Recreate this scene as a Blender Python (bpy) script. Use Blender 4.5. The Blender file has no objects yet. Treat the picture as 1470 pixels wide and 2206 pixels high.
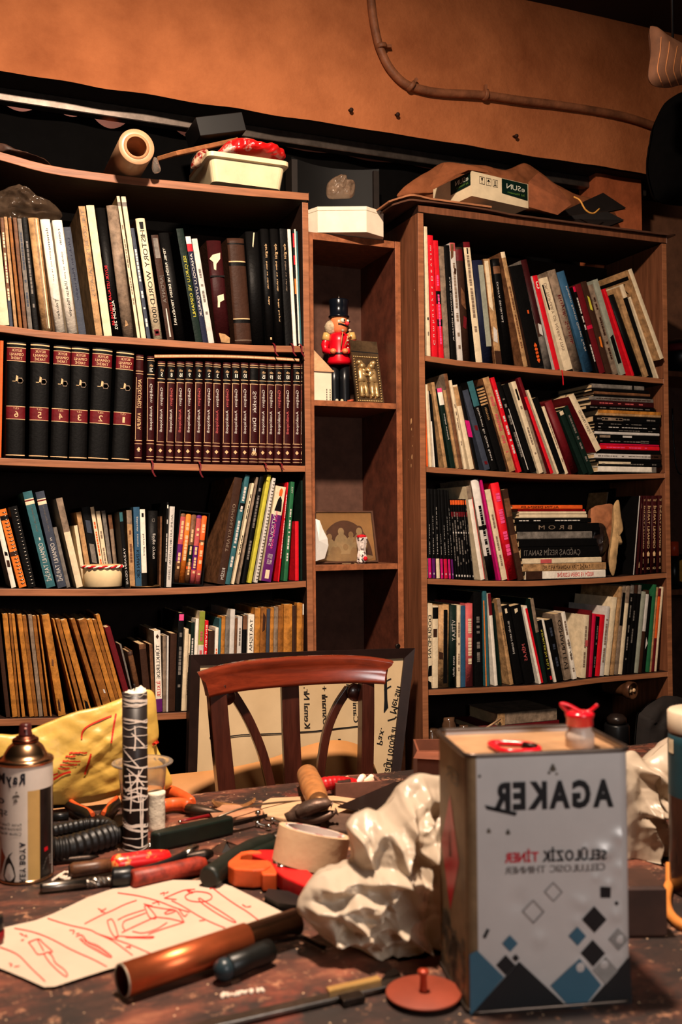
import bpy, math, random
from mathutils import Vector, Matrix, noise
random.seed(7)
SC = bpy.context.scene
COL = SC.collection
V = Vector
R_ = math.radians

# ------------------------------------------------------------------ camera
F = 2145.0
YAW, PITCH, ROLL = R_(22.4), math.atan(37 / F), R_(0.5)
CZ = 1.18
C = V((0, 0, CZ))
Fw = V((math.sin(YAW) * math.cos(PITCH), math.cos(YAW) * math.cos(PITCH), math.sin(PITCH)))
R0 = V((math.cos(YAW), -math.sin(YAW), 0))
U0 = R0.cross(Fw)
Rc = R0 * math.cos(ROLL) - U0 * math.sin(ROLL)
Uc = R0 * math.sin(ROLL) + U0 * math.cos(ROLL)
cd = bpy.data.cameras.new('camera')
cam = bpy.data.objects.new('camera', cd)
COL.objects.link(cam)
cam.matrix_world = Matrix(((Rc.x, Uc.x, -Fw.x, 0), (Rc.y, Uc.y, -Fw.y, 0), (Rc.z, Uc.z, -Fw.z, CZ), (0, 0, 0, 1)))
cd.sensor_fit = 'VERTICAL'
cd.sensor_height = 36.0
cd.lens = F * 36.0 / 2206
cd.clip_start = 0.05
cd.dof.use_dof = True
cd.dof.focus_distance = 2.25
cd.dof.aperture_fstop = 6.3
SC.camera = cam

# ------------------------------------------------------------------ light and exposure
vs = SC.view_settings
vs.view_transform = 'Standard'
vs.look = 'None'
vs.gamma = 1.0
vs.use_curve_mapping = False
vs.exposure = -0.14
w = bpy.data.worlds.new('world')
SC.world = w
w.use_nodes = True
w.node_tree.nodes['Background'].inputs[0].default_value = (1.0, 0.75, 0.55, 1)
w.node_tree.nodes['Background'].inputs[1].default_value = 0.0015


def lamp(name, kind, loc, target, energy, color, size=0.2, **k):
    l = bpy.data.lights.new(name, kind)
    l.energy = energy
    l.color = color
    if kind == 'AREA':
        l.shape = 'DISK'
        l.size = size
    else:
        l.shadow_soft_size = size
    for a, b in k.items():
        setattr(l, a, b)
    o = bpy.data.objects.new(name, l)
    COL.objects.link(o)
    o.location = loc
    if target is not None:
        o.rotation_euler = (V(target) - V(loc)).to_track_quat('-Z', 'Y').to_euler()
    return o


# hanging work lamp above the table (shaded, throws its light down and at the shelves)
lamp('ceiling_lamp_light', 'AREA', (0.34, 0.92, 2.60), (0.50, 1.85, 0.5), 76, (1.0, 0.78, 0.60), 0.13, spread=R_(150))
# added fill light behind the camera, brightens the tin and foreground
lamp('added_fill_light', 'AREA', (0.55, -0.22, 1.36), (0.50, 0.95, 0.85), 8.0, (1.0, 0.94, 0.90), 0.4)
# a lit passage behind the black curtain
lamp('passage_light', 'POINT', (0.3, 2.85, 2.0), None, 45.0, (1.0, 0.42, 0.30), 0.05)


# ------------------------------------------------------------------ pixels (of the 1470 x 2206 photograph) to points
def ray(px, py):
    return Fw + Rc * ((px - 735) / F) - Uc * ((py - 1103) / F)


def onY(px, py, Y):
    d = ray(px, py)
    return C + d * (Y / d.y)


def onZ(px, py, Z):
    d = ray(px, py)
    return C + d * ((Z - CZ) / d.z)


def onX(px, py, X):
    d = ray(px, py)
    return C + d * (X / d.x)


def atD(px, py, D):
    return C + ray(px, py) * D


TZ = 0.75


def T(px, py, h=0.0):
    return onZ(px, py, TZ + h)


# ------------------------------------------------------------------ materials
def lin(c):
    return tuple(((x / 255) / 12.92 if x / 255 <= 0.04045 else ((x / 255 + 0.055) / 1.055) ** 2.4) for x in c)


MATS = {}


def mat(name, rgb, rough=0.6, metal=0.0, var=0.18, scale=25.0, bump=0.0, bscale=60.0, rgb2=None, trans=0.0, alpha=1.0, coat=0.0,
        stretch=None, transl=0.0, spec=0.4, detail=5.0, ior=1.45, lo=0.35, hi=0.7):
    if name in MATS:
        return MATS[name]
    m = bpy.data.materials.new(name)
    m.use_nodes = True
    nt = m.node_tree
    b = nt.nodes['Principled BSDF']
    c1 = lin(rgb)
    c2 = lin(rgb2) if rgb2 else tuple(max(0, x * (1 - 2.2 * var)) for x in c1)
    tc = nt.nodes.new('ShaderNodeTexCoord')
    mp = nt.nodes.new('ShaderNodeMapping')
    nt.links.new(tc.outputs['Object'], mp.inputs[0])
    if stretch:
        mp.inputs['Scale'].default_value = stretch
    nz = nt.nodes.new('ShaderNodeTexNoise')
    nz.inputs['Scale'].default_value = scale
    nz.inputs['Detail'].default_value = detail
    nz.inputs['Roughness'].default_value = 0.65
    nt.links.new(mp.outputs[0], nz.inputs['Vector'])
    cr = nt.nodes.new('ShaderNodeValToRGB')
    cr.color_ramp.elements[0].position = lo
    cr.color_ramp.elements[1].position = hi
    cr.color_ramp.elements[0].color = (*c2, 1)
    cr.color_ramp.elements[1].color = (*c1, 1)
    nt.links.new(nz.outputs['Fac'], cr.inputs[0])
    nt.links.new(cr.outputs[0], b.inputs['Base Color'])
    b.inputs['Roughness'].default_value = rough
    b.inputs['Metallic'].default_value = metal
    b.inputs['Specular IOR Level'].default_value = spec
    b.inputs['Transmission Weight'].default_value = trans
    b.inputs['IOR'].default_value = ior
    b.inputs['Alpha'].default_value = alpha
    b.inputs['Coat Weight'].default_value = coat
    b.inputs['Coat Roughness'].default_value = 0.12
    if bump:
        n2 = nt.nodes.new('ShaderNodeTexNoise')
        n2.inputs['Scale'].default_value = bscale
        n2.inputs['Detail'].default_value = 6
        nt.links.new(mp.outputs[0], n2.inputs['Vector'])
        bp = nt.nodes.new('ShaderNodeBump')
        bp.inputs['Strength'].default_value = bump
        bp.inputs['Distance'].default_value = 0.004
        nt.links.new(n2.outputs['Fac'], bp.inputs['Height'])
        nt.links.new(bp.outputs[0], b.inputs['Normal'])
    if transl:
        tr = nt.nodes.new('ShaderNodeBsdfTranslucent')
        nt.links.new(cr.outputs[0], tr.inputs['Color'])
        mx = nt.nodes.new('ShaderNodeMixShader')
        mx.inputs[0].default_value = transl
        nt.links.new(b.outputs[0], mx.inputs[1])
        nt.links.new(tr.outputs[0], mx.inputs[2])
        nt.links.new(mx.outputs[0], nt.nodes['Material Output'].inputs[0])
    MATS[name] = m
    return m


PAL = dict(cr=(226, 206, 172), wh=(238, 228, 212), tn=(196, 152, 104), br=(122, 80, 52), db=(58, 36, 26), bk=(10, 9, 9), gy=(128, 120, 112),
           sl=(56, 62, 76), nv=(26, 30, 52), bl=(44, 82, 112), te=(48, 96, 104), gr=(36, 100, 62), dg=(16, 32, 26), ol=(134, 140, 50),
           ye=(196, 186, 60), go=(200, 130, 52), gd=(156, 96, 38), og=(222, 118, 38), rd=(214, 18, 34), cm=(200, 16, 60), mg=(196, 16, 106), pu=(92, 22, 98),
           dr=(98, 14, 22), mr=(50, 13, 15), ro=(190, 84, 84), gl=(224, 184, 136), pk=(240, 80, 140), og2=(226, 92, 34), sg=(150, 152, 136),
           wk=(205, 198, 190), lb=(150, 128, 108))


def pm(k):
    """printed board or paper of the palette"""
    return mat('print_' + k, PAL[k], rough=0.5 if k in ('bk', 'mr', 'dg', 'db') else 0.55, var=0.3 if k in ('go', 'gd', 'lb', 'tn', 'br', 'gy') else 0.14, scale=45, spec=0.12 if k in ('bk', 'mr', 'dg', 'db', 'nv') else 0.22, bump=0.15, bscale=150)


PAGES = mat('page_edges', (214, 184, 140), rough=0.85, var=0.22, scale=40, stretch=(6, 0.4, 0.4), spec=0.1)
WOOD_E = mat('shelf_front_edge', (158, 100, 66), rough=0.5, var=0.2, scale=14, stretch=(0.5, 6, 6), bump=0.15, bscale=30, spec=0.35)
WOOD_F = mat('shelf_face_shaded', (42, 24, 17), rough=0.55, var=0.2, scale=14, stretch=(0.5, 6, 6), bump=0.1, bscale=30, spec=0.25)  # faces darker than the edges, painting shade into recesses and undersides
WOOD_D = mat('case_side_veneer', (122, 74, 49), rough=0.5, var=0.22, scale=12, stretch=(6, 6, 0.5), bump=0.12, bscale=30, spec=0.3)
WOOD_K = mat('case_back_shaded', (34, 24, 20), rough=0.8, var=0.15, scale=30, spec=0.1)  # backs darkened to paint the shade inside the two bookcases
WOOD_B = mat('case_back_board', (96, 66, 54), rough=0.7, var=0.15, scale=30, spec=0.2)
BLACK = mat('black_plastic', (16, 15, 16), rough=0.35, var=0.1)
STEEL = mat('worn_steel', (150, 140, 130), rough=0.3, metal=1.0, var=0.2, scale=60)
DSTEEL = mat('dark_steel', (62, 52, 46), rough=0.42, metal=0.9, var=0.25, scale=60, bump=0.2)


# ------------------------------------------------------------------ mesh building
class MB:
    def __init__(s):
        s.v, s.f, s.m, s.s = [], [], [], []

    def add(s, vs, fs, mi=0, M=None, smooth=False):
        o = len(s.v)
        s.v += [(M @ V(p)) if M is not None else V(p) for p in vs]
        for f in fs:
            s.f.append(tuple(i + o for i in f))
            s.m.append(mi)
            s.s.append(smooth)
        return s

    def box(s, a, b, mi=0, M=None):
        (x0, y0, z0), (x1, y1, z1) = a, b
        vs = [(x0, y0, z0), (x1, y0, z0), (x1, y1, z0), (x0, y1, z0), (x0, y0, z1), (x1, y0, z1), (x1, y1, z1), (x0, y1, z1)]
        return s.add(vs, [(3, 2, 1, 0), (4, 5, 6, 7), (0, 1, 5, 4), (1, 2, 6, 5), (2, 3, 7, 6), (3, 0, 4, 7)], mi, M)

    def rbox(s, a, b, r, mi=0, M=None):
        """box with chamfered edges all round"""
        (x0, y0, z0), (x1, y1, z1) = a, b
        vs = []
        for z, q in ((z0, r), (z0 + r, 0), (z1 - r, 0), (z1, r)):
            k = r * 0.3 if q == 0 else r
            X0, X1, Y0, Y1 = x0 + q * 0.7, x1 - q * 0.7, y0 + q * 0.7, y1 - q * 0.7
            vs += [(X0 + k, Y0, z), (X1 - k, Y0, z), (X1, Y0 + k, z), (X1, Y1 - k, z), (X1 - k, Y1, z), (X0 + k, Y1, z), (X0, Y1 - k, z), (X0, Y0 + k, z)]
        fs = [tuple(range(7, -1, -1)), tuple(range(24, 32))]
        for j in range(3):
            for i in range(8):
                a_, b_ = j * 8 + i, j * 8 + (i + 1) % 8
                fs.append((a_, b_, b_ + 8, a_ + 8))
        return s.add(vs, fs, mi, M)

    def prism(s, pts, z0, z1, mi=0, M=None, smooth=False):
        n = len(pts)
        vs = [(p[0], p[1], z0) for p in pts] + [(p[0], p[1], z1) for p in pts]
        s.add(vs, [tuple(range(n - 1, -1, -1)), tuple(range(n, 2 * n))], mi, M)
        o = len(s.v) - 2 * n
        for i in range(n):
            j = (i + 1) % n
            s.f.append((o + i, o + j, o + n + j, o + n + i))
            s.m.append(mi)
            s.s.append(smooth)
        return s

    def lathe(s, prof, n=24, mi=0, M=None, smooth=True, mf=None, caps=True):
        vs, fs = [], []
        for (r, z) in prof:
            for i in range(n):
                a = 2 * math.pi * i / n
                vs.append((r * math.cos(a), r * math.sin(a), z))
        o = len(s.v)
        s.add(vs, [], mi, M)
        for k in range(len(prof) - 1):
            for i in range(n):
                j = (i + 1) % n
                s.f.append((o + k * n + i, o + k * n + j, o + (k + 1) * n + j, o + (k + 1) * n + i))
                s.m.append(mf(k, i, n) if mf else mi)
                s.s.append(smooth)
        if caps:
            for k, rev in ((0, True), (len(prof) - 1, False)):
                if prof[k][0] > 1e-5:
                    idx = [o + k * n + i for i in range(n)]
                    s.f.append(tuple(reversed(idx)) if rev else tuple(idx))
                    s.m.append(mf(min(k, len(prof) - 2), 0, n) if mf else mi)
                    s.s.append(False)
        return s

    def tube(s, pts, r, n=8, mi=0, M=None, closed=False, caps=True, flat=1.0, up=None, twist=0.0):
        pts = [V(p) for p in pts]
        N = len(pts)
        rs = list(r) if isinstance(r, (list, tuple)) else [r] * N
        ref = V(up) if up else None
        vs = []
        for k in range(N):
            a = pts[(k - 1) % N] if (closed or k > 0) else pts[k]
            b = pts[(k + 1) % N] if (closed or k < N - 1) else pts[k]
            t = (b - a).normalized()
            if ref is None:
                ref = V((0, 0, 1)) if abs(t.z) < 0.9 else V((1, 0, 0))
            nn = (ref - t * ref.dot(t)).normalized()
            bb = t.cross(nn)
            if not up:
                ref = nn
            for i in range(n):
                an = 2 * math.pi * i / n + twist * k
                vs.append(pts[k] + bb * (math.cos(an) * rs[k]) + nn * (math.sin(an) * rs[k] * flat))
        fs = []
        for k in range(N if closed else N - 1):
            for i in range(n):
                j = (i + 1) % n
                q = (k + 1) % N
                fs.append((k * n + i, k * n + j, q * n + j, q * n + i))
        s.add(vs, fs, mi, M, True)
        if caps and not closed:
            o = len(s.v) - N * n
            s.f.append(tuple(o + i for i in reversed(range(n))))
            s.f.append(tuple(o + (N - 1) * n + i for i in range(n)))
            s.m += [mi, mi]
            s.s += [False, False]
        return s

    def grid(s, fn, nu, nv, mi=0, smooth=True, mf=None):
        """fn(u, v) with u, v in 0..1"""
        o = len(s.v)
        for j in range(nv + 1):
            for i in range(nu + 1):
                s.v.append(V(fn(i / nu, j / nv)))
        for j in range(nv):
            for i in range(nu):
                a = o + j * (nu + 1) + i
                s.f.append((a, a + 1, a + nu + 2, a + nu + 1))
                s.m.append(mf(i / nu, j / nv) if mf else mi)
                s.s.append(smooth)
        return s

    def ball(s, c, r, n=10, mi=0, sc=(1, 1, 1), M=None):
        pr = [(max(1e-6, math.sin(math.pi * k / n)), -math.cos(math.pi * k / n)) for k in range(n + 1)]
        M2 = Matrix.Translation(V(c)) @ Matrix.Diagonal((r * sc[0], r * sc[1], r * sc[2], 1))
        return s.lathe(pr, 2 * n, mi, (M @ M2) if M is not None else M2, True, caps=False)

    def poly(s, pts, mi=0):
        return s.add(pts, [tuple(range(len(pts)))], mi)

    def text(s, st, fn, mi=0, size=1.0, x=0.0, y=0.0, fitw=None, bold=0.0):
        """fn maps text plane (u along reading direction, v up) to a point"""
        w0 = text_width(st, bold)
        k = size if fitw is None else fitw / max(w0, 1e-6)
        cx = x
        for ch in st:
            if ch == ' ':
                cx += 0.33 * k
                continue
            vs, fs, wd = glyph(ch, bold)
            ky = size
            o = len(s.v)
            s.v += [V(fn(cx + p[0] * k, y + p[1] * ky)) for p in vs]
            for f in fs:
                s.f.append(tuple(i + o for i in f))
                s.m.append(mi)
                s.s.append(False)
            cx += (wd + 0.09) * k
        return s

    def build(s, name, mats, parent=None, loc=None, bevel=0.0, subsurf=0):
        if not isinstance(mats, (list, tuple)):
            mats = [mats]
        if parent is not None:
            L = parent['_L']
            inv = Matrix.Translation(V(L)).inverted()
        elif loc is not None:
            inv = Matrix.Translation(V(loc)).inverted()
        else:
            xs = [p.x for p in s.v]
            ys = [p.y for p in s.v]
            zs = [p.z for p in s.v]
            loc = V(((min(xs) + max(xs)) / 2, (min(ys) + max(ys)) / 2, min(zs)))
            inv = Matrix.Translation(loc).inverted()
        if parent is not None and parent.get('_local'):
            inv = Matrix.Identity(4)
        me = bpy.data.meshes.new(name)
        me.from_pydata([tuple(inv @ p) for p in s.v], [], s.f)
        for m in mats:
            me.materials.append(m)
        me.polygons.foreach_set('material_index', s.m)
        me.polygons.foreach_set('use_smooth', s.s)
        me.update()
        o = bpy.data.objects.new(name, me)
        COL.objects.link(o)
        if parent is not None:
            o.parent = parent
        else:
            o.location = loc
        o['_L'] = tuple(loc) if loc is not None else tuple(parent['_L']) if parent is not None else (0, 0, 0)
        if bevel:
            bv = o.modifiers.new('bevel', 'BEVEL')
            bv.width = bevel
            bv.segments = 2
            bv.limit_method = 'ANGLE'
        if subsurf:
            ss = o.modifiers.new('sub', 'SUBSURF')
            ss.levels = subsurf
            ss.render_levels = subsurf
        return o


GLY = {}


def glyph(ch, bold=0.0):
    if (ch, bold) not in GLY:
        cu = bpy.data.curves.new('g', 'FONT')
        cu.body = ch
        cu.resolution_u = 3
        cu.offset = bold
        ob = bpy.data.objects.new('g', cu)
        COL.objects.link(ob)
        dg = bpy.context.evaluated_depsgraph_get()
        me = ob.evaluated_get(dg).to_mesh()
        vs = [tuple(v.co[:2]) for v in me.vertices]
        fs = [tuple(p.vertices) for p in me.polygons]
        ob.evaluated_get(dg).to_mesh_clear()
        bpy.data.objects.remove(ob)
        bpy.data.curves.remove(cu)
        if vs:
            x0 = min(v[0] for v in vs)
            wd = max(v[0] for v in vs) - x0
            vs = [(a - x0, b) for a, b in vs]
        else:
            wd = 0.3
        GLY[(ch, bold)] = (vs, fs, wd)
    return GLY[(ch, bold)]


def text_width(st, bold=0.0):
    return sum(0.33 if c == ' ' else glyph(c, bold)[2] + 0.09 for c in st)


def tag(o, label=None, cat=None, group=None, kind=None):
    if label:
        o['label'] = label
    if cat:
        o['category'] = cat
    if group:
        o['group'] = group
    if kind:
        o['kind'] = kind
    return o


def thing(name, label, cat, loc, group=None, rot=None, local=False):
    o = bpy.data.objects.new(name, None)
    COL.objects.link(o)
    o.empty_display_size = 0.05
    o.location = loc
    o['_L'] = tuple(loc)
    if local:
        o['_local'] = True
    if rot:
        o.rotation_euler = rot
    return tag(o, label, cat, group)


def frame(p, xdir, up=(0, 0, 1)):
    """matrix with origin p, local x along xdir, local z as near to up as it can be"""
    x = V(xdir).normalized()
    z = V(up)
    z = (z - x * z.dot(x)).normalized()
    y = z.cross(x)
    return Matrix(((x.x, y.x, z.x, p[0]), (x.y, y.y, z.y, p[1]), (x.z, y.z, z.z, p[2]), (0, 0, 0, 1)))


def zframe(p, zdir):
    z = V(zdir).normalized()
    x = V((1, 0, 0)) if abs(z.x) < 0.8 else V((0, 1, 0))
    x = (x - z * x.dot(z)).normalized()
    y = z.cross(x)
    return Matrix(((x.x, y.x, z.x, p[0]), (x.y, y.y, z.y, p[1]), (x.z, y.z, z.z, p[2]), (0, 0, 0, 1)))


def smooth_pts(pts, n=6, closed=False):
    """Catmull-Rom through pts"""
    P = [V(p) for p in pts]
    out = []
    N = len(P)
    for i in range(N if closed else N - 1):
        a = P[(i - 1) % N] if (closed or i > 0) else P[i] * 2 - P[i + 1]
        b, c = P[i], P[(i + 1) % N]
        d = P[(i + 2) % N] if (closed or i < N - 2) else c * 2 - b
        for k in range(n):
            t = k / n
            out.append(0.5 * ((2 * b) + (c - a) * t + (2 * a - 5 * b + 4 * c - d) * t * t + (3 * b - a - 3 * c + d) * t ** 3))
    if not closed:
        out.append(P[-1])
    return out


def crumple(p, f, seed=0.0, oct=4):
    """ridged creases, roughly -1..1"""
    q = V(p) * f + V((seed, seed * 1.7, -seed))
    q = q + V((noise.noise(q * 0.7), noise.noise(q * 0.7 + V((9, 3, 1))), noise.noise(q * 0.7 + V((2, 8, 5))))) * 0.6
    t, a, s = 0.0, 1.0, 0.0
    for _ in range(oct):
        t += a * (1 - 2.2 * abs(noise.noise(q)))
        s += a
        q = q * 2.1 + V((3.1, 1.7, 5.2))
        a *= 0.5
    return t / s


def folds(p, ang, f, seed):
    """straight sharp creases crossing in many directions, as in crumpled film"""
    q = p + V((noise.noise(p * 5 + V((seed, 0, 0))), noise.noise(p * 5 + V((0, seed, 3))), noise.noise(p * 5 + V((7, 0, seed))))) * .035
    rn = random.Random(int(seed * 100))
    t, s = 0.0, 0.0
    for i in range(11):
        a = ang + rn.gauss(0, .55) + (1.3 if i % 4 == 3 else 0)
        g = f * (.35 + .26 * i) * rn.uniform(.8, 1.2)
        d = (-q.x * math.sin(a) + q.z * math.cos(a) + q.y * rn.uniform(-.7, .7)) * g + rn.random() * 9
        m = max(0.0, min(1.0, .5 + 1.4 * noise.noise(p * 9 + V((i * 3.1, seed, 0)))))
        am = (1 / (.35 + .26 * i)) ** .9 * m
        t += am * (4 * abs(d - math.floor(d) - .5) - 1)
        s += am
    return t / (s + .6)


def inflate(mb, outline, Yc, front, back, amp, f, seed=1.0, rings=22, ang=None, center=None, mi=0, zmin=None, n_per=5, power=2.2, ysl=0.0, pleats=()):
    """a crumpled closed skin: the outline stands at Yc, bulging to front and back"""
    ol = smooth_pts([V((p[0], p[1], 0)) for p in outline], n_per, True)
    if center is None:
        cx = sum(p.x for p in ol) / len(ol)
        cy = sum(p.y for p in ol) / len(ol)
    else:
        cx, cy = center
    n = len(ol)

    def pleat(x, y):
        """folds of the film: a long slope on one side of a line, a steep drop on the other"""
        t = 0.0
        x2 = x + 9 * noise.noise(V((x * .02, y * .02, 1)))
        y2 = y + 9 * noise.noise(V((x * .02, y * .02, 7)))
        for pts, h, wp, wm in pleats:
            best, sg, tt = 1e9, 1, 0
            m = len(pts) - 1
            for i in range(m):
                (ax, ay), (bx, by) = pts[i], pts[i + 1]
                dx, dy = bx - ax, by - ay
                L = dx * dx + dy * dy
                k = max(0.0, min(1.0, ((x2 - ax) * dx + (y2 - ay) * dy) / L))
                ex, ey = x2 - ax - dx * k, y2 - ay - dy * k
                d = ex * ex + ey * ey
                if d < best:
                    best, sg, tt = d, dx * ey - dy * ex, (i + k) / m
            d = math.sqrt(best)
            w_ = wp if sg > 0 else wm
            if d < w_:
                e = 1 - d / w_
                t += h * (e * e * (1.6 - .6 * e)) * min(1.0, 5 * tt + .15) * min(1.0, 5 * (1 - tt) + .15)
        return t
    for side, bul in ((1, front), (-1, back)):
        o = len(mb.v)
        for k in range(rings + 1):
            s = 1 - k / rings
            for i in range(n):
                x, y = cx + (ol[i].x - cx) * s, cy + (ol[i].y - cy) * s
                base = onY(x, y, Yc + ysl * (y - cy))
                dep = bul * (1 - s ** power) ** 0.6
                p = base + V((-0.18, -1, 0)) * (dep * side)
                if pleats and side > 0:
                    dep += pleat(x, y) * min(1.0, 6 * (1 - s) + .1)
                    p = base + V((-0.18, -1, 0)) * dep
                e = min(1.0, 4 * (1 - s) + 0.25)
                c1 = crumple(p, f, seed) if ang is None else 1.3 * folds(p, ang, f, seed) + .3 * crumple(p, f, seed, 3)
                p = p + V((0.35 * crumple(p, f * 0.9, seed + 7) * amp, -side * c1 * amp, 0.6 * crumple(p, f * 1.1, seed + 3) * amp) if ang is None else (.0, -side * c1 * amp, .25 * c1 * amp)) * e
                if zmin is not None and p.z < zmin:
                    p.z = zmin
                mb.v.append(p)
        for k in range(rings):
            for i in range(n):
                j = (i + 1) % n
                q = (o + k * n + i, o + k * n + j, o + (k + 1) * n + j, o + (k + 1) * n + i)
                mb.f.append(q if side > 0 else tuple(reversed(q)))
                mb.m.append(mi)
                mb.s.append(True)
    return mb


ORD = ['first', 'second', 'third', 'fourth', 'fifth', 'sixth', 'seventh', 'eighth', 'ninth', 'tenth', 'eleventh', 'twelfth', 'thirteenth', 'fourteenth',
       'fifteenth', 'sixteenth', 'seventeenth', 'eighteenth', 'nineteenth', 'twentieth']
TENS = {20: 'twenty', 30: 'thirty', 40: 'forty', 50: 'fifty', 60: 'sixty'}


def ordinal(i):
    if i <= 20:
        return ORD[i - 1]
    t, u = i // 10 * 10, i % 10
    return {30: 'thirtieth', 40: 'fortieth', 50: 'fiftieth', 60: 'sixtieth'}[t] if u == 0 else TENS[t] + '-' + ORD[u - 1]
# ================================================================== the room
YB, YC, DEP = 2.20, 2.285, 0.25
PLASTER = mat('ochre_plaster', (180, 108, 66), rough=0.85, var=0.2, scale=5.0, bump=0.55, bscale=70, spec=0.15, rgb2=(134, 72, 40), lo=0.2, hi=0.62, detail=9)
DARKW = mat('dark_ceiling_paint', (44, 30, 24), rough=0.9, var=0.2, scale=6)  # dark base colour for the ceiling and right wall
FLOORM = mat('dusty_floor', (70, 52, 42), rough=0.8, var=0.25, scale=8)


def struct(o):
    return tag(o, kind='structure')


struct(MB().box((-2.2, -2.6, -0.05), (3.2, 3.3, 0.0)).build('floor', FLOORM))
struct(MB().box((-2.2, -2.6, 2.70), (3.2, 3.3, 2.76)).build('ceiling', DARKW))
# plastered beam over the shelves, with its slightly uneven face
mb = MB()
def beam_face(u, v):
    x, z = -1.2 + 3.42 * u, 2.25 + 0.46 * v
    r = 0.0035 * noise.noise(V((x * 3, z * 3, 0))) + 0.0018 * noise.noise(V((x * 11, z * 11, 4)))
    if v == 0:
        z += 0.0035 * noise.noise(V((x * 9, 1, 2)))
    return (x, 2.42 + r, z)
mb.grid(beam_face, 150, 24)
mb.box((-1.2, 2.432, 2.25), (2.22, 2.75, 2.71), 1)  # dark colour paints the shade on the beam's underside
struct(mb.build('wall_beam', [PLASTER, mat('beam_underside_shade', (30, 21, 17), rough=.9, var=.2)]))
struct(MB().box((-1.2, 3.15, 0.0), (3.2, 3.25, 2.7)).build('wall_back', PLASTER))
mb = MB()
mb.grid(lambda u, v: (1.86 + 0.17 * u, 2.47 + 0.003 * noise.noise(V((u * 3, v * 9, 1))), 2.26 * v), 8, 60)
mb.box((1.86, 2.475, 0), (2.03, 2.8, 2.26))
struct(mb.build('wall_pier', mat('pier_plaster', (182, 98, 60), rough=0.85, var=0.2, scale=9, bump=0.5, bscale=60, spec=0.1)))
struct(MB().box((2.62, -2.6, 0), (2.72, 3.3, 2.7)).build('wall_right', DARKW))
struct(MB().box((2.03, 2.62, 0), (2.7, 2.70, 2.7)).build('wall_recess', mat('recess_plaster', (120, 78, 54), rough=0.9, var=0.25, scale=7, bump=0.3)))

# steel rail under the beam
t = thing('curtain_rail', 'long grey metal rail fixed under the plaster beam', 'rail', (1.0, 2.515, 2.215))
MB().rbox((-1.2, 2.500, 2.216), (2.075, 2.530, 2.2485), 0.002).build('rail_bar', mat('rail_metal', (118, 106, 98), rough=0.38, metal=0.85, var=0.2, scale=30), t)
MB().box((2.02, 2.500, 2.196), (2.045, 2.532, 2.216)).build('end_stop', STEEL, t)
# black curtain with sagging scallops between its hooks
hooks = [-0.2, 0.17, 0.235, 0.30, 0.35, 0.385, 0.465, 0.595, 0.67, 0.86, 1.05, 1.25, 1.45, 1.65, 1.86]
sag = {0: .004, 1: .010, 2: .002, 3: .008, 4: .001, 5: .020, 6: .002, 7: .016, 8: .005, 9: .005, 10: .005, 11: .005, 12: .005, 13: .005}
def curtain(u, v):
    x = -0.2 + 2.06 * u
    k = max(i for i in range(len(hooks) - 1) if hooks[i] <= x + 1e-6)
    tt = min(1, (x - hooks[k]) / (hooks[k + 1] - hooks[k]))
    top = 2.2280 - sag[k] * math.sin(math.pi * tt) ** 0.8
    z = 0.4 + (top - 0.4) * v
    return (x, 2.552 + 0.010 * math.sin(x * 34) * (1 - 0.6 * v) + 0.006 * noise.noise(V((x * 5, z * 2, 0))), z)
mb = MB().grid(curtain, 260, 26)
tag(mb.build('curtain', mat('black_cloth', (9, 8, 8), rough=0.95, var=0.1, spec=0.05)), 'black scalloped curtain hanging behind the bookcases under the rail', 'curtain')

# conduit on the plaster
PIPE = mat('painted_conduit', (150, 92, 60), rough=0.6, var=0.25, scale=18, bump=0.3, bscale=90)
pp = [(797, -30), (803, 30), (812, 80), (822, 112), (842, 150), (872, 180), (905, 192), (950, 200), (1040, 205), (1120, 216), (1200, 226), (1290, 240), (1350, 252), (1412, 272)]
pts = smooth_pts([onY(a, b, 2.408) for a, b in pp], 6)
t = thing('conduit_pipe', 'old painted conduit pipe bending across the plaster beam', 'pipe', pts[20])
MB().tube(pts, 0.0115, 12).build('pipe_run', PIPE, t)
for (a, b), (dx, dz) in zip(((822, 100), (886, 186), (1046, 205)), ((0.2, -1), (0.8, -0.6), (1, -0.08))):
    p = onY(a, b, 2.405)
    m = MB().lathe([(0.0145, -0.006), (0.0155, -0.003), (0.0155, 0.003), (0.0145, 0.006)], 14, M=zframe(p, (dx, 0, dz)))
    q = V((-dz, 0, dx)).normalized()
    if q.z < 0:
        q = -q
    m.box((-0.004, -0.003, 0), (0.004, 0.006, 0.03), M=frame(p, (dx, 0, dz), q))
    m.build('clip', PIPE, t)
NAIL = mat('rusty_nail', (60, 36, 26), rough=0.7, metal=0.4, var=0.2)
for (a, b), lb in zip(((752, 238), (852, 248), (1107, 294)), ('leftmost of three nail heads in the plaster below the conduit pipe', 'middle nail head in the plaster, right above the rail', 'rightmost rusty nail head in the plaster above the paper bag')):
    p = onY(a, b, 2.42)
    tag(MB().lathe([(0.0, -0.002), (0.003, -0.002), (0.003, 0.012), (0.006, 0.013), (0.0055, 0.0165), (0.0, 0.0175)], 10, M=zframe(p, (0.1, -1, -0.25))).build('nail', NAIL), lb, 'nail', 'nails in the plaster beam')


# ================================================================== bookcases
def curve_z(samples, Y=YB):
    P = [onY(a, b, Y) for a, b in samples]
    xs = [p.x for p in P]
    zs = [p.z for p in P]
    def f(x):
        if x <= xs[0]:
            i = 0
        elif x >= xs[-1]:
            i = len(xs) - 2
        else:
            i = max(k for k in range(len(xs) - 1) if xs[k] <= x)
        t = (x - xs[i]) / (xs[i + 1] - xs[i])
        t = max(-1.5, min(1.5, t))
        return zs[i] + (zs[i + 1] - zs[i]) * t
    def g(x):
        return sum(f(x + d) for d in (-0.03, -0.015, 0, 0.015, 0.03)) / 5
    return g


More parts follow.
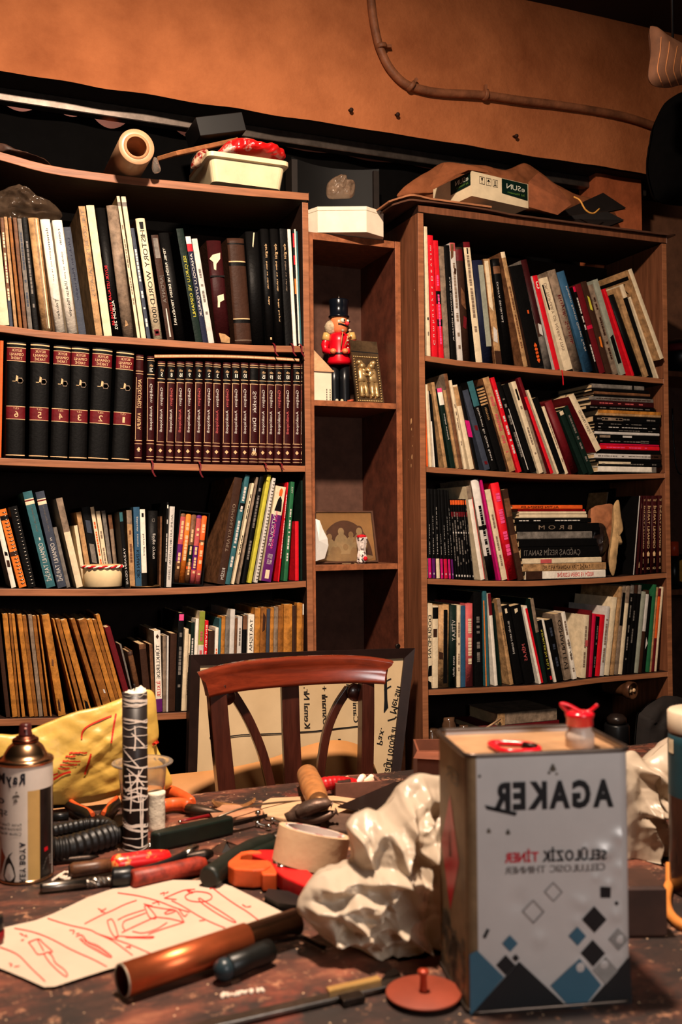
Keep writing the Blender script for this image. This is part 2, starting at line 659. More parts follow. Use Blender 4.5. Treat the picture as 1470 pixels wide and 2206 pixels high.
def board(name, zf, x0, x1, y0, y1, th, m, parent, thf=None):
    mb = MB()
    n = 24
    pr = []
    for i in range(n + 1):
        x = x0 + (x1 - x0) * i / n
        z = zf(x)
        b = z - th
        pr.append([(x, y0, b), (x, y0, z), (x, y1, z), (x, y1, b)])
    o = 0
    for q in pr:
        mb.v += [V(p) for p in q]
    for i in range(n):
        for k in range(4):
            a, b = i * 4 + k, i * 4 + (k + 1) % 4
            mb.f.append((a, a + 4, b + 4, b) if False else (b, b + 4, a + 4, a))
            mb.m.append(0)
            mb.s.append(False)
    mb.f += [(0, 1, 2, 3), (n * 4 + 3, n * 4 + 2, n * 4 + 1, n * 4)]
    mb.m += [0, 0]
    mb.s += [False, False]
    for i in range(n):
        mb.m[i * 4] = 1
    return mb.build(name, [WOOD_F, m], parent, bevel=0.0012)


def edged(o, m):
    o.data.materials.append(m)
    o.data.polygons[2].material_index = 1
    return o


SH = {
    'L1': [(-40, 694), (0, 699), (88, 712), (176, 720), (262, 725), (350, 731), (460, 739), (572, 744), (658, 745)],
    'L2': [(-40, 984), (0, 986), (190, 994), (321, 997), (440, 1000), (558, 1002), (663, 1003)],
    'L3': [(-40, 1268), (0, 1268), (150, 1269), (262, 1269), (350, 1267), (439, 1264), (558, 1257), (665, 1251)],
    'L4': [(-40, 1549), (0, 1549), (200, 1544), (339, 1537), (500, 1530), (668, 1522)],
    'R1': [(915, 765), (995, 777), (1087, 785), (1180, 795), (1265, 802), (1371, 810), (1432, 816)],
    'R2': [(917, 1005), (1024, 1012), (1129, 1019), (1180, 1021), (1286, 1023), (1436, 1019)],
    'R3': [(919, 1246), (1043, 1251), (1133, 1252), (1301, 1245), (1437, 1234)],
    'R4': [(919, 1486), (1014, 1482), (1180, 1475), (1286, 1460), (1440, 1447)],
}
ZF = {k: curve_z(v) for k, v in SH.items()}
ltop = curve_z([(-40, 318), (0, 326), (60, 346), (110, 358), (200, 371), (306, 384), (398, 392), (520, 405), (661, 416)])
rtop = curve_z([(905, 442), (1180, 478), (1447, 512)])

# left bookcase, cut off by the left edge of the photograph
XL0, XL1 = 0.045, 0.814
t = thing('bookcase', 'left brown veneered bookcase with sagging shelves and rows of encyclopedias', 'bookcase', (0.43, YB, 0))
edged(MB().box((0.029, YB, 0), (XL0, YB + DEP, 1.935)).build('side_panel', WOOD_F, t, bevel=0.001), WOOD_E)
mb = MB()
mb.box((0, 0, 0), (0.0155, DEP, 1.955))
for p in mb.v:
    f = p.z / 1.955
    p.x += 0.8225 + (XL1 - 0.8225) * f
    p.y += YB
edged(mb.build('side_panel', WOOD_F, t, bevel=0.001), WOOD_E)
board('top_board', ltop, 0.029, XL1 + 0.016, YB - 0.002, YB + DEP, 0.018, WOOD_E, t)
for k in ('L1', 'L2', 'L3', 'L4'):
    board('shelf', ZF[k], XL0, 0.8165, YB + 0.001, YB + DEP - 0.006, 0.0155, WOOD_E, t)
board('shelf', lambda x: 0.49, XL0, 0.8195, YB + 0.001, YB + DEP - 0.006, 0.0155, WOOD_E, t)
board('shelf', lambda x: 0.08, XL0, 0.82, YB + 0.001, YB + DEP - 0.006, 0.0155, WOOD_E, t)
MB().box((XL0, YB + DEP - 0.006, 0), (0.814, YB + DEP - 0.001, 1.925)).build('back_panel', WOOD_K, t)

# right bookcase
XR0, XR1 = 1.136, 1.877
t = thing('bookcase', 'right brown veneered bookcase with leaning books and flat stacks', 'bookcase', (1.5, YB, 0))
mb = MB().box((1.12, YB, 0), (XR0, YB + DEP, 1.965))
edged(mb.build('side_panel', WOOD_D, t, bevel=0.001), WOOD_E)
mc = MB()
rnd = random.Random(4)
for (a, b, r) in ((886, 908, .006), (887, 925, .003), (888, 985, .005), (886, 1003, .0035), (889, 960, .002), (884, 1140, .0015), (893, 625, .002), (890, 940, .0015), (880, 990, .0015)):
    q = onX(a, b, 1.1194)
    mc.poly([(1.1194, q.y + r * .8 * math.cos(x) * (.6 + .6 * rnd.random()), q.z + 1.6 * r * math.sin(x) * (.6 + .6 * rnd.random())) for x in [i * math.pi / 4 for i in range(8)]])
mc.build('paint_chips', mat('chip', (206, 158, 110), rough=.7), t)
edged(MB().box((XR1, YB, 0), (1.893, YB + DEP, 1.965)).build('side_panel', WOOD_D, t, bevel=0.001), WOOD_E)
board('top_board', rtop, 1.12, 1.893, YB - 0.001, YB + DEP, 0.018, WOOD_D, t)
for k in ('R1', 'R2', 'R3', 'R4'):
    board('shelf', ZF[k], XR0, XR1, YB + 0.001, YB + DEP - 0.006, 0.0145, WOOD_E, t)
board('shelf', lambda x: 0.50, XR0, XR1, YB + 0.001, YB + DEP - 0.006, 0.0155, WOOD_E, t)
board('shelf', lambda x: 0.08, XR0, XR1, YB + 0.001, YB + DEP - 0.006, 0.0155, WOOD_E, t)
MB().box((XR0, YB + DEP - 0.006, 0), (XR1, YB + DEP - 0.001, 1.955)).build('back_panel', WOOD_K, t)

# narrow column shelf set back between them
t = thing('shelf_column', 'narrow open shelf column standing between the two bookcases', 'shelf unit', (0.985, YC, 0))
WOOD_C = mat('column_veneer_edge', (164, 98, 62), rough=0.5, var=0.25, scale=40, spec=0.3, bump=0.15)
edged(MB().box((0.8595, YC, 0), (0.8735, YC + 0.225, 1.914)).build('side_panel', WOOD_D, t, bevel=0.001), WOOD_C)
edged(MB().box((1.097, YC, 0), (1.113, YC + 0.225, 1.914)).build('side_panel', mat('column_side', (96, 48, 32), rough=0.55, var=0.25, scale=25, bump=0.15), t, bevel=0.001), WOOD_C)
edged(MB().box((0.8735, YC + 0.001, 1.896), (1.097, YC + 0.22, 1.914)).build('top_board', WOOD_D, t, bevel=0.001), WOOD_C)
for z in (1.499, 1.092, 0.70, 0.3):
    edged(MB().box((0.8735, YC + 0.001, z - 0.0145), (1.097, YC + 0.219, z)).build('shelf', WOOD_D, t, bevel=0.001), WOOD_C)
MB().box((0.8735, YC + 0.2195, 0), (1.097, YC + 0.224, 1.896)).build('back_panel', WOOD_B, t)


# ================================================================== books
def spine_outline(w, bulge, n=6):
    """spine from left to right at y >= 0 (0 is the foremost point)"""
    pts = []
    for i in range(n + 1):
        u = -1 + 2 * i / n
        pts.append((u * w / 2, bulge * (u * u)))
    return pts


def make_book(label, cat, name, loc, lean, w, h, D, col, o, group):
    t = thing(name, label, cat, loc, group, rot=(0, lean, 0), local=True)
    th = min(0.0022, w * 0.22)
    hard = o.get('h', w > 0.019)
    bulge = min(0.004, w * 0.16) if hard else min(0.0008, w * 0.08)
    cov = o.get('cov', col)
    mats = [pm(col), pm(cov)]
    mi = {}

    def idx(k):
        if k not in mi:
            mi[k] = len(mats)
            mats.append(pm(k))
        return mi[k]
    bands = [(a * h, b * h, idx(k)) for a, b, k in o.get('b', [])]
    cuts = sorted(set([0.0, h] + [round(c, 5) for a, b, _ in bands for c in (a, b) if 0 < c < h]))
    mb = MB()
    so = spine_outline(w, bulge)
    outer = [(-w / 2, D)] + so + [(w / 2, D)]
    nso = len(so)
    ins = [(-w / 2 + th, D)] + [((w / 2 - th) * (2 * i / (nso - 1) - 1), bulge + th) for i in range(nso)] + [(w / 2 - th, D)]
    n = len(outer)
    for k, z in enumerate(cuts):
        mb.v += [V((x, y, z)) for x, y in outer] + [V((x, y, z)) for x, y in ins]
    for k in range(len(cuts) - 1):
        zc = (cuts[k] + cuts[k + 1]) / 2
        bm = 0
        for a, b, q in bands:
            if a <= zc <= b:
                bm = q
        A, B = k * 2 * n, (k + 1) * 2 * n
        for i in range(n - 1):
            spine = 1 <= i < n - 2
            mb.f.append((A + i, A + i + 1, B + i + 1, B + i))
            mb.m.append(bm if spine else (bm if (bm and o.get('wrap')) else 1))
            mb.s.append(spine and hard)
            mb.f.append((A + n + i + 1, A + n + i, B + n + i, B + n + i + 1))
            mb.m.append(1)
            mb.s.append(False)
        for i in (0, n - 1):
            mb.f.append((A + i, B + i, B + n + i, A + n + i))
            mb.m.append(1)
            mb.s.append(False)
    for z0, rev in ((0, True), ((len(cuts) - 1) * 2 * n, False)):
        for i in range(n - 1):
            q = (z0 + i, z0 + i + 1, z0 + n + i + 1, z0 + n + i)
            mb.f.append(tuple(reversed(q)) if rev else q)
            mb.m.append(0)
            mb.s.append(False)
    e = -0.00035
    if 't' in o:
        tx, tcol = o['t'], idx(o.get('tc', 'bk'))
        f0, f1 = o.get('tf', (0.12, 0.88))
        L = (f1 - f0) * h
        cap = w * o.get('ts', 0.5)
        off = o.get('to', 0.0) * w
        if o.get('hz'):
            W = w * 0.82
            fn = lambda u, v: (W / 2 - u, e, f0 * h + v)
            mb.text(tx, fn, tcol, size=(f1 - f0) * h / 0.72, fitw=W)
        elif o.get('up'):
            fn = lambda u, v: (off - cap / 2 + v, e, f0 * h + u)
            mb.text(tx, fn, tcol, size=cap / 0.72, fitw=L)
        else:
            fn = lambda u, v: (off + cap / 2 - v, e, f1 * h - u)
            mb.text(tx, fn, tcol, size=cap / 0.72, fitw=L)
    for (tx, tcl, f0, f1, sz, hz) in o.get('tt', []):
        if hz:
            W = w * sz
            mb.text(tx, lambda u, v, W=W, f0=f0: (W / 2 - u, e, f0 * h + v), idx(tcl), size=(f1 - f0) * h / 0.72, fitw=W)
        else:
            cap = w * sz
            mb.text(tx, lambda u, v, cap=cap, f1=f1: (cap / 2 - v, e, f1 * h - u), idx(tcl), size=cap / 0.72, fitw=(f1 - f0) * h)
    if 'mk' in o:
        rnd = random.Random(int(loc[0] * 1e5) + int(loc[2] * 1e4))
        q = idx(o['mk'])
        z = h * (0.9 - 0.2 * rnd.random())
        zend = h * (0.12 + 0.15 * rnd.random())
        cw = w * (0.16 + 0.1 * rnd.random())
        while z > zend:
            l = 0.003 + 0.007 * rnd.random()
            if rnd.random() < 0.86:
                mb.poly([(-cw, e, z - l), (cw, e, z - l), (cw, e, z), (-cw, e, z)], q)
            z -= l + 0.0014
            if rnd.random() < 0.09:
                z -= 0.02
    for (pc, poly) in o.get('p', []):
        q = idx(pc)
        mb.poly([((a - 0.5) * w, e * 1.5, b * h) for a, b in poly], q)
    # picture on the front board (the side one sees past a shorter neighbour)
    mb.build('cover', mats, t)
    ins_ = 0.004 if hard else 0.0005
    MB().box((-w / 2 + th, bulge + th, ins_), (w / 2 - th, D - (0.004 if hard else 0.0003), h - ins_)).build('pages', PAGES, t)
    if 'rb' in o:
        r = MB()
        x0 = o['rb']
        L = o.get('rbl', 0.032)
        r.grid(lambda u, v: (x0 + (u - 0.5) * 0.004 + 0.006 * v * v + 0.002 * math.sin(v * 7), -0.012 - 0.010 * min(1, v * 3), 0.004 - L * v), 1, 8)
        r.add([(x0 + (a - 0.5) * 0.004, y, z) for a in (0, 1) for y, z in ((0.01, 0.0012), (-0.012, 0.004))], [(0, 1, 3, 2)])
        r.build('bookmark_ribbon', pm('dr'), t)
    if o.get('spiral'):
        r = MB()
        k = int(h / 0.0075)
        for i in range(1, k):
            z = h * i / k
            x = w * 0.1
            r.tube([(x + 0.42 * w * math.cos(a), 0.006 + 0.007 * math.sin(a), z) for a in [j * math.pi / 4 for j in range(8)]], 0.0011, 5, closed=True)
        r.build('wire_binding', STEEL, t)
    return t


HN = {'bk': 'black', 'cr': 'cream', 'wh': 'white', 'tn': 'tan', 'br': 'brown', 'db': 'dark brown', 'gy': 'grey', 'sl': 'slate blue', 'nv': 'navy', 'bl': 'blue',
      'te': 'teal', 'gr': 'green', 'dg': 'dark green', 'ol': 'olive', 'ye': 'yellow', 'go': 'yellowed', 'gd': 'yellowed', 'og': 'orange', 'rd': 'red', 'cm': 'crimson',
      'mg': 'magenta', 'pu': 'purple', 'dr': 'dark red', 'mr': 'maroon', 'ro': 'rose red', 'gl': 'gold', 'pk': 'pink', 'og2': 'orange', 'sg': 'sage grey', 'wk': 'off-white', 'lb': 'light brown'}


def row(key, data, where, rec=0.012, depth=0.17, group=None, cat='book', name='book', count0=0):
    """data: (base centre px, top centre px, width px, top py, colour, look, options)"""
    zf, sm = ZF[key], SH[key]
    def yat(x):
        i = 0
        while i < len(sm) - 2 and sm[i + 1][0] < x:
            i += 1
        (a, b), (c, d) = sm[i], sm[i + 1]
        return b + (d - b) * (x - a) / (c - a)
    B = []
    for d in data:
        xb, xt, wpx, yt, col, look = d[:6]
        o = d[6] if len(d) > 6 else {}
        Yb = YB + rec + o.get('dy', 0.0)
        by = o.get('by', yat(xb))
        P = onY(xb, by, Yb)
        Q = onY(xt, yt, Yb)
        s0 = (onY(xb + 1, by, Yb).x - P.x)
        wd = max(0.003, wpx * s0)
        zb = P.z if 'by' in o else None
        B.append(dict(x=P.x, k=(Q.x - P.x), zt=Q.z, w=wd, Yb=Yb, col=col, look=look, o=o, zb=zb))
    for b in B:
        b['z0'] = b['zb'] if b['zb'] is not None else zf(b['x'])
        b['hh'] = max(0.03, b['zt'] - b['z0'])
        b['k'] /= b['hh']
    fx = [b for b in B if not b['o'].get('free')]
    wl, wr_ = (XL0 + .0005, XL1 + .0005) if key[0] == 'L' else (XR0 + .0005, XR1 - .0008)
    for it in range(14):
        for b in fx:
            ks = b['k'] * b['hh'] * .98
            ov = max(b['x'], b['x'] + ks) + b['w'] / 2 - wr_
            if ov > 0:
                cut = min(ov, max(0, b['w'] - .0032))
                b['w'] -= cut
                b['x'] -= cut / 2 + (ov - cut)
            ov = wl - min(b['x'], b['x'] + ks) + b['w'] / 2
            if ov > 0 and b['x'] > wl:
                cut = min(ov, max(0, b['w'] - .0032))
                b['w'] -= cut
                b['x'] += cut / 2 + (ov - cut)
        for a, c in zip(fx, fx[1:]):
            hz = min(a['hh'], c['hh'])
            gap = min((c['x'] - c['w'] / 2 + c['k'] * z) - (a['x'] + a['w'] / 2 + a['k'] * z) for z in (0, hz * 0.98))
            gap -= 0.0008
            if gap < 0:
                d = -gap
                for q, sg in ((a, -1), (c, 1)):
                    cut = min(d / 2, q['w'] - 0.0032)
                    cut = max(cut, 0)
                    q['w'] -= cut
                    q['x'] += sg * cut / 2
                    rest = d / 2 - cut
                    q['x'] += sg * rest
                if it >= 1 and it % 2:
                    # lean alike so the pair does not cross
                    m = (a['k'] + c['k']) / 2
                    a['k'] += (m - a['k']) * 0.5
                    c['k'] += (m - c['k']) * 0.5
    out = []
    for i, b in enumerate(B):
        o = b['o']
        lean = math.atan(b['k'])
        w = b['w'] * math.cos(lean)
        h = b['hh'] / math.cos(lean) - (w / 2) * abs(math.tan(lean))
        z0 = b['z0'] + (w / 2) * abs(math.sin(lean)) + 0.0003
        if b['zb'] is None:
            z0 = max(zf(b['x'] - w / 2), zf(b['x'] + w / 2), zf(b['x'])) + (w / 2) * abs(math.sin(lean)) + 0.0009
        D = min(o.get('D', depth), YB + DEP - 0.008 - b['Yb'])
        nm = o.get('n', name)
        ct = o.get('c', cat)
        lab = b['look'] + ', ' + ordinal(i + 1 + count0) + ' from left, ' + where
        out.append(make_book(lab, ct, nm, (b['x'], b['Yb'], z0), lean, w, h, D, b['col'], o, group))
    return out


L1 = [
    (10, -14, 20, 468, 'cr', 'cream softcover book', {}),
    (25, 5, 8, 470, 'br', 'thin brown and blue picture book', {'b': [(0.0, 0.25, 'sl'), (0.5, 0.6, 'dr')], 'mk': 'cr'}),
    (34.5, 12, 9, 468, 'tn', 'thin tan book', {}), (44, 19, 8, 470, 'gd', 'thin orange-brown book', {}),
    (55, 32, 8, 470, 'br', 'thin rusty brown book', {}), (66, 42, 10, 472, 'gy', 'thin grey-blue book', {'mk': 'sl'}),
    (78, 53, 12, 470, 'bk', 'black book with white specks', {'mk': 'gy', 'tf': (.4, 1)}),
    (101, 70, 23, 470, 'tn', 'thick tan book of layered pages', {'p': [('lb', [(.55, .02), (.62, .02), (.6, .99), (.54, .99)]), ('cr', [(.7, .02), (.82, .02), (.8, .99), (.7, .99)])]}),
    (130.5, 97, 21, 473, 'wh', 'white paperback with foil patch', {'t': 'Umut Yolcuları', 'tf': (.12, .42), 'ts': .3, 'tt': [('deneme', 'bk', .72, .92, .28, 0), ('güzel söz ve yazı', 'bk', .45, .72, .16, 0)], 'p': [('wk', [(.2, .3), (.8, .28), (.9, .42), (.4, .44)])]}),
    (157, 123, 22, 475, 'wh', 'clean white paperback', {'t': 'Ufuktan Mektuplar', 'tf': (.14, .46), 'ts': .3, 'tt': [('roman', 'bk', .78, .92, .28, 0), ('öyküler ve yazı', 'bk', .48, .72, .18, 0)]}),
    (178, 144, 16, 490, 'sl', 'slate grey paperback', {'t': 'Ufuktan Mektuplar', 'tf': (.3, .9), 'ts': .32, 'tc': 'nv', 'cov': 'cr'}),
    (214, 176, 14, 445, 'tn', 'cream spined art book with brown picture cover', {'t': 'THE COURTS & PALACES', 'tf': (.3, .97), 'ts': .5, 'tc': 'lb', 'cov': 'lb', 'D': .19}),
    (233, 194, 17, 443, 'cr', 'plain tan softcover', {'cov': 'tn'}),
    (253, 216, 20, 448, 'bk', 'black book with red lettering', {'t': 'BÜYÜK USTALAR RESSAMLAR', 'tc': 'rd', 'tf': (.08, .55), 'ts': .3, 'to': -.25, 'tt': [('ALBÜM 202', 'wh', .05, .28, .3, 0)]}),
    (279, 243, 27, 443, 'lb', 'thick brown bound book', {'h': True, 'p': [('tn', [(.3, .08), (.6, .09), (.5, .12), (.35, .13)])]}),
    (298, 253, 9, 423, 'cr', 'tall thin cream booklet', {'b': [(.93, .96, 'gy')], 'mk': 'lb'}), (310, 266, 10, 424, 'cr', 'second tall thin cream booklet', {'b': [(.93, .96, 'gy')]}),
    (321, 285, 8, 492, 'sl', 'thin dark speckled book', {'mk': 'wh'}),
    (341, 302, 20, 471, 'cr', 'cream book HISTORY WORLD', {'t': 'HISTORY WORLD·1000', 'tf': (.13, .9), 'ts': .5, 'cov': 'db', 'p': [('dr', [(.2, .03), (.75, .03), (.75, .08), (.2, .08)]), ('cr', [(.3, .045), (.65, .045), (.65, .065), (.3, .065)]), ('bk', [(.35, .91), (.7, .91), (.75, .97), (.3, .97)])]}),
    (368, 333, 15, 507, 'db', 'dark brown book with grey label', {'p': [('gy', [(.15, .78), (.85, .78), (.85, .97), (.15, .97)]), ('wk', [(.4, .03), (.62, .03), (.6, .3), (.45, .3)])], 'tt': [('JAPONYA', 'gy', .35, .62, .5, 0)]}),
    (390, 353, 22, 502, 'bk', 'wide black book with white spine title', {'t': 'TEMEL RESİM VE DESEN TEKNİKLERİ', 'tc': 'wh', 'tf': (.14, .86), 'ts': .22, 'to': -.25, 'cov': 'bk'}),
    (429, 387, 15, 493, 'dg', 'dark green bound book', {'t': 'SELÇUKLU VE OSMANLI', 'tc': 'ye', 'tf': (.22, .76), 'ts': .42, 'cov': 'bk'}),
    (443, 405, 11, 510, 'nv', 'navy book with red top', {'b': [(.9, 1, 'wh'), (.86, .93, 'rd')], 't': 'ANADOLU UYGARLIK', 'tc': 'wk', 'tf': (.24, .84), 'ts': .5}),
    (456, 419, 12, 515, 'wk', 'white softcover', {'mk': 'gy'}),
    (483, 461, 31, 519, 'mr', 'torn reddish leather book', {'h': True, 'cov': 'db', 'p': [('cr', [(.05, .82), (.3, .86), (.85, .88), (.8, .82), (.5, .77), (.45, .71), (.3, .72), (.3, .79)]), ('cr', [(.35, .46), (.8, .48), (.8, .42), (.5, .4), (.45, .35), (.3, .35), (.35, .41)]), ('tn', [(.2, .1), (.6, .09), (.95, .05), (.9, .0), (.3, .01)]), ('bk', [(0, .66), (1, .66), (1, .645), (0, .645)])]}),
    (526, 508, 36, 514, 'db', 'thick dark leather book with gilt bands', {'h': True, 'b': [(.775, .785, 'gl'), (.74, .775, 'bk'), (.235, .245, 'gl'), (.2, .235, 'bk'), (.035, .042, 'lb'), (.94, .955, 'bk')]}),
    (559, 543, 27, 500, 'bk', 'plain black book with white ribbon mark', {'h': True, 'p': [('cr', [(.45, .87), (.52, .86), (.7, .99), (.6, .99)])]}),
    (585, 570, 17, 494, 'bk', 'black yearbook with gilt title', {'t': 'dergisi', 'tc': 'gl', 'tf': (.75, .87), 'ts': .3, 'tt': [('bilim ve teknik', 'gl', .48, .72, .18, 0), ('yıllık', 'gl', .34, .42, .18, 0)], 'p': [('gl', [(.4, .05), (.6, .05), (.6, .07), (.4, .07)])], 'rb': 0.0}),
    (605, 591, 17, 494, 'bk', 'black yearbook with bright gilt title', {'t': 'dergisi', 'tc': 'gl', 'tf': (.74, .87), 'ts': .34, 'tt': [('bilim ve teknik', 'gl', .46, .72, .2, 0), ('yıllık kayıt', 'gl', .2, .4, .18, 0)]}),
    (624, 611, 16, 494, 'bk', 'black yearbook with worn gilt title', {'t': 'dergisi', 'tc': 'gl', 'tf': (.74, .87), 'ts': .32, 'tt': [('bilim ve teknik', 'lb', .46, .72, .2, 0)], 'rb': 0.0}),
    (636.5, 623, 7, 495, 'wh', 'thin white booklet', {}), (643.5, 632, 7, 496, 'bk', 'thin red and black booklet', {'b': [(.85, .97, 'rd'), (.7, .78, 'rd'), (.45, .58, 'og')], 'rb': 0.0}),
    (650.5, 641, 7, 495, 'wh', 'second thin white booklet', {}), (656, 648, 4, 500, 'te', 'very thin teal booklet', {}),
]
row('L1', L1, 'left bookcase top row', group='books on the top row of the left bookcase')

ENC = lambda n, bright: {'h': True, 'b': [(.975, .985, 'gl'), (.945, .95, 'gl'), (.835, .945, bright), (.83, .835, 'gl'), (.44, .445, 'gl'), (.335, .44, bright), (.33, .335, 'gl'), (.02, .028, 'gl')],
     'tt': [('BÜYÜK', 'gl', .912, .935, .55, 1), ('OSMANLI', 'gl', .878, .902, .75, 1), ('TARİHİ', 'gl', .845, .868, .6, 1), ('CİLT', 'gl', .418, .432, .3, 1), (n, 'gl', .35, .405, .26, 1)],
     'p': [('gl', [(.3, .655), (.85, .655), (.85, .66), (.3, .66)]), ('gl', [(.46, .655), (.56, .655), (.6, .7), (.5, .71)]), ('lb', [(.6, .64), (.8, .64), (.88, .665), (.8, .69), (.6, .69), (.56, .665)]), ('bk', [(.62, .648), (.78, .648), (.84, .665), (.78, .682), (.62, .682), (.6, .665)])]}
L2a = [
    (-1, 4, 7, 735, 'og2', 'thin orange-red book edge', {'c': 'book', 'n': 'book'}),
    (33, 36, 41, 737, 'bk', 'black history volume numbered 6', ENC('6', 'dr')), (83, 87, 41, 740, 'bk', 'black history volume numbered 5', ENC('5', 'dr')),
    (127, 135, 37, 745, 'bk', 'black history volume numbered 4', ENC('4', 'dr')), (168, 174, 38, 748, 'bk', 'black history volume numbered 3', ENC('3', 'dr')),
    (212, 222, 43, 751, 'bk', 'black history volume numbered 2', ENC('2', 'dr')), (260, 271, 38, 757, 'bk', 'black history volume numbered 1', ENC('1', 'dr')),
]
cen = [(298, 302, 765, '2'), (324, 326, 768, '21'), (345, 349, 779, '5'), (366, 370, 780, '8'), (385, 390, 780, '16'), (404, 409, 780, '9'), (426, 430, 780, '6'), (447, 451, 780, '2'),
       (466, 469, 782, '3'), (488, 490, 782, '7'), (507, 509, 782, '11'), (527, 528, 782, '10'), (547, 549, 783, '14'), (566, 568, 784, '15'), (582, 585, 785, '19'), (600, 602, 785, '20'),
       (619, 620, 785, '18'), (640, 641, 785, '13'), (656, 657, 785, '4')]
for i, (xb, xt, yt, n) in enumerate(cen):
    wd = 19 if i == 12 else 16
    o = {'h': True, 'b': [(.975, .98, 'gl'), (.8, .97, 'bk'), (.955, .96, 'gl'), (.825, .83, 'gl'), (.79, .795, 'gl'), (.205, .21, 'gl'), (.175, .18, 'gl'), (.055, .06, 'gl'), (.025, .03, 'gl')],
         'tt': [(n, 'wh', .85, .89, .45 if len(n) > 1 else .3, 1), ('cilt', 'gl', .9, .925, .5, 1), ('Gelişim', 'wk' if i % 3 else 'ro', .56, .74, .36, 0), ('Ansiklopedi', 'wk' if i % 4 else 'ro', .3, .53, .36, 0)],
         'p': [('gl', [(.25, .12), (.5, .1), (.75, .12), (.5, .14)]), ('gl', [(.02, .21), (.07, .21), (.07, .79), (.02, .79)])]}
    look = 'maroon encyclopedia volume numbered ' + n
    if i == 0:
        o['b'] = [(.975, .98, 'gl'), (.955, .96, 'gl'), (.845, .85, 'gl'), (.82, .825, 'gl'), (.2, .205, 'gl'), (.17, .175, 'gl'), (.04, .045, 'gl')]
        o['tt'] = [('ANSİKLOPEDİ', 'gl', .5, .77, .5, 0), ('AVRUPA', 'gl', .3, .46, .5, 0), ('2', 'wh', .1, .14, .3, 1)]
        look = 'maroon capital-lettered encyclopedia volume numbered 2'
    if i == 12:
        o['tt'] = [('Sözlük', 'wk', .5, .72, .42, 0), ('Dizin', 'wk', .32, .46, .42, 0), ('14', 'wh', .125, .165, .4, 1), ('1990', 'gl', .09, .115, .6, 1)]
    if i in (1, 6, 13, 15):
        o['rb'] = 0.0
        o['rbl'] = 0.036 if i < 7 else 0.016
    L2a.append((xb, xt, wd, yt, 'mr', look, o))
row('L2', L2a, 'encyclopedia row', rec=0.008, depth=0.18, group='encyclopedia volumes on the second shelf', cat='encyclopedia', name='encyclopedia_volume')

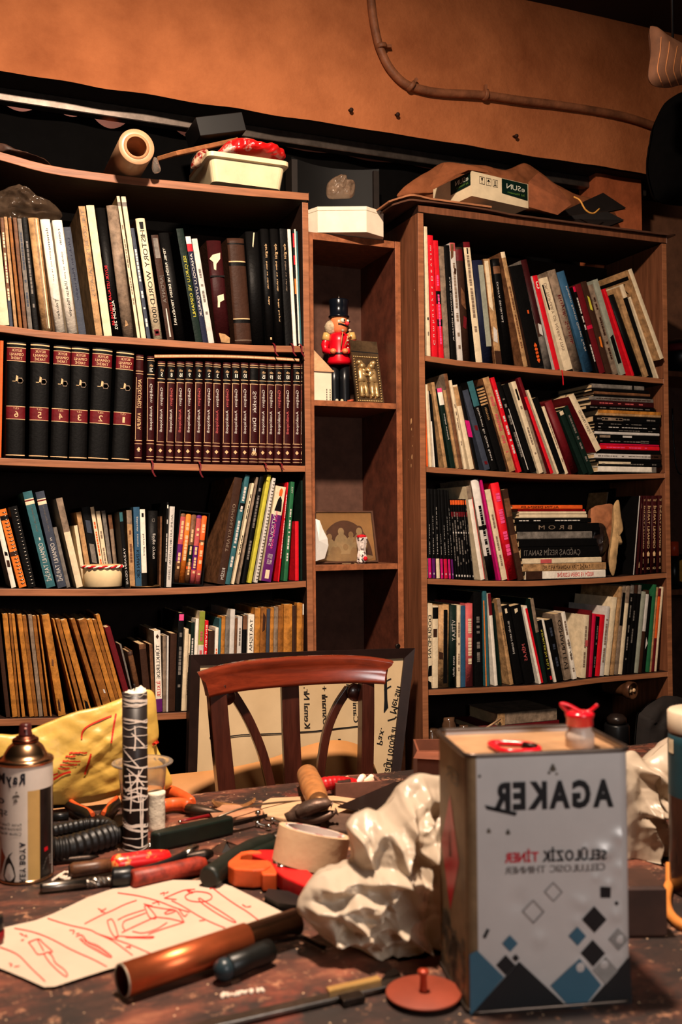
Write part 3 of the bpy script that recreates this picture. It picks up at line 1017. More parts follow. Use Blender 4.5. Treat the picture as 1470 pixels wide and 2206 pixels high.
OTB = lambda n: {'b': [(.865, .925, 'cr'), (.9, .915, 'dr')], 't': 'OSMANLI TARİHİ', 'tc': 'wk', 'tf': (.06, .46), 'ts': .5, 'tt': [(n, 'wk', .49, .52, .3, 1), ('resimli büyük tarih', 'gy', .58, .85, .2, 0)]}
L3 = [
    (31, -10, 13, 1092, 'wh', 'white book with black dots', {'p': [('bk', [(.2, .4), (.8, .39), (.85, .43), (.3, .45)]), ('db', [(.2, .26), (.8, .25), (.85, .33), (.3, .34)])]}),
    (48, 3, 19, 1098, 'og', 'orange spiral notebook', {'spiral': True, 'c': 'notebook', 'n': 'notebook', 'b': [(.86, .92, 'bk'), (.4, .46, 'db')]}),
    (69, 28, 17, 1092, 'bk', 'black spiral notebook', {'spiral': True, 'c': 'notebook', 'n': 'notebook'}),
    (110, 58, 20, 1060, 'te', 'teal history volume 1', OTB('1')), (134, 85, 19, 1060, 'sl', 'slate history volume 2', OTB('2')),
    (148, 118, 8, 1137, 'gy', 'thin dark grey book', {'dy': .03}),
    (172, 127, 14, 1074, 'cr', 'tall beige slab-like book', {'b': [(.62, 1, 'lb')], 'dy': .02}),
    (184, 164, 8, 1133, 'cr', 'short thin cream book', {'dy': .09, 'D': .12}), (196, 168, 11, 1104, 'tn', 'thin tan book', {'dy': .09, 'D': .12}),
    (212, 184, 17, 1093, 'bk', 'black book with white blurb', {'dy': .09, 'D': .12, 'p': [('gy', [(.2, .3), (.8, .28), (.8, .52), (.2, .54)]), ('sl', [(.2, .68), (.8, .66), (.8, .82), (.2, .84)])]}),
    (226, 198, 8, 1093, 'cr', 'thin cream and orange book', {'dy': .09, 'D': .12, 'mk': 'og2'}), (235, 210, 9, 1102, 'cr', 'thin cream book', {'dy': .09, 'D': .12, 'mk': 'lb'}),
    (244, 224, 8, 1101, 'gy', 'thin grey-brown book', {'dy': .09, 'D': .12}), (257, 238, 14, 1110, 'br', 'orange-brown book', {'dy': .09, 'D': .12, 'b': [(0, .8, 'lb')]}),
    (272, 259, 15, 1103, 'bk', 'black book with blue top square', {'p': [('te', [(.1, .87), (.85, .87), (.85, .99), (.1, .99)])], 't': 'YAZARIN ODASI', 'tc': 'wk', 'tf': (.04, .52), 'ts': .5, 'dy': .02}),
    (286, 278, 11, 1100, 'tn', 'tan paperback', {'b': [(.82, 1, 'lb')], 'mk': 'br', 'dy': .04}),
    (299, 294, 13, 1093, 'bl', 'blue paperback', {'t': 'KENAN IŞIK', 'tc': 'bk', 'tf': (.1, .46), 'ts': .5, 'tt': [('gelecek zaman', 'wk', .5, .88, .3, 0)], 'dy': .04}),
    (312, 307, 11, 1098, 'wh', 'white paperback with black foot', {'b': [(0, .18, 'bk')], 't': 'beyaz gemi', 'tf': (.4, .68), 'ts': .35, 'p': [('bk', [(.3, .9), (.7, .9), (.7, .95), (.3, .95)])], 'dy': .04}),
    (330, 329, 22, 1101, 'bk', 'wide black paperback', {'t': 'gölge oyunu', 'tc': 'wk', 'tf': (.36, .7), 'ts': .3, 'tt': [('D', 'gy', .85, .9, .3, 1)], 'dy': .04}),
    (346, 350, 8, 1113, 'br', 'short brown book', {'dy': .03}), (355, 360, 9, 1083, 'bk', 'thin dark book with white dots', {'mk': 'wk', 'p': [('wh', [(.2, .93), (.8, .93), (.8, .97), (.2, .97)])]}),
    (359 + 4, 372, 12, 1092, 'wk', 'white-grey book', {'t': 'HINT PAKİSTAN', 'tf': (.28, .6), 'ts': .4, 'tt': [('AKIMLARI', 'gy', .62, .9, .4, 0), ('İZMİR', 'gy', .08, .26, .4, 0)]}),
]
L3b = [
    (477, 513, 18, 1030, 'db', 'tall dark brown book with picture cover', {'cov': 'br', 't': 'OSMANLI KIYAFET', 'tc': 'lb', 'tf': (.3, .75), 'ts': .4, 'tt': [('RESİM', 'wk', .04, .15, .4, 0)], 'D': .2}),
    (490, 536, 11, 1024, 'te', 'tall teal book', {'b': [(.68, .74, 'bk')], 'mk': 'wk'}), (503, 548, 7, 1042, 'cr', 'thin cream book leaning right', {'mk': 'bk'}),
    (513, 555, 8, 1029, 'lb', 'thin tan book leaning right', {}), (524, 563, 10, 1026, 'bk', 'black book leaning right', {'mk': 'gy'}),
    (538, 581, 8, 1024, 'ye', 'thin yellow-green book', {}),
    (552, 595, 8, 1031, 'wk', 'silver spiral-bound book', {'spiral': True, 'c': 'notebook', 'n': 'notebook'}),
    (574, 608, 25, 1049, 'pu', 'purple white ANTIQUES guide', {'b': [(.7, 1, 'cr')], 't': 'ANTIQUES', 'tc': 'wk', 'tf': (.36, .76), 'ts': .3, 'to': -.2, 'tt': [], 'p': [('og2', [(.42, .9), (.72, .9), (.75, .96), (.6, .985), (.42, .96)]), ('bk', [(.2, .74), (.9, .74), (.8, .86), (.6, .9), (.4, .86)]), ('cr', [(.3, .03), (.7, .03), (.7, .12), (.3, .12)])], 'cov': 'cr', 'h': False}),
    (602.5, 622, 7, 1040, 'rd', 'thin red book', {'mk': 'wk'}), (613.5, 633, 13, 1039, 'gr', 'bright green book', {'mk': 'wk', 'tt': [('TMA', 'wk', .88, .95, .4, 0)]}),
    (640, 635.5, 8, 1124, 'rd', 'short bright red book', {}), (651, 652, 6, 1036, 'dg', 'dark green book by the side panel', {}),
]
L3b[7][6]['tt'] = [('PRICE GUIDE 2009', 'pk', .34, .75, .2, 0), ('JUDITH', 'wk', .24, .29, .5, 1), ('MILLER', 'wk', .18, .23, .5, 1)]
W3 = 'left bookcase third shelf'
row('L3', L3, W3, group='books on the third shelf of the left bookcase')
# slipcase with five slim volumes
sp = onY(404, 1264, YB + 0.012)
sq = onY(420, 1107, YB + 0.012)
lean = math.atan((sq.x - sp.x) / (sq.z - sp.z))
SCW, SCH, SCD = 0.0705, sq.z - sp.z + 0.002, 0.13
zc0 = ZF['L3'](sp.x) + SCW / 2 * math.sin(abs(lean)) + 0.0012
t = thing('slipcase', 'black slipcase holding five slim orange volumes on the third shelf', 'slipcase', (sp.x, YB + 0.010, zc0), rot=(0, lean, 0), local=True)
mb = MB()
for a, b in (((-SCW / 2, 0, 0), (-SCW / 2 + .003, SCD, SCH)), ((SCW / 2 - .003, 0, 0), (SCW / 2, SCD, SCH)), ((-SCW / 2 + .003, 0, 0), (SCW / 2 - .003, SCD, .003)), ((-SCW / 2 + .003, 0, SCH - .003), (SCW / 2 - .003, SCD, SCH)), ((-SCW / 2 + .003, SCD - .003, .003), (SCW / 2 - .003, SCD, SCH - .003))):
    mb.box(a, b)
mb.build('case_shell', pm('bk'), t)
for i, (c, lk, bb) in enumerate((('br', 'first rose-orange slim volume from the left in the black slipcase', [(.3, .55, 'pu'), (.55, .95, 'ro')]), ('og', 'golden orange slim volume, second in the black slipcase', [(.6, .64, 'og2')]), ('br', 'green-bellied orange slim volume in the middle of the black slipcase', [(.3, .55, 'dg'), (.2, .24, 'og2')]),
                                 ('pu', 'purple-bellied slim volume, fourth in the black slipcase', [(.55, .95, 'ro'), (0, .2, 'ro')]), ('og2', 'red-orange slim volume at the right end in the black slipcase', [(.6, .64, 'br'), (0, .2, 'ro')]))):
    wv = (SCW - 0.009) / 5
    lx = -SCW / 2 + .0042 + wv * (i + 0.5)
    off = Matrix.Rotation(lean, 4, 'Y') @ V((lx, 0.004, 0.0034))
    make_book(lk, 'book', 'book', tuple(V((sp.x, YB + 0.010, zc0)) + off), lean, wv - 0.0006, SCH - 0.010, 0.11, c, {'b': bb, 'h': True, 'mk': 'gl'}, 'slim volumes in the slipcase')
row('L3', L3b, W3, group='books on the third shelf of the left bookcase', count0=len(L3))

L4 = [
    (18, -6, 9, 1325, 'db', 'dark brown old booklet', {}), (33, 11, 12, 1324, 'go', 'yellowed old booklet', {}), (41.5, 22, 8, 1323, 'gd', 'yellowed old booklet', {}), (50.5, 28.5, 9, 1324, 'go', 'yellowed old booklet', {}),
    (69, 39, 11, 1325, 'go', 'yellowed old booklet after a dark gap', {}), (78, 52, 9, 1327, 'gd', 'dull yellowed booklet', {}), (89, 65, 9, 1326, 'lb', 'brownish old booklet', {}), (99.5, 76.5, 11, 1328, 'gd', 'yellowed old booklet', {}),
    (112, 88, 12, 1327, 'go', 'yellowed old booklet', {}), (134, 98, 28, 1326, 'go', 'wide yellowed booklet with a dark stain', {'h': False, 'p': [('db', [(.15, .06), (.4, .04), (.5, .12), (.35, .17), (.2, .13)]), ('br', [(.25, .5), (.5, .49), (.55, .55), (.35, .57)])]}),
    (166.5, 109, 9, 1335, 'go', 'yellowed booklet leaning left', {}), (177, 121.5, 11, 1335, 'gd', 'dull yellowed booklet leaning left', {}), (193, 137, 13, 1337, 'go', 'yellowed booklet with charred foot', {'p': [('bk', [(.1, .03), (.8, .02), (.7, .13), (.3, .16)])]}),
    (220, 156.5, 9, 1335, 'gd', 'yellowed booklet after a gap', {}), (236, 176.5, 17, 1336, 'gd', 'wide dull yellowed booklet', {'h': False, 'p': [('wk', [(.55, .22), (.75, .21), (.75, .25), (.55, .26)])]}), (252.5, 192.5, 11, 1336, 'go', 'yellowed booklet', {}),
    (261.5, 203, 8, 1336, 'gd', 'yellowed booklet', {}), (270, 210.5, 8, 1325, 'go', 'tallest yellowed booklet', {}),
    (285, 231, 12, 1352, 'dr', 'dark red bound book', {}), (297, 259, 8, 1389, 'gy', 'thin grey book', {'dy': .02}), (303 + 4, 282, 20, 1404, 'br', 'round-backed brown book', {'h': True, 'b': [(.93, 1, 'db')]}),
    (319, 305, 20, 1389, 'db', 'dark brown bound book', {'b': [(.93, 1, 'br')]}), (332, 325, 9, 1389, 'br', 'worn brown book', {}),
    (343.5, 339, 16, 1360, 'wh', 'white book TÜRKLERDE İLKLER', {'b': [(0, .16, 'pu')], 't': 'TÜRKLERDE', 'tf': (.4, .83), 'ts': .55, 'tt': [('İLKLER', 'rd', .18, .38, .55, 0)], 'p': [('db', [(.5, .9), (.75, .93), (.5, .96), (.25, .93)])], 'cov': 'lb'}),
    (354, 354, 9, 1371, 'lb', 'grey-brown paperback', {}), (360.5, 362, 5, 1371, 'wk', 'very thin pale booklet', {}), (370, 374, 15, 1366, 'db', 'dark worn book', {}),
    (383.5, 392, 13, 1321, 'bk', 'black book with a red top label', {'p': [('pk', [(.1, .92), (.9, .92), (.9, .985), (.1, .985)])], 'mk': 'gy'}), (395, 403, 8, 1356, 'cr', 'slim cream book', {}),
    (402, 410, 5, 1368, 'cr', 'slim dotted cream book', {'mk': 'db'}), (409, 416, 9, 1342, 'dg', 'dark green book', {'mk': 'wk'}), (417, 425, 7, 1334, 'wh', 'slim white book', {}),
    (427, 437, 12, 1318, 'cr', 'pink book with olive top', {'b': [(.66, 1, 'ol'), (0, .65, 'wk')], 'mk': 'ro'}), (438, 446, 7, 1338, 'rd', 'slim red book with white letters', {'t': 'ENVER PAŞA', 'tc': 'wh', 'tf': (.42, .95), 'ts': .5}),
    (452, 456, 13, 1360, 'db', 'dark book', {}), (463, 469, 8, 1353, 'wh', 'slim white book with orange letters', {'mk': 'og2'}), (469, 475, 6, 1333, 'te', 'slim teal book', {}), (476, 482, 9, 1329, 'go', 'slim amber book', {}),
    (485, 491, 9, 1328, 'gy', 'slim grey book', {}), (496, 502, 10, 1314, 'wk', 'silver-white book', {}), (504.5, 510, 6, 1333, 'br', 'slim red-brown book', {}), (512, 517.5, 10, 1329, 'wk', 'pale ribbed book', {'mk': 'gy'}),
    (524, 529, 9, 1327, 'bk', 'black and brown book', {'b': [(.85, 1, 'br')]}), (537, 542, 13, 1325, 'wh', 'white book with capital title', {'t': 'TARTIŞMA BİÇİMİ', 'tf': (.35, .95), 'ts': .5}),
    (551, 556, 12, 1311, 'go', 'yellowed old booklet', {}), (563, 569, 13, 1309, 'gd', 'torn yellowed booklet', {'p': [('db', [(.3, .75), (.8, .78), (.9, .9), (.4, .95)])]}), (574.5, 579.5, 7, 1313, 'sl', 'slim silver-blue booklet', {}),
    (583, 587, 8, 1310, 'go', 'yellowed old booklet', {}), (592, 595.5, 9, 1308, 'lb', 'faded old booklet', {}), (603, 606, 11, 1306, 'gd', 'yellowed old booklet', {}), (619, 621, 18, 1303, 'go', 'wide yellowed booklet', {'h': False}),
    (633, 635, 8, 1306, 'db', 'torn dark-spined booklet', {}), (645, 646.5, 12, 1300, 'go', 'yellowed old booklet', {}), (658, 660, 11, 1301, 'gd', 'yellowed booklet with a white tag', {'p': [('wh', [(.1, .89), (.95, .89), (.95, .995), (.1, .995)])]}),
]
row('L4', L4, 'left bookcase fourth shelf', group='books on the fourth shelf of the left bookcase')

R1 = [
    (925, 917.5, 8, 489, 'cr', 'tall cream book', {'p': [('bk', [(.3, .28), (.7, .28), (.7, .3), (.3, .3)]), ('lb', [(.3, .16), (.7, .16), (.7, .19), (.3, .19)])]}),
    (937.5, 927.5, 13, 508, 'rd', 'bright red book with white dotted title', {'t': 'C u m h u r i y e t  D e v r i m', 'tc': 'wk', 'tf': (.1, .92), 'ts': .35, 'up': True}),
    (951.5, 938.5, 11, 519, 'rd', 'red book with black bands', {'b': [(.46, .57, 'bk'), (.27, .33, 'bk')], 'mk': 'pk'}),
    (964.5, 951, 11, 532, 'lb', 'gold-brown slim book', {}), (979, 962.5, 12, 529, 'bk', 'black book with small white capitals', {'t': 'BARIŞ GÖZÜYLE MİMARLIK', 'tc': 'wk', 'tf': (.16, .72), 'ts': .2, 'to': .15}),
    (992.5, 975, 11, 524, 'wk', 'torn white book', {'b': [(.93, 1, 'ro')], 'p': [('br', [(.0, .86), (.5, .88), (.7, .99), (.1, .99)]), ('db', [(.4, .74), (.8, .73), (.9, .78), (.5, .79)])], 'mk': 'lb'}),
    (1008, 990, 16, 533, 'db', 'dark mottled red-brown book', {'b': [(.88, .98, 'dr')], 'p': [('br', [(.2, .5), (.8, .45), (.7, .6), (.3, .65)]), ('dr', [(.2, .3), (.6, .28), (.8, .38), (.4, .4)])]}),
    (1033, 1005, 14, 522, 'cr', 'cream book with red head', {'b': [(.955, 1, 'dr')], 'mk': 'lb', 'cov': 'bk', 'p': [('bk', [(.4, .9), (.6, .9), (.6, .95), (.4, .95)])]}),
    (1053, 1030, 22, 561, 'nv', 'navy book with pale title strip', {'h': True, 'p': [('sg', [(.45, .16), (.95, .16), (.95, .95), (.45, .95)])]}),
    (1077, 1053, 17, 559, 'tn', 'torn-spined old book', {'cov': 'br', 'p': [('cr', [(.05, .55), (.6, .5), (.7, .98), (.1, .98)]), ('wk', [(.1, .22), (.7, .2), (.85, .32), (.3, .36)]), ('db', [(0, .0), (1, .0), (1, .12), (0, .13)])]}),
    (1102, 1071, 23, 558, 'bk', 'black book with white side title', {'t': 'DÜNYA ŞEHİRLERİ', 'tc': 'wk', 'tf': (.4, .78), 'ts': .2, 'to': -.3, 'b': [(.86, .93, 'br')]}),
    (1132, 1078.5, 14, 543, 'tn', 'tall tan book', {'cov': 'br', 'mk': 'br', 'b': [(.95, 1, 'cr')], 'h': False}),
    (1159, 1110, 31, 573, 'bk', 'wide black book with orange diamonds', {'h': False, 'p': [('og2', [(.62, .52), (.74, .52), (.74, .555), (.62, .555)])] + [('og2', [(.55, .06 + .036 * i), (.68, .03 + .036 * i), (.8, .06 + .036 * i), (.68, .09 + .036 * i)]) for i in range(5)], 'cov': 'db'}),
    (1184, 1129, 15, 560, 'gy', 'book with purple-black head', {'b': [(.42, 1, 'mr'), (.3, .42, 'db')], 'p': [('wk', [(.2, .33), (.7, .3), (.8, .4), (.3, .42)])]}),
    (1202, 1151, 11, 594, 'rd', 'slanting red book numbered 3', {'tt': [('3', 'wh', .86, .94, .6, 1)], 'cov': 'wk'}),
    (1226, 1170, 19, 599, 'cr', 'white dictionary with black slot', {'h': False, 't': 'DICTIONARY OF NARRATIVE', 'tc': 'lb', 'tf': (.2, .94), 'ts': .35, 'p': [('bk', [(.1, .66), (.28, .66), (.28, .93), (.1, .93)])]}),
    (1249, 1189, 19, 582, 'lb', 'brown book with red lettering', {'t': 'Büyük Sözlük', 'tc': 'dr', 'tf': (.25, .75), 'ts': .4}),
    (1273, 1208, 18, 585, 'bl', 'blue book with white title', {'t': 'Modern Sanatın Görsel Tarihi', 'tc': 'wk', 'tf': (.2, .85), 'ts': .22, 'to': .1}),
    (1290, 1237, 7, 618, 'bk', 'slim black book with red head', {'b': [(.94, 1, 'cm')], 'mk': 'wk'}),
    (1298, 1245, 14, 613, 'dr', 'dark red book', {'b': [(.5, .54, 'cm')]}), (1314, 1258, 13, 607, 'db', 'dark book with rainbow sheen', {'p': [('ye', [(.3, .7), (.7, .68), (.7, .82), (.4, .85)]), ('og', [(.3, .3), (.6, .28), (.7, .4), (.4, .4)])]}),  # yellow and orange patches on the dark spine
    (1328, 1273, 12, 614, 'lb', 'dusty tan book', {'mk': 'db'}), (1344, 1285, 15, 603, 'sg', 'grey-green book', {'p': [('bk', [(.1, .12), (.8, .12), (.8, .42), (.1, .4)])]}),
    (1364, 1298, 8, 622, 'rd', 'thin red-edged booklet', {}), (1379, 1317, 14, 636, 'bk', 'black book', {}), (1394, 1330, 10, 620, 'tn', 'slim tan book', {}),
    (1406, 1343, 12, 614, 'bk', 'black book with cream head', {'b': [(.86, 1, 'cr')], 'wrap': True}), (1417, 1354, 7, 640, 'cr', 'slim cream book', {}),
    (1427, 1357, 9, 580, 'cr', 'large red vase picture book', {'by': 775, 'dy': -.024, 'D': .215, 'cov': 'tn', 'free': True, 'vase': True}),
]
rb = row('R1', R1, 'right bookcase top row', group='books on the top row of the right bookcase')
# picture on the left-hand board of the vase book
vb = rb[-1]
cv = [c for c in vb.children if c.name.startswith('cover')][0]
hb = max(v.co.z for v in cv.data.vertices)
wb = max(v.co.x for v in cv.data.vertices)
mb = MB()
XX = -wb - 0.0004
P = lambda y, z: (XX, y, z * hb)
vas = [(.055, .10), (.09, .08), (.125, .10), (.145, .22), (.14, .34), (.115, .41), (.10, .44), (.10, .50), (.08, .50), (.08, .44), (.05, .40), (.035, .32), (.04, .2)]
mb.poly([P(a, b) for a, b in vas], 0)
mb.poly([P(a, b) for a, b in ((.03, .54), (.15, .54), (.15, .66), (.03, .66))], 1)
mb.poly([P(a, b) for a, b in ((.01, .90), (.2, .90), (.2, .94), (.01, .94))], 1)
mb.text('ANCIENT', lambda u, v: (XX, .03 + u, .76 * hb + v), 1, size=.022, fitw=.13)
mb.text('CIV', lambda u, v: (XX, .03 + u, .68 * hb + v), 1, size=.022, fitw=.06)
mb.text('THE ART OF THE', lambda u, v: (XX, .03 + u, .84 * hb + v), 1, size=.012, fitw=.14)
mb.build('cover_picture', [pm('dr'), pm('bk')], vb)

R2 = [
    (922, 915.5, 5, 826, 'og2', 'thin orange-red booklet', {}), (928.5, 919.5, 8, 829, 'cr', 'pale yellow slim book', {}), (938.5, 926, 7, 843, 'wh', 'white slim book with dark head', {'b': [(.6, 1, 'bk')]}),
    (946, 933, 6, 850, 'bk', 'slim black book', {}), (959, 928.5, 16, 824, 'tn', 'tan book', {}), (976, 944.5, 13, 837, 'dg', 'dark blue-green book with white head', {'b': [(.79, .95, 'wh'), (.95, 1, 'pk')], 't': 'anadolu arkeoloji', 'tc': 'wk', 'tf': (.35, .68), 'ts': .3}),
    (987, 956, 6, 841, 'tn', 'thin tan booklet', {}), (995, 962, 9, 806, 'br', 'brown book with tan cover', {'cov': 'lb'}), (1004, 971, 8, 820, 'cr', 'slim cream book', {'mk': 'lb'}),
    (1017, 980, 11, 830, 'cr', 'cream book with red edge', {'b': [(.75, .98, 'tn')]}), (1031, 992, 11, 833, 'bk', 'black book with magenta tag', {'p': [('mg', [(-.1, .4), (1.1, .38), (1.1, .58), (-.1, .6)])], 'cov': 'br'}),
    (1049, 1000.5, 16, 841, 'sl', 'dark slate book with red mark', {'p': [('dr', [(.3, .5), (.8, .49), (.85, .55), (.3, .56)]), ('dr', [(.3, .07), (.8, .06), (.8, .1), (.3, .11)])]}),
    (1066, 1014, 14, 822, 'bk', 'black book with teal head', {'b': [(.72, 1, 'te')], 't': 'Dünyanın En Güzel Sanat', 'tc': 'wk', 'tf': (.1, .7), 'ts': .3}),
    (1084, 1031, 17, 833, 'bk', 'black book with tan capital letters', {'p': [('tn', [(.0, .78 + i * .035), (1, .78 + i * .035), (1, .8 + i * .035), (.0, .8 + i * .035)]) for i in range(6)], 'tt': [('HERMANN', 'tn', .6, .75, .3, 0)], 'h': False}),
    (1105, 1046, 14, 814, 'tn', 'tan book with broad cover', {'cov': 'br', 'mk': 'ro', 'h': False}), (1121, 1061, 9, 814, 'rd', 'bright red book', {'mk': 'wk'}),
    (1136, 1073, 10, 824, 'bk', 'black book with pale edge', {'p': [('wk', [(.8, .02), (.98, .02), (.98, .7), (.8, .7)])], 'mk': 'gy'}), (1151, 1088, 14, 828, 'bk', 'plain black book', {}),
    (1167, 1106, 10, 823, 'cr', 'cream book', {'mk': 'lb', 'p': [('bk', [(.3, .8), (.7, .8), (.7, .92), (.3, .92)])]}), (1177.5, 1137, 8, 885, 'lb', 'short pale brown book', {}),
    (1190, 1117, 12, 814, 'dr', 'dark red book', {'b': [(0, .8, 'rd')]}), (1202, 1134.5, 7, 841, 'cr', 'thin cream-edged book', {}), (1213, 1152, 12, 857, 'bk', 'black book with cream edge', {}), (1222, 1171, 7, 877, 'cr', 'thin speckled cream book', {'mk': 'lb'}),
    (1242, 1184, 19, 865, 'dr', 'thick dark maroon textured book', {'cov': 'dr'}), (1262, 1205, 12, 885, 'dg', 'dark green-black book', {'p': [('cr', [(.1, .93), (.9, .93), (.9, .99), (.1, .99)])]}), (1276, 1218, 12, 876, 'dg', 'second dark green-black book', {'mk': 'gy'}),
    (1290.5, 1229.5, 14, 851, 'cr', 'cream history book tilted on stack', {'by': 974, 'dy': -.012, 't': 'OSMANLI TARİHİ', 'tf': (.3, .72), 'ts': .4, 'cov': 'dr', 'free': True, 'mk': 'cr', 'rbx': 1}),
]
row('R2', R2, 'right bookcase second shelf', group='books on the second shelf of the right bookcase')


def hstack(name, data, base_z, where, group, rec=0.006, depth=0.16):
    """flat books bottom to top: (x0 px, x1 px, y top px, y bottom px, colour, look, options)"""
    z = base_z
    n = len(data)
    for i, d in enumerate(data):
        x0, x1, ya, yb, col, look = d[:6]
        o = d[6] if len(d) > 6 else {}
        Y = YB + rec + o.get('dy', 0)
        A = onY(x0, yb, Y)
        B = onY(x1, yb, Y)
        th = onY((x0 + x1) / 2, ya, Y).z - onY((x0 + x1) / 2, yb, Y).z
        th = max(th, 0.004)
        L = B.x - A.x
        t = thing(o.get('n', 'book'), look + ', ' + ('bottom of' if i == 0 else 'top of' if i == n - 1 else ordinal(i + 1) + ' up in') + ' ' + where, 'book', ((A.x + B.x) / 2, Y, z), group)
        tt = min(.0016, th * .25)
        mats = [pm(col)]
        mi = {}
        def idx(k):
            if k not in mi:
                mi[k] = len(mats)
                mats.append(pm(k))
            return mi[k]
        mb = MB()
        g = 0.0003
        D = o.get('D', depth)
        mb.box((A.x, Y, z + g), (B.x, Y + D, z + tt))
        mb.box((A.x, Y, z + th - tt), (B.x, Y + D, z + th - g))
        mb.box((A.x, Y - .0008, z + tt), (B.x, Y + tt, z + th - tt))
        e = Y - .0013
        for f0, f1, h0, h1, k in o.get('p', []):
            mb.poly([(A.x + L * f0, e, z + th * h0), (A.x + L * f1, e, z + th * h0), (A.x + L * f1, e, z + th * h1), (A.x + L * f0, e, z + th * h1)], idx(k))
        if 't' in o:
            f0, f1 = o['tf']
            mb.text(o['t'], lambda u, v: (A.x + L * f1 - u, e - .0003, z + th * .25 + v), idx(o.get('tc', 'bk')), size=th * .5 / .72, fitw=L * (f1 - f0))
        if 'mk' in o:
            rnd = random.Random(i + int(x0))
            q = idx(o['mk'])
            x = A.x + L * .05
            while x < B.x - L * .1:
                l = .004 + .012 * rnd.random()
                if rnd.random() < .7:
                    mb.poly([(x, e, z + th * .38), (x + l, e, z + th * .38), (x + l, e, z + th * .6), (x, e, z + th * .6)], q)
                x += l + .002
        mb.build('cover', mats, t)
        MB().box((A.x + .002, Y + tt, z + tt), (B.x - .002, Y + D - .003, z + th - tt)).build('pages', PAGES, t)
        z += th
    return z


S2 = [
    (1289, 1414, 1009, 1021, 'wh', 'white book with black end', {'p': [(.92, 1, 0, 1, 'gy')]}), (1290, 1426, 999, 1009, 'bk', 'black book with white upper edge', {'p': [(.0, .5, .5, 1, 'cr')], 'mk': 'gy'}),
    (1284, 1424, 992, 999, 'bk', 'thin black book', {}), (1281, 1424, 982, 992, 'wk', 'off-white book with dark end', {'p': [(.84, 1, 0, 1, 'db')], 'mk': 'gy'}), (1286, 1424, 973, 982, 'bk', 'plain black book', {}),
    (1294, 1421, 964, 973, 'rd', 'bright red book', {'mk': 'pk'}), (1294, 1420, 960, 964, 'cm', 'thin crimson book', {}), (1286, 1420, 951, 960, 'bk', 'black book with grey labels', {'p': [(.7, .83, .2, .8, 'gy')], 'mk': 'gy'}),
    (1288, 1420, 941, 951, 'bk', 'black book with white label', {'p': [(.03, .2, .3, .8, 'lb'), (.4, .55, .4, .8, 'wk')]}), (1282, 1421, 935, 941, 'wk', 'thin white book', {}), (1281, 1421, 929, 935, 'bk', 'thin black lettered book', {'mk': 'gy'}),
    (1282, 1421, 922, 929, 'bk', 'black book with pale lettering', {'mk': 'wk'}), (1282, 1421, 915, 922, 'bk', 'slim black book', {'mk': 'gy'}), (1279, 1424, 901, 915, 'bk', 'thick black book with pink-grey label', {'p': [(.12, .43, .25, .7, 'lb')], 'mk': 'gy'}),
    (1289, 1424, 888, 900, 'tn', 'golden tan book', {'p': [(0, 1, .45, 1, 'go')]}), (1264, 1411, 879, 888, 'bk', 'black book set back', {'mk': 'gy'}), (1274, 1409, 868, 879, 'mr', 'maroon black lettered book', {'mk': 'ro'}), (1270, 1408, 860, 868, 'gy', 'grey-tan book', {'mk': 'db'}),
    (1280, 1403, 855, 860, 'bk', 'thin black cased book', {}), (1280, 1401, 849, 855, 'br', 'thin brown book', {}), (1276, 1398, 842, 849, 'bk', 'thin dark book', {}), (1276, 1388, 833, 842, 'gy', 'dim grey book', {'p': [(.76, .8, 0, 1, 'bk')]}),
]
hstack('stack', S2, max(ZF['R2'](1.69 + .02 * q) for q in range(10)) + 0.0012, 'the second right shelf stack', 'books in the flat stack on the second right shelf')

OC = ['cr', 'mg', 'pu', 'cr', 'mg', 'cm', 'mg', 'pu']
ON = ['cream', 'magenta', 'purple', 'pale yellow', 'magenta-pink', 'crimson', 'rosy magenta', 'violet']
ed = [918, 923, 931.5, 940, 949.5, 957, 966.5, 973.5, 980]
R3 = []
for i in range(8):
    R3.append(((ed[i] + ed[i + 1]) / 2, (ed[i] + ed[i + 1]) / 2 - 2 - i * 1.3, ed[i + 1] - ed[i], 1053 + i * 0.6, 'bk', 'slim black book with ' + ON[i] + ' foot',
               {'b': [(0, .22, OC[i])], 'tt': [('sanat dizisi', 'wk', .26, .5 + .1 * (i % 4), .22, 0)], 'p': [('wk', [(.35, .04), (.65, .04), (.65, .06), (.35, .06)])] if i not in (0, 3) else [], 'h': False}))
for i in range(7):
    x = 984 + i * 6.1
    R3.append((x, x - 13 - 0.3 * i, 6.1, 1076, 'bk', 'slim black volume with orange and red bands', {'b': [(.93, .985, 'og2'), (.78, .84, 'dr')], 'mk': 'gy', 'p': [('wk', [(.2, .03), (.8, .03), (.8, .055), (.2, .055)]), ('wk', [(.2, .57), (.8, .57), (.8, .59), (.2, .59)])], 'h': False}))
R3 += [
    (1038.5, 1002, 14, 1048, 'wh', 'white book with red side and grey head', {'b': [(.86, 1, 'lb')], 'cov': 'cr', 'p': [('rd', [(.88, 0), (1, 0), (1, .88), (.88, .88)])]}),
    (1062, 1025, 17, 1034, 'wk', 'tall white black-footed book', {'b': [(0, .24, 'bk'), (.5, .54, 'bk')], 'cov': 'lb', 'mk': 'bk'}),
    (1078, 1036, 5, 1034, 'mg', 'thin magenta book', {}), (1088, 1050, 12, 1056, 'cr', 'tan-cream book', {'mk': 'lb', 'cov': 'tn'}), (1108, 1067, 18, 1041, 'rd', 'broad scarlet book', {'h': True, 'mk': 'pk', 'cov': 'rd'}),
    (1124, 1088, 12, 1055, 'db', 'brown-black mottled book', {'b': [(.3, .5, 'br'), (.7, .9, 'br')]}),
]
row('R3', R3, 'right bookcase third shelf', group='books on the third shelf of the right bookcase')
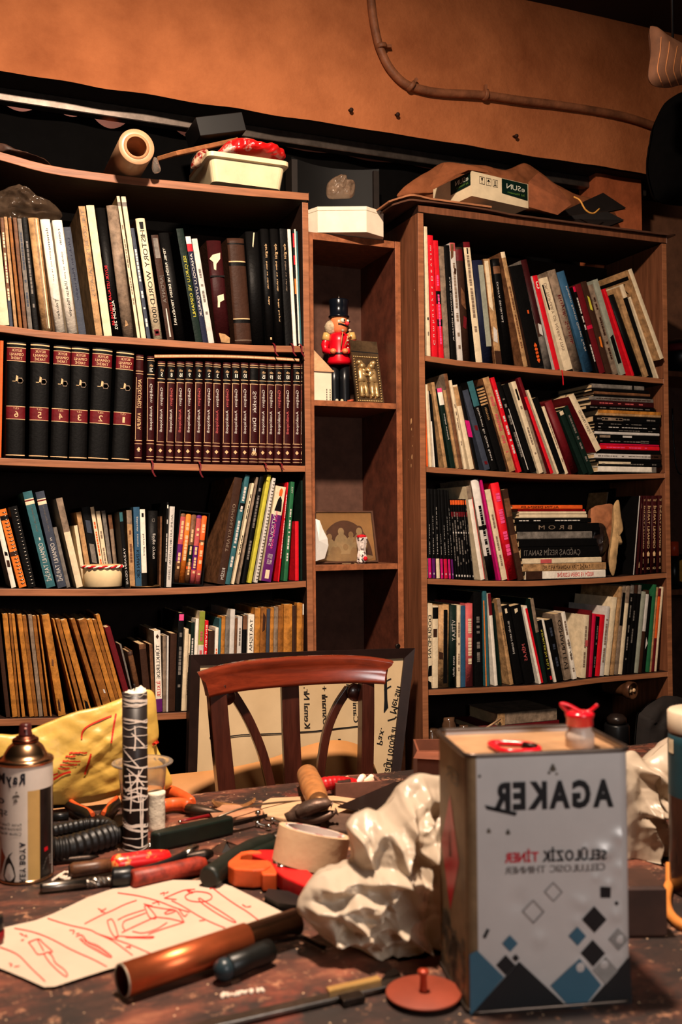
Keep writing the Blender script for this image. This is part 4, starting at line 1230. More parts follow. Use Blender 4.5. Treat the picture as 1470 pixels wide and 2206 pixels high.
S3 = [
    (1133, 1305, 1231, 1248, 'wh', 'white book with red lettering', {'p': [(0, .2, 0, 1, 'db')], 't': 'RESİM VE DESEN ÜZERİNE', 'tc': 'rd', 'tf': (.38, .84), 'dy': 0}), (1128, 1306, 1216, 1232, 'tn', 'tan costume history book', {'t': 'TARİHİ TÜRK KADIN KIYAFETLERİ', 'tc': 'db', 'tf': (.22, .8)}),
    (1126, 1296, 1204, 1216, 'cr', 'cream book with a red stain', {'p': [(.22, .36, .1, .8, 'ro')]}), (1123, 1291, 1180, 1204, 'bk', 'thick black book', {'t': 'ÇAĞDAŞ RESİM SANATI', 'tc': 'gy', 'tf': (.03, .75)}),
    (1119, 1286, 1163, 1180, 'bk', 'plain black book', {}), (1115, 1276, 1146, 1162, 'gy', 'grey dusty book', {}), (1113, 1291, 1128, 1146, 'bk', 'black book BROM', {'t': 'B R O M', 'tc': 'lb', 'tf': (.25, .66)}),
    (1110, 1274, 1117, 1128, 'bk', 'black book with white dots', {'mk': 'wk'}), (1119, 1265, 1108, 1116, 'cr', 'slim cream book', {}), (1119, 1263, 1102, 1108, 'cr', 'second slim cream book', {}),
    (1116, 1260, 1096, 1101, 'rd', 'thin red booklet', {'dy': .01}), (1105, 1255, 1087, 1096, 'og2', 'orange booklet', {'t': 'ALTIN DESENLER', 'tc': 'bk', 'tf': (.1, .65)}),
]
hstack('stack', S3, max(ZF['R3'](1.42 + .02 * q) for q in range(13)) + 0.0012, 'the third right shelf stack', 'books in the flat stack on the third right shelf')
OT = lambda n: {'h': True, 't': 'OSMANLI TARİHİ', 'tc': 'gl', 'tf': (.32, .88), 'ts': .42, 'up': True, 'p': [('gl', [(.3, .22), (.7, .22), (.75, .26), (.5, .285), (.25, .26)]), ('gl', [(.45, .13), (.55, .13), (.55, .19), (.45, .19)])], 'tt': [('Cilt', 'gl', .05, .08, .6, 1), ('Tarih', 'gl', .93, .96, .6, 1)]}
R3b = [
    (1308, 1341, 9, 1060, 'lb', 'torn old book leaning right', {'cov': 'tn', 'dy': .13, 'D': .09}), (1330, 1352, 12, 1052, 'bk', 'tall black book leaning right', {'dy': .10, 'D': .1}), (1344, 1360, 4, 1070, 'wk', 'thin white-edged board', {'cov': 'bk', 'D': .1}),
    (1365, 1367, 13, 1069, 'mr', 'brown volume with gold medals', {'h': True, 'p': [('gl', [(.2, .08), (.8, .08), (.85, .13), (.5, .16), (.2, .13)]), ('lb', [(.4, .84), (.7, .84), (.75, .89), (.5, .91)])]}), (1381, 1383, 16, 1069, 'mr', 'brown gold-lettered history volume', OT('1')), (1396, 1398, 13, 1069, 'mr', 'brown gold-lettered history volume', OT('2')), (1409, 1411, 12, 1069, 'mr', 'brown gold-lettered history volume', OT('3')), (1427, 1429, 18, 1068, 'mr', 'brown gold-lettered history volume', OT('4')),
]
row('R3', R3b, 'right of third shelf flat stack', group='books on the third shelf of the right bookcase')

R4 = [
    (926, 926, 12, 1301, 'cr', 'cream book with black letters', {'t': 'DOĞUMDAN', 'tf': (.35, .86), 'ts': .6, 'p': [('bk', [(.2, .14), (.9, .15), (.9, .27), (.3, .26)]), ('bk', [(0, 0), (.9, .0), (.8, .07), (0, .1)])]}), (938, 939, 12, 1306, 'cr', 'cream book with dark head', {'b': [(.84, .98, 'bk')], 'p': [('db', [(.1, .62), (.8, .62), (.8, .72), (.1, .72)])]}),
    (957, 958, 23, 1304, 'tn', 'tan book with black title strip', {'h': True, 'p': [('bk', [(.42, .05), (.78, .05), (.78, .94), (.42, .94)]), ('db', [(.0, .36), (.4, .34), (.4, .42), (.0, .44)])], 'tt': [('SEMPOZYUMU', 'wk', .5, .9, .2, 0)]}),
    (977.5, 978, 15, 1305, 'dg', 'black-green book VİTRAY', {'t': 'VİTRAY', 'tc': 'wk', 'tf': (.56, .82), 'ts': .5, 'tt': [('sanat okulu', 'wk', .13, .38, .28, 0)]}), (989, 989.5, 8, 1304, 'cr', 'slim cream book', {'mk': 'lb'}), (999, 999, 11, 1306, 'bl', 'dark blue book', {}),
    (1013, 1012.5, 17, 1301, 'ro', 'rose red book', {'h': True, 'mk': 'cr'}), (1032.5, 1031, 19, 1276, 'bk', 'tall black book', {'mk': 'gy', 'h': False}), (1051, 1045, 11, 1274, 'te', 'teal book with orange edge', {'p': [('og', [(.0, 0), (.3, 0), (.3, .9), (.0, .9)])]}),
    (1070, 1054, 10, 1279, 'wh', 'white book with dark red head', {'b': [(.76, 1, 'dr')]}), (1082, 1068, 9, 1300, 'dg', 'dark green book', {}), (1101, 1068, 13, 1291, 'tn', 'tan architecture book', {'t': 'Osmanlı Mimarisi', 'tf': (.45, .8), 'ts': .35, 'b': [(.84, 1, 'lb')]}),
    (1120, 1090, 17, 1305, 'bk', 'black book with white capitals', {'t': 'SELANİK KENT REHBERİ', 'tc': 'wk', 'tf': (.38, .8), 'ts': .22, 'p': [('cr', [(.3, .9), (.6, .9), (.6, .96), (.3, .96)])], 'h': False}), (1143, 1111, 24, 1305, 'bk', 'wide black book with red title', {'t': 'MİRAS', 'tc': 'ro', 'tf': (.28, .5), 'ts': .3, 'p': [('cr', [(.3, .9), (.6, .92), (.6, .96), (.3, .96)])], 'h': False}),
    (1166.5, 1128.5, 10, 1307, 'wh', 'white book with red stripe', {'p': [('rd', [(.45, 0), (.95, 0), (.95, .97), (.45, .97)])]}), (1178, 1147, 9, 1290, 'dg', 'dark green and brown book', {'b': [(.6, 1, 'lb')]}),
    (1188, 1163, 13, 1338, 'bk', 'black book with yellow title', {'t': 'RENKLERİN DİLİ', 'tc': 'ye', 'tf': (.2, .85), 'ts': .4, 'p': [('rd', [(.4, .04), (.8, .04), (.8, .1), (.4, .1)])]}), (1197, 1169, 6, 1335, 'wh', 'thin white book', {}),
    (1208, 1183, 14, 1336, 'bk', 'black-blue book', {'mk': 'sl', 'h': False}), (1226, 1203, 16, 1323, 'lb', 'brown-grey book with broad black letters', {'t': 'OSMANLI EVİ', 'tf': (.14, .9), 'ts': .55, 'h': False}), (1239, 1213, 10, 1320, 'wh', 'white book with black title', {'t': 'İSLAM', 'tf': (.3, .55), 'ts': .55, 'mk': 'lb'}),
    (1257, 1265, 11, 1326, 'cr', 'cream book leaning right', {'mk': 'lb', 'p': [('ro', [(.5, .5), (1, .5), (1, .6), (.5, .6)])]}), (1266.5, 1274, 5, 1316, 'dr', 'thin dark red book', {}), (1272, 1281.5, 8, 1325, 'cm', 'crimson book', {}), (1279.5, 1290, 7, 1329, 'bk', 'slim black book', {'mk': 'gy'}), (1287.5, 1300, 11, 1325, 'rd', 'bright red book', {}),
    (1297, 1311, 9, 1307, 'wk', 'white book with sketch marks', {'mk': 'lb'}), (1308, 1327, 11, 1287, 'cr', 'cream book', {}), (1319, 1337, 8, 1264, 'tn', 'tall tan magazine', {'c': 'magazine', 'n': 'magazine'}), (1328, 1346.5, 8, 1262, 'lb', 'tall magazine with black tag', {'c': 'magazine', 'n': 'magazine', 'p': [('bk', [(.1, .55), (.9, .55), (.9, .92), (.1, .92)])]}), (1337, 1355, 8, 1262, 'cr', 'tall pale magazine', {'c': 'magazine', 'n': 'magazine', 'b': [(.8, 1, 'lb')]}),
    (1346, 1364, 8, 1260, 'bk', 'tall black magazine', {'c': 'magazine', 'n': 'magazine', 'mk': 'gy', 'b': [(.9, 1, 'gy')]}), (1355, 1372, 8, 1260, 'bk', 'tall black magazine', {'c': 'magazine', 'n': 'magazine', 'mk': 'gy', 'b': [(.9, 1, 'db')]}), (1363, 1380, 7, 1261, 'bk', 'tall black magazine', {'c': 'magazine', 'n': 'magazine', 'b': [(.9, 1, 'gy')]}),
    (1371.5, 1388.5, 8, 1275, 'sg', 'teal-grey book', {}), (1379.5, 1397, 7, 1272, 'db', 'dark book with white upper half', {'b': [(.5, .95, 'wk')]}), (1388, 1404, 7, 1285, 'bk', 'black book', {'p': [('wk', [(.1, .3), (1, .38), (.2, .46)])]}), (1396, 1411, 9, 1260, 'gr', 'green book', {}), (1402.5, 1418, 4, 1266, 'tn', 'thin tan booklet', {}), (1407.5, 1423, 7, 1268, 'dr', 'red-brown book', {'b': [(.4, .9, 'og2')]}), (1413, 1428.5, 5, 1265, 'cr', 'thin cream booklet', {}),
]
row('R4', R4, 'right bookcase fourth shelf', group='books on the fourth shelf of the right bookcase')
# ================================================================== small things on the shelves
CARD = mat('brown_paper', (150, 88, 54), rough=0.8, var=0.2, scale=16, bump=0.35, bscale=40, spec=0.15)
WPLAS = mat('aged_white_plastic', (226, 208, 168), rough=0.45, var=0.12, scale=14, spec=0.4)
FILM = mat('clear_film', (220, 205, 190), rough=0.12, var=0.1, trans=0.85, ior=1.3, bump=0.3, bscale=40, spec=0.5)
z3 = ZF['L3']
# round box with twisted red and white cord
p = onY(221, 1268, YB + 0.045)
t = thing('round_box', 'round cream box with red and white cord on its lid, third left shelf', 'box', (p.x, YB + 0.046, z3(p.x) + 0.001))
M = Matrix.Translation(V((p.x, YB + 0.046, z3(p.x) + 0.0032)))
RB = 0.0425
MB().lathe([(0, 0), (RB - .002, 0), (RB, .002), (RB, .043), (RB - .001, .0445)], 40, M=M).build('box_body', mat('cream_card', (230, 204, 158), rough=0.7, var=0.08, scale=20, spec=0.2), t)
MB().lathe([(RB - .001, .0446), (RB - .0005, .0475), (RB - .004, .049), (0, .049)], 40, M=M).build('box_lid', mat('lid_card', (206, 170, 120), rough=0.7, var=0.1), t)
mb = MB()
for q, ph in ((0, 0.0), (1, math.pi)):
    mb.tube([V((p.x, YB + 0.046, z3(p.x) + 0.0475)) + V(((RB + .0015 + .0018 * math.cos(11 * a + ph)) * math.cos(a), (RB + .0015 + .0018 * math.cos(11 * a + ph)) * math.sin(a), .0018 * math.sin(11 * a + ph))) for a in [2 * math.pi * i / 150 for i in range(150)]], 0.0021, 6, q, closed=True)
mb.build('twisted_cord', [pm('rd'), pm('wh')], t)
# little lid lying in front of the books
p = onY(316, 1263, YB + 0.02)
tag(MB().lathe([(0, 0), (.028, 0), (.034, .003), (.0335, .0045), (.027, .002), (0, .002)], 32, M=Matrix.Translation(V((p.x, YB + 0.034, z3(p.x) + 0.0006)))).build('metal_dish', mat('brass_dish', (150, 112, 70), rough=0.45, metal=0.8, var=0.25)), 'small flat brass dish lying before the blue and white books', 'dish')
# thin folder lying on the encyclopedias
t = thing('folder', 'tan cardboard folder lying flat across the maroon encyclopedias', 'folder', (0.65, YB, 1.58))
e0, e1 = onY(333, 771, YB + .004), onY(645, 779, YB + .004)
def fold(u, v):
    x = e0.x + (e1.x - e0.x) * u
    z = e0.z + (e1.z - e0.z) * u
    return x, z
for nm, dz, th, mm in (('lower_cover', 0.0, 0.0016, CARD), ('sheaf', 0.0018, 0.0040, PAGES), ('upper_cover', 0.0060, 0.0014, CARD)):
    mb = MB()
    for lo in (0, 1):
        mb.grid(lambda u, v: (fold(u, v)[0], YB + .004 + .17 * v, fold(u, v)[1] + dz + .004 * math.sin(u * 3.1) + (th if lo else 0)), 16, 2)
    n = 17
    for i in range(16):
        mb.f.append((i, i + 1, 51 + i + 1, 51 + i)); mb.m.append(0); mb.s.append(False)
    mb.build(nm, mm, t)
# clear bag on top of the upper row, far left
mb = MB()
inflate(mb, [(-20, 474), (-20, 430), (5, 412), (35, 402), (60, 408), (85, 430), (125, 450), (132, 470), (95, 473), (40, 472)], YB + 0.07, .04, .05, .016, 26, 4.0, rings=24, ang=-.6)
tag(mb.build('plastic_bag', mat('grey_film', (130, 106, 86), rough=0.12, var=0.3, alpha=0.3, spec=0.6, bump=0.3)), 'crumpled dark clear bag lying on the upper row of books at far left', 'bag')
# dust sheet on top of the left case
mb = MB()
inflate(mb, [(-30, 350), (-30, 318), (5, 321), (40, 336), (80, 350), (112, 359), (70, 357), (20, 352)], YB + 0.05, .05, .1, .006, 18, 2.0, rings=10)
for p_ in mb.v:
    p_.z = max(p_.z, ltop(p_.x) + .002)
tag(mb.build('leather_scrap', mat('brown_leather', (82, 50, 34), rough=0.6, var=0.3)), 'dark brown leather scrap draped on top left end of left bookcase', 'leather')

# --- on top of the left bookcase
zt = 1.966
p = onY(294.5, 319.5, YB - 0.075)
RR = 0.0385
p.z = max(ltop(p.x - .03), ltop(p.x), ltop(p.x + .03)) + RR + .0012
t = thing('paper_roll', 'large roll with thick cardboard core pointing outward atop left bookcase', 'roll', (p.x, YB - 0.075, p.z))
MR = Matrix.Translation(p) @ Matrix.Rotation(-math.pi / 2, 4, 'X')
MB().lathe([(.0275, 0), (RR - .001, 0), (RR, .002), (RR, .30), (.0275, .30)], 44, M=MR, caps=False).build('wound_sheet', mat('roll_sheet', (196, 150, 112), rough=0.4, var=0.12, scale=20, coat=0.2), t)
MB().lathe([(.0215, -.001), (.0270, -.001), (.0270, .3), (.0215, .3), (.0215, -.001)], 40, M=MR, caps=False).build('cardboard_core', mat('core_card', (190, 134, 92), rough=0.8, var=0.15), t)
mb = MB()
inflate(mb, [(331, 340), (340, 345), (346, 368), (333, 374), (327, 362)], YB - 0.03, .006, .006, .004, 60, 9.0, rings=8)
mb.build('loose_film_end', FILM, t)

# tray with packages
zb0 = zt + 0.0
A, B = onY(453, 396, YB + .006), onY(611, 408, YB + .006)
zb = max(ltop(.60 + .02 * k) for k in range(11)) + 0.0012
t = thing('plastic_tray', 'cream plastic tray on the left bookcase holding a red package', 'tray', ((A.x + B.x) / 2, YB + .1, zb))
x0, x1 = A.x - .006, B.x + .002
mb = MB()
prof = [(0.010, 0.0), (0.002, 0.050), (0.0, 0.051), (-0.006, 0.052), (-0.006, 0.062), (-0.003, 0.064), (0.003, 0.063), (0.006, 0.05), (0.014, 0.005)]
YL = 0.175
rings_ = []
for ins, h in prof:
    c = 0.014
    X0, X1, Y0, Y1 = x0 + ins, x1 - ins, YB - .012 + ins, YB - .012 + YL - ins
    ring = []
    for cx, cy, a0 in ((X1 - c, Y0 + c, -90), (X1 - c, Y1 - c, 0), (X0 + c, Y1 - c, 90), (X0 + c, Y0 + c, 180)):
        for k in range(5):
            a = R_(a0 + 22.5 * k)
            ring.append(V((cx + c * math.cos(a), cy + c * math.sin(a), zb + h)))
    rings_.append(ring)
n = len(rings_[0])
for r in rings_:
    mb.v += r
for k in range(len(rings_) - 1):
    for i in range(n):
        j = (i + 1) % n
        mb.f.append((k * n + i, k * n + j, (k + 1) * n + j, (k + 1) * n + i)); mb.m.append(0); mb.s.append(False)
mb.f.append(tuple(reversed(range(n)))); mb.f.append(tuple((len(rings_) - 1) * n + i for i in range(n))); mb.m += [0, 0]; mb.s += [False, False]
mb.build('tray_body', WPLAS, t)
REDP = mat('red_printed_film', (206, 22, 24), rough=0.25, var=0.35, scale=22, rgb2=(220, 190, 170), lo=0.38, hi=0.46, spec=0.6, coat=0.4)
mb = MB()
inflate(mb, [(455, 342), (470, 325), (490, 308), (530, 306), (560, 316), (600, 322), (614, 330), (606, 346), (540, 345)], YB + 0.07, .05, .05, .012, 24, 3.0, rings=24, ang=.3)
tag(mb.build('snack_package', REDP), 'shiny red and silver package lying in the cream tray', 'package')
mb = MB()
inflate(mb, [(412, 362), (416, 342), (430, 325), (444, 322), (454, 334), (446, 346), (428, 360)], YB + 0.05, .02, .03, .006, 40, 6.0, rings=14, ang=1.2)
tag(mb.build('wrapper', mat('wrapper_film', (206, 170, 140), rough=0.3, var=0.3, rgb2=(120, 20, 16), scale=26, lo=.42, hi=.5)), 'crumpled red and white wrapper leaning on left side of cream tray', 'wrapper')
# plank pile and black box
q0, q1 = onY(360, 336, YB + .03), onY(494, 306, YB + .15)
t_ = MB()
d = (q1 - q0)
t_.rbox((0, -.03, -.005), (d.length, .03, .005), .0012, M=frame(q0, d))
tag(t_.build('wooden_plank', mat('raw_plank', (172, 112, 70), rough=0.6, var=0.2, scale=14, stretch=(.4, 6, 6))), 'bare wooden plank sloping up behind the paper roll', 'plank')
q0 = onY(526, 318, YB + .13)
tag(MB().rbox((q0.x - .03, YB + .14, zb + .02), (q0.x + .075, YB + .16, q0.z + .018), .002).build('wooden_block', mat('raw_plank2', (190, 124, 72), rough=0.6, var=0.15, scale=14)), 'upright tan wooden board behind the red package', 'board')
q = [onY(432, 293, YB + .12), onY(531, 281, YB + .12), onY(527, 240, YB + .12), onY(430, 252, YB + .12)]
dr_ = (q[1] - q[0]); dr_.z = 0
ht = q[3].z - q[0].z
mb = MB().rbox((0, 0, 0), ((q[1] - q[0]).length, .11, ht), .0015, M=frame(q[0], q[1] - q[0]))
tag(mb.build('carton', mat('black_card', (12, 10, 10), rough=0.5, var=0.2, scale=20)), 'black box tilted on the pile above the cream tray', 'box')
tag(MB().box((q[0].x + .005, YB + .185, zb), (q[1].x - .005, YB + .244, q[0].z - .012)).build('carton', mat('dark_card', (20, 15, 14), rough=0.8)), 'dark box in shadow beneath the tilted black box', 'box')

# --- on top of the narrow column
zc = 1.9145
B0 = onY(685, 487, YC + .005)
hd = R0.copy(); hd.z = 0; hd.normalize()
poly = []
pnt = V((B0.x, B0.y, 0))
for k, L in enumerate((.121, .062, .045, .062, .121, .062, .045, .062)):
    poly.append((pnt.x, pnt.y))
    a = R_(45 * k)
    pnt = pnt + V((hd.x * math.cos(a) - hd.y * math.sin(a), hd.x * math.sin(a) + hd.y * math.cos(a), 0)) * L
t = thing('octagonal_box', 'white octagonal box on top of the narrow column', 'box', (sum(a for a, b in poly) / 8, sum(b for a, b in poly) / 8, zc))
HB = 0.066
MB().prism(poly, zc + .001, zc + HB - .0105).build('box_body', mat('white_card', (236, 220, 196), rough=0.55, var=0.08, scale=18, spec=.3), t, bevel=.001)
cxx, cyy = sum(a for a, b in poly) / 8, sum(b for a, b in poly) / 8
MB().prism([(cxx + (a - cxx) * 1.004, cyy + (b - cyy) * 1.004) for a, b in poly], zc + HB - .0102, zc + HB).build('box_lid', mat('white_card', (236, 220, 196)), t, bevel=.001)
mb = MB()
inflate(mb, [(707, 426), (704, 402), (712, 388), (728, 380), (744, 378), (750, 390), (765, 398), (760, 424), (735, 428)], cyy - .02, .03, .03, .012, 40, 5.0, rings=20, ang=1.2, zmin=zc + HB + .0008)
tag(mb.build('plastic_wrap', mat('dusty_film', (200, 166, 136), rough=0.14, var=0.3, alpha=.5, trans=0.2, spec=.6, bump=.3)), 'crumpled clear plastic wrap sitting on the white octagonal box', 'wrap')
# black bin behind the box
zz = zc + .001
a0, a1 = onY(628, 440, YC + .17), onY(816, 440, YC + .17)
t = thing('storage_bin', 'black open bin in shadow behind the white octagonal box', 'bin', ((a0.x + a1.x) / 2, YC + .17, zz))
ztop = onY(720, 352, YC + .17).z
BIN = mat('bin_plastic', (8, 7, 7), rough=0.7, var=0.15)
mb = MB()
def binw(u, v):
    return (a0.x + (a1.x - a0.x) * u, YC + .165 + .04 * (2 * u - 1) ** 2 * -1 + .04, zz + (ztop - zz) * v)
mb.grid(binw, 20, 1)
mb.grid(lambda u, v: (binw(u, v)[0], binw(u, v)[1] + .004, binw(u, v)[2]), 20, 1)
mb.box((a0.x, YC + .215, zz), (a1.x, YC + .219, ztop))
mb.box((a0.x + .01, YC + .205, zz), (a1.x - .01, YC + .216, zz + .003))
mb.build('bin_wall', BIN, t)
for xx in (a0.x, a1.x - .016):
    MB().box((xx, YC + .165, zz), (xx + .016, YC + .219, ztop - .006)).build('corner_post', mat('bin_post', (34, 25, 20), rough=0.6), t)

# --- inside the column: nutcracker, plaque, ceramic house, photo, paper, sweets
zs = 1.4995
PAINT = lambda n, c, **k: mat('paint_' + n, c, rough=k.get('rough', .3), var=.06, spec=.5)
c0 = onY(741, 856, YC + .105)
nx, ny = c0.x, YC + .134
S = (onY(741, 648, ny).z - zs) / 0.205
t = thing('nutcracker', 'red and black nutcracker soldier standing in the narrow column', 'figurine', (nx, ny, zs))
BKP, RDP, SKN, HAIR = PAINT('black', (16, 18, 22)), PAINT('red', (214, 10, 30)), PAINT('skin', (226, 132, 82)), mat('white_fur', (214, 190, 156), rough=.9, var=.2, scale=90, bump=.6, bscale=160)
Z = lambda f: zs + f * S
TM = Matrix.Translation(V((nx, ny, 0)))
ux = R0.copy(); ux.z = 0; ux.normalize()      # towards picture right
def at(u, f, w=0.0):
    return V((nx, ny, Z(f))) + ux * u + V((-ux.y, ux.x, 0)) * w
MB().lathe([(0, 0), (.021 * S, 0), (.022 * S, .004 * S), (.021 * S, .008 * S), (0, .008 * S)], 28, M=Matrix.Translation(V((nx, ny, zs + .0003)))).build('base', BKP, t)
for s in (-1, 1):
    MB().lathe([(.0085 * S, .008 * S), (.009 * S, .012 * S), (.0085 * S, .05 * S), (.009 * S, .082 * S)], 16, M=Matrix.Translation(V((nx, ny, zs)) + ux * (s * .0088 * S))).build('leg', BKP, t)
MB().lathe([(.0, .081 * S), (.019 * S, .081 * S), (.0205 * S, .087 * S), (.0165 * S, .102 * S), (.0175 * S, .125 * S), (.017 * S, .138 * S), (.008 * S, .143 * S), (0, .143 * S)], 26, M=Matrix.Translation(V((nx, ny, zs)))).build('coat', RDP, t)
MB().lathe([(.0172 * S, .1), (.0182 * S, .101), (.0182 * S, .106), (.0172 * S, .107)], 26, M=Matrix.Translation(V((nx, ny, zs - .1 + .098 * S)))).build('belt', BKP, t)
for s in (-1, 1):
    m = MB().tube([at(s * .019 * S, .138 / .205 * .205), at(s * .024 * S, .120), at(s * .023 * S, .108), at(s * .012 * S, .104, -.018 * S)], [.0065 * S, .007 * S, .0062 * S, .0052 * S], 12)
    a_ = m.build('arm', RDP, t)
    MB().ball(at(s * .010 * S, .104, -.020 * S), .0055 * S, 8).build('hand', SKN, a_)
    MB().tube([at(s * .0195 * S, .142), at(s * .0225 * S, .128)], [.0072 * S, .0078 * S], 12).build('epaulette', PAINT('gold', (214, 170, 100)), a_)
MB().lathe([(.0, .140 * S), (.010 * S, .141 * S), (.0145 * S, .147 * S), (.0150 * S, .160 * S), (.0145 * S, .172 * S), (0, .173 * S)], 26, M=Matrix.Translation(V((nx, ny, zs)))).build('head', SKN, t)
hh = [o for o in t.children if o.name.startswith('head')][0]
fw = (-V((-ux.y, ux.x, 0)) * .55 + ux * .83).normalized()      # the way the face looks
sd = V((-fw.y, fw.x, 0))
hc = V((nx, ny, zs))
MB().ball(hc + fw * .0165 * S + V((0, 0, .1585 * S)), .0042 * S, 8).build('nose', PAINT('nose', (226, 50, 60)), hh)
for s in (-1, 1):
    e_ = MB().ball(hc + fw * .0122 * S + sd * (s * .0068 * S) + V((0, 0, .1635 * S)), .0046 * S, 8)
    eo = e_.build('eye', PAINT('eyewhite', (240, 230, 206)), hh)
    m2 = MB().ball(hc + fw * .0158 * S + sd * (s * .0074 * S) + V((0, 0, .1635 * S)), .0021 * S, 8)
    m2.build('pupil', BKP, hh)
MB().tube([hc + fw * (.0145 * S * math.cos(a)) + sd * (.0150 * S * math.sin(a)) + V((0, 0, (.1535 + .004 * abs(math.sin(a))) * S)) for a in [R_(-60 + 12 * i) for i in range(11)]], .0019 * S, 6).build('moustache', BKP, hh)
hb_ = MB()
for i in range(3):
    hb_.ball(hc - fw * .010 * S + sd * ((i - 1) * .009 * S) + V((0, 0, (.155 - .003 * abs(i - 1)) * S)), .0115 * S, 9, sc=(1, 1, 1.25))
hb_.build('hair', HAIR, hh)
MB().lathe([(0, .171 * S), (.0175 * S, .171 * S), (.018 * S, .174 * S), (.0155 * S, .176 * S), (.0160 * S, .192 * S), (.0172 * S, .203 * S), (.0160 * S, .2055 * S), (0, .206 * S)], 28, M=Matrix.Translation(V((nx, ny, zs)))).build('hat', PAINT('hatblack', (12, 16, 24), rough=.18), t)
MB().tube([at(0, .205), at(0, .216)], [.0014 * S, .0006 * S], 6).build('hat_spike', STEEL, t)
mb = MB()
for i in range(4):
    mb.ball(hc + fw * .0178 * S + V((0, 0, (.112 + .007 * i) * S)), .0016 * S, 6)
mb.build('coat_buttons', PAINT('white', (238, 224, 210)), t)
for s, (du, df) in ((-1, (.002, .152)), (1, (.014, .152))):
    MB().tube([at(.006 * S + s * .004, .112, -.024 * S), at(du * S + .006, df - .012, -.024 * S)], .0009 * S, 6).build('drumstick', mat('stick_wood', (206, 150, 100), rough=.5), t)
    MB().ball(at(du * S + .006, df - .010, -.024 * S), .0028 * S, 8).build('drumstick_head', mat('stick_ball', (206, 180, 150), rough=.3), t)

for part_ in t.children_recursive:
    for v_ in part_.data.vertices:
        v_.co.x *= 1.12
        v_.co.y *= 1.12

# embossed plaque leaning before it
P0, P1, P2, P3 = onY(769, 851, YC + .045), onY(828, 850, YC + .045), onY(818, 735, YC + .085), onY(748, 734, YC + .085)
P0.z = P1.z = zs + .0006
X_ = (P1 - P0); Wd = X_.length
Y_ = ((P3 - P0) + (P2 - P1)) / 2
Ht = Y_.length
Xn, Yn = X_.normalized(), (Y_ - X_.normalized() * Y_.dot(X_.normalized())).normalized()
sh = Y_.dot(Xn) / Ht
Nn = Xn.cross(Yn)
if Nn.y > 0:
    Nn = -Nn
t = thing('embossed_plaque', 'bronze plaque embossed with two dwarf figures leaning before the nutcracker', 'plaque', P0)
def pl(u, v, d=0.0):
    return P0 + X_ * u + Y_ * v + Nn * d
mb = MB()
for d_ in (0.0, -.007):
    mb.v += [pl(0, 0, d_), pl(1, 0, d_), pl(1, 1, d_), pl(0, 1, d_)]
mb.f += [(0, 1, 2, 3), (7, 6, 5, 4), (0, 4, 5, 1), (1, 5, 6, 2), (2, 6, 7, 3), (3, 7, 4, 0)]
mb.m += [0] * 6; mb.s += [False] * 6
BRZ = mat('dark_bronze', (104, 82, 58), rough=.4, metal=.75, var=.25, scale=40)
GLD = mat('rubbed_gold', (226, 190, 130), rough=.35, metal=.7, var=.25, scale=60)
mb.build('plate', BRZ, t)
mb = MB()
for i in range(14):
    for (u, v, du, dv) in ((.08 + .84 * i / 13, .05, .03, .018), (.08 + .84 * i / 13, .74, .03, .018)):
        mb.ball(pl(u, v, .0007), .0022, 5)
for i in range(18):
    for u in (.07, .93):
        mb.ball(pl(u, .05 + .69 * i / 17, .0007), .0022, 5)
mb.build('beaded_border', GLD, t)
for cx_, fl in ((.33, 1), (.67, -1)):
    mb = MB()
    g = lambda u, v: pl(cx_ + fl * u, v, .0012)
    mb.ball(g(0, .59), .0095, 8); mb.ball(g(-.09, .645), .0075, 8); mb.tube([g(-.11, .63), g(-.02, .655), g(.07, .61)], [.004, .005, .002], 8)
    mb.tube([g(0, .57), g(-.02, .50), g(-.02, .42), g(-.03, .34)], [.008, .0115, .0105, .0145], 12, flat=.35, up=tuple(Nn))
    mb.tube([g(-.02, .53), g(.10, .52), g(.17, .56)], [.0055, .005, .0045], 8)
    mb.tube([g(-.03, .49), g(.08, .44), g(.15, .47)], [.0055, .005, .0045], 8)
    mb.tube([g(-.09, .33), g(-.10, .22), g(-.12, .13), g(-.04, .125)], [.007, .006, .006, .0055], 8)
    mb.tube([g(.03, .33), g(.06, .24), g(.05, .13), g(.13, .125)], [.007, .006, .006, .0055], 8)
    mb.build('relief_figure', GLD, t)
mb = MB()
mb.add([pl(0, .815, .0006), pl(1, .805, .0006), pl(1, .82, .0006), pl(0, .83, .0006)], [(0, 1, 2, 3)])
mb.build('score_line', BLACK, t)

# ceramic house
g0, g1 = onY(676, 852, YC + .05), onY(712, 852, YC + .05)
t = thing('ceramic_house', 'small white ceramic house at the left end of the nutcracker shelf', 'ornament', (g0.x, YC + .05, zs))
hx0, hx1, hy0, hy1 = 0.8745, g1.x, YC + .03, YC + .085
ze, zr = onY(700, 800, YC + .04).z, onY(684, 748, YC + .06).z
MB().box((hx0, hy0, zs + .0003), (hx1 - .004, hy1, ze)).build('house_wall', mat('white_ceramic', (230, 212, 186), rough=.35, var=.06), t, bevel=.0008)
m = MB()
rx = .8745 + .008
vs_ = [(hx0, hy0 - .003, ze), (hx1, hy0 - .003, ze), (hx1, hy1 + .003, ze), (hx0, hy1 + .003, ze), (hx0, hy0 + .02, zr), (rx, hy0 + .02, zr), (rx, hy1 - .02, zr), (hx0, hy1 - .02, zr)]
m.add(vs_, [(3, 2, 1, 0), (0, 1, 5, 4), (1, 2, 6, 5), (2, 3, 7, 6), (3, 0, 4, 7), (4, 5, 6, 7)])
m.box((hx0, hy0 - .004, ze - .003), (hx1 + .001, hy1 + .004, ze + .001))
m.build('house_roof', mat('roof_ceramic', (206, 160, 118), rough=.5, var=.15, scale=60), t)
m = MB()
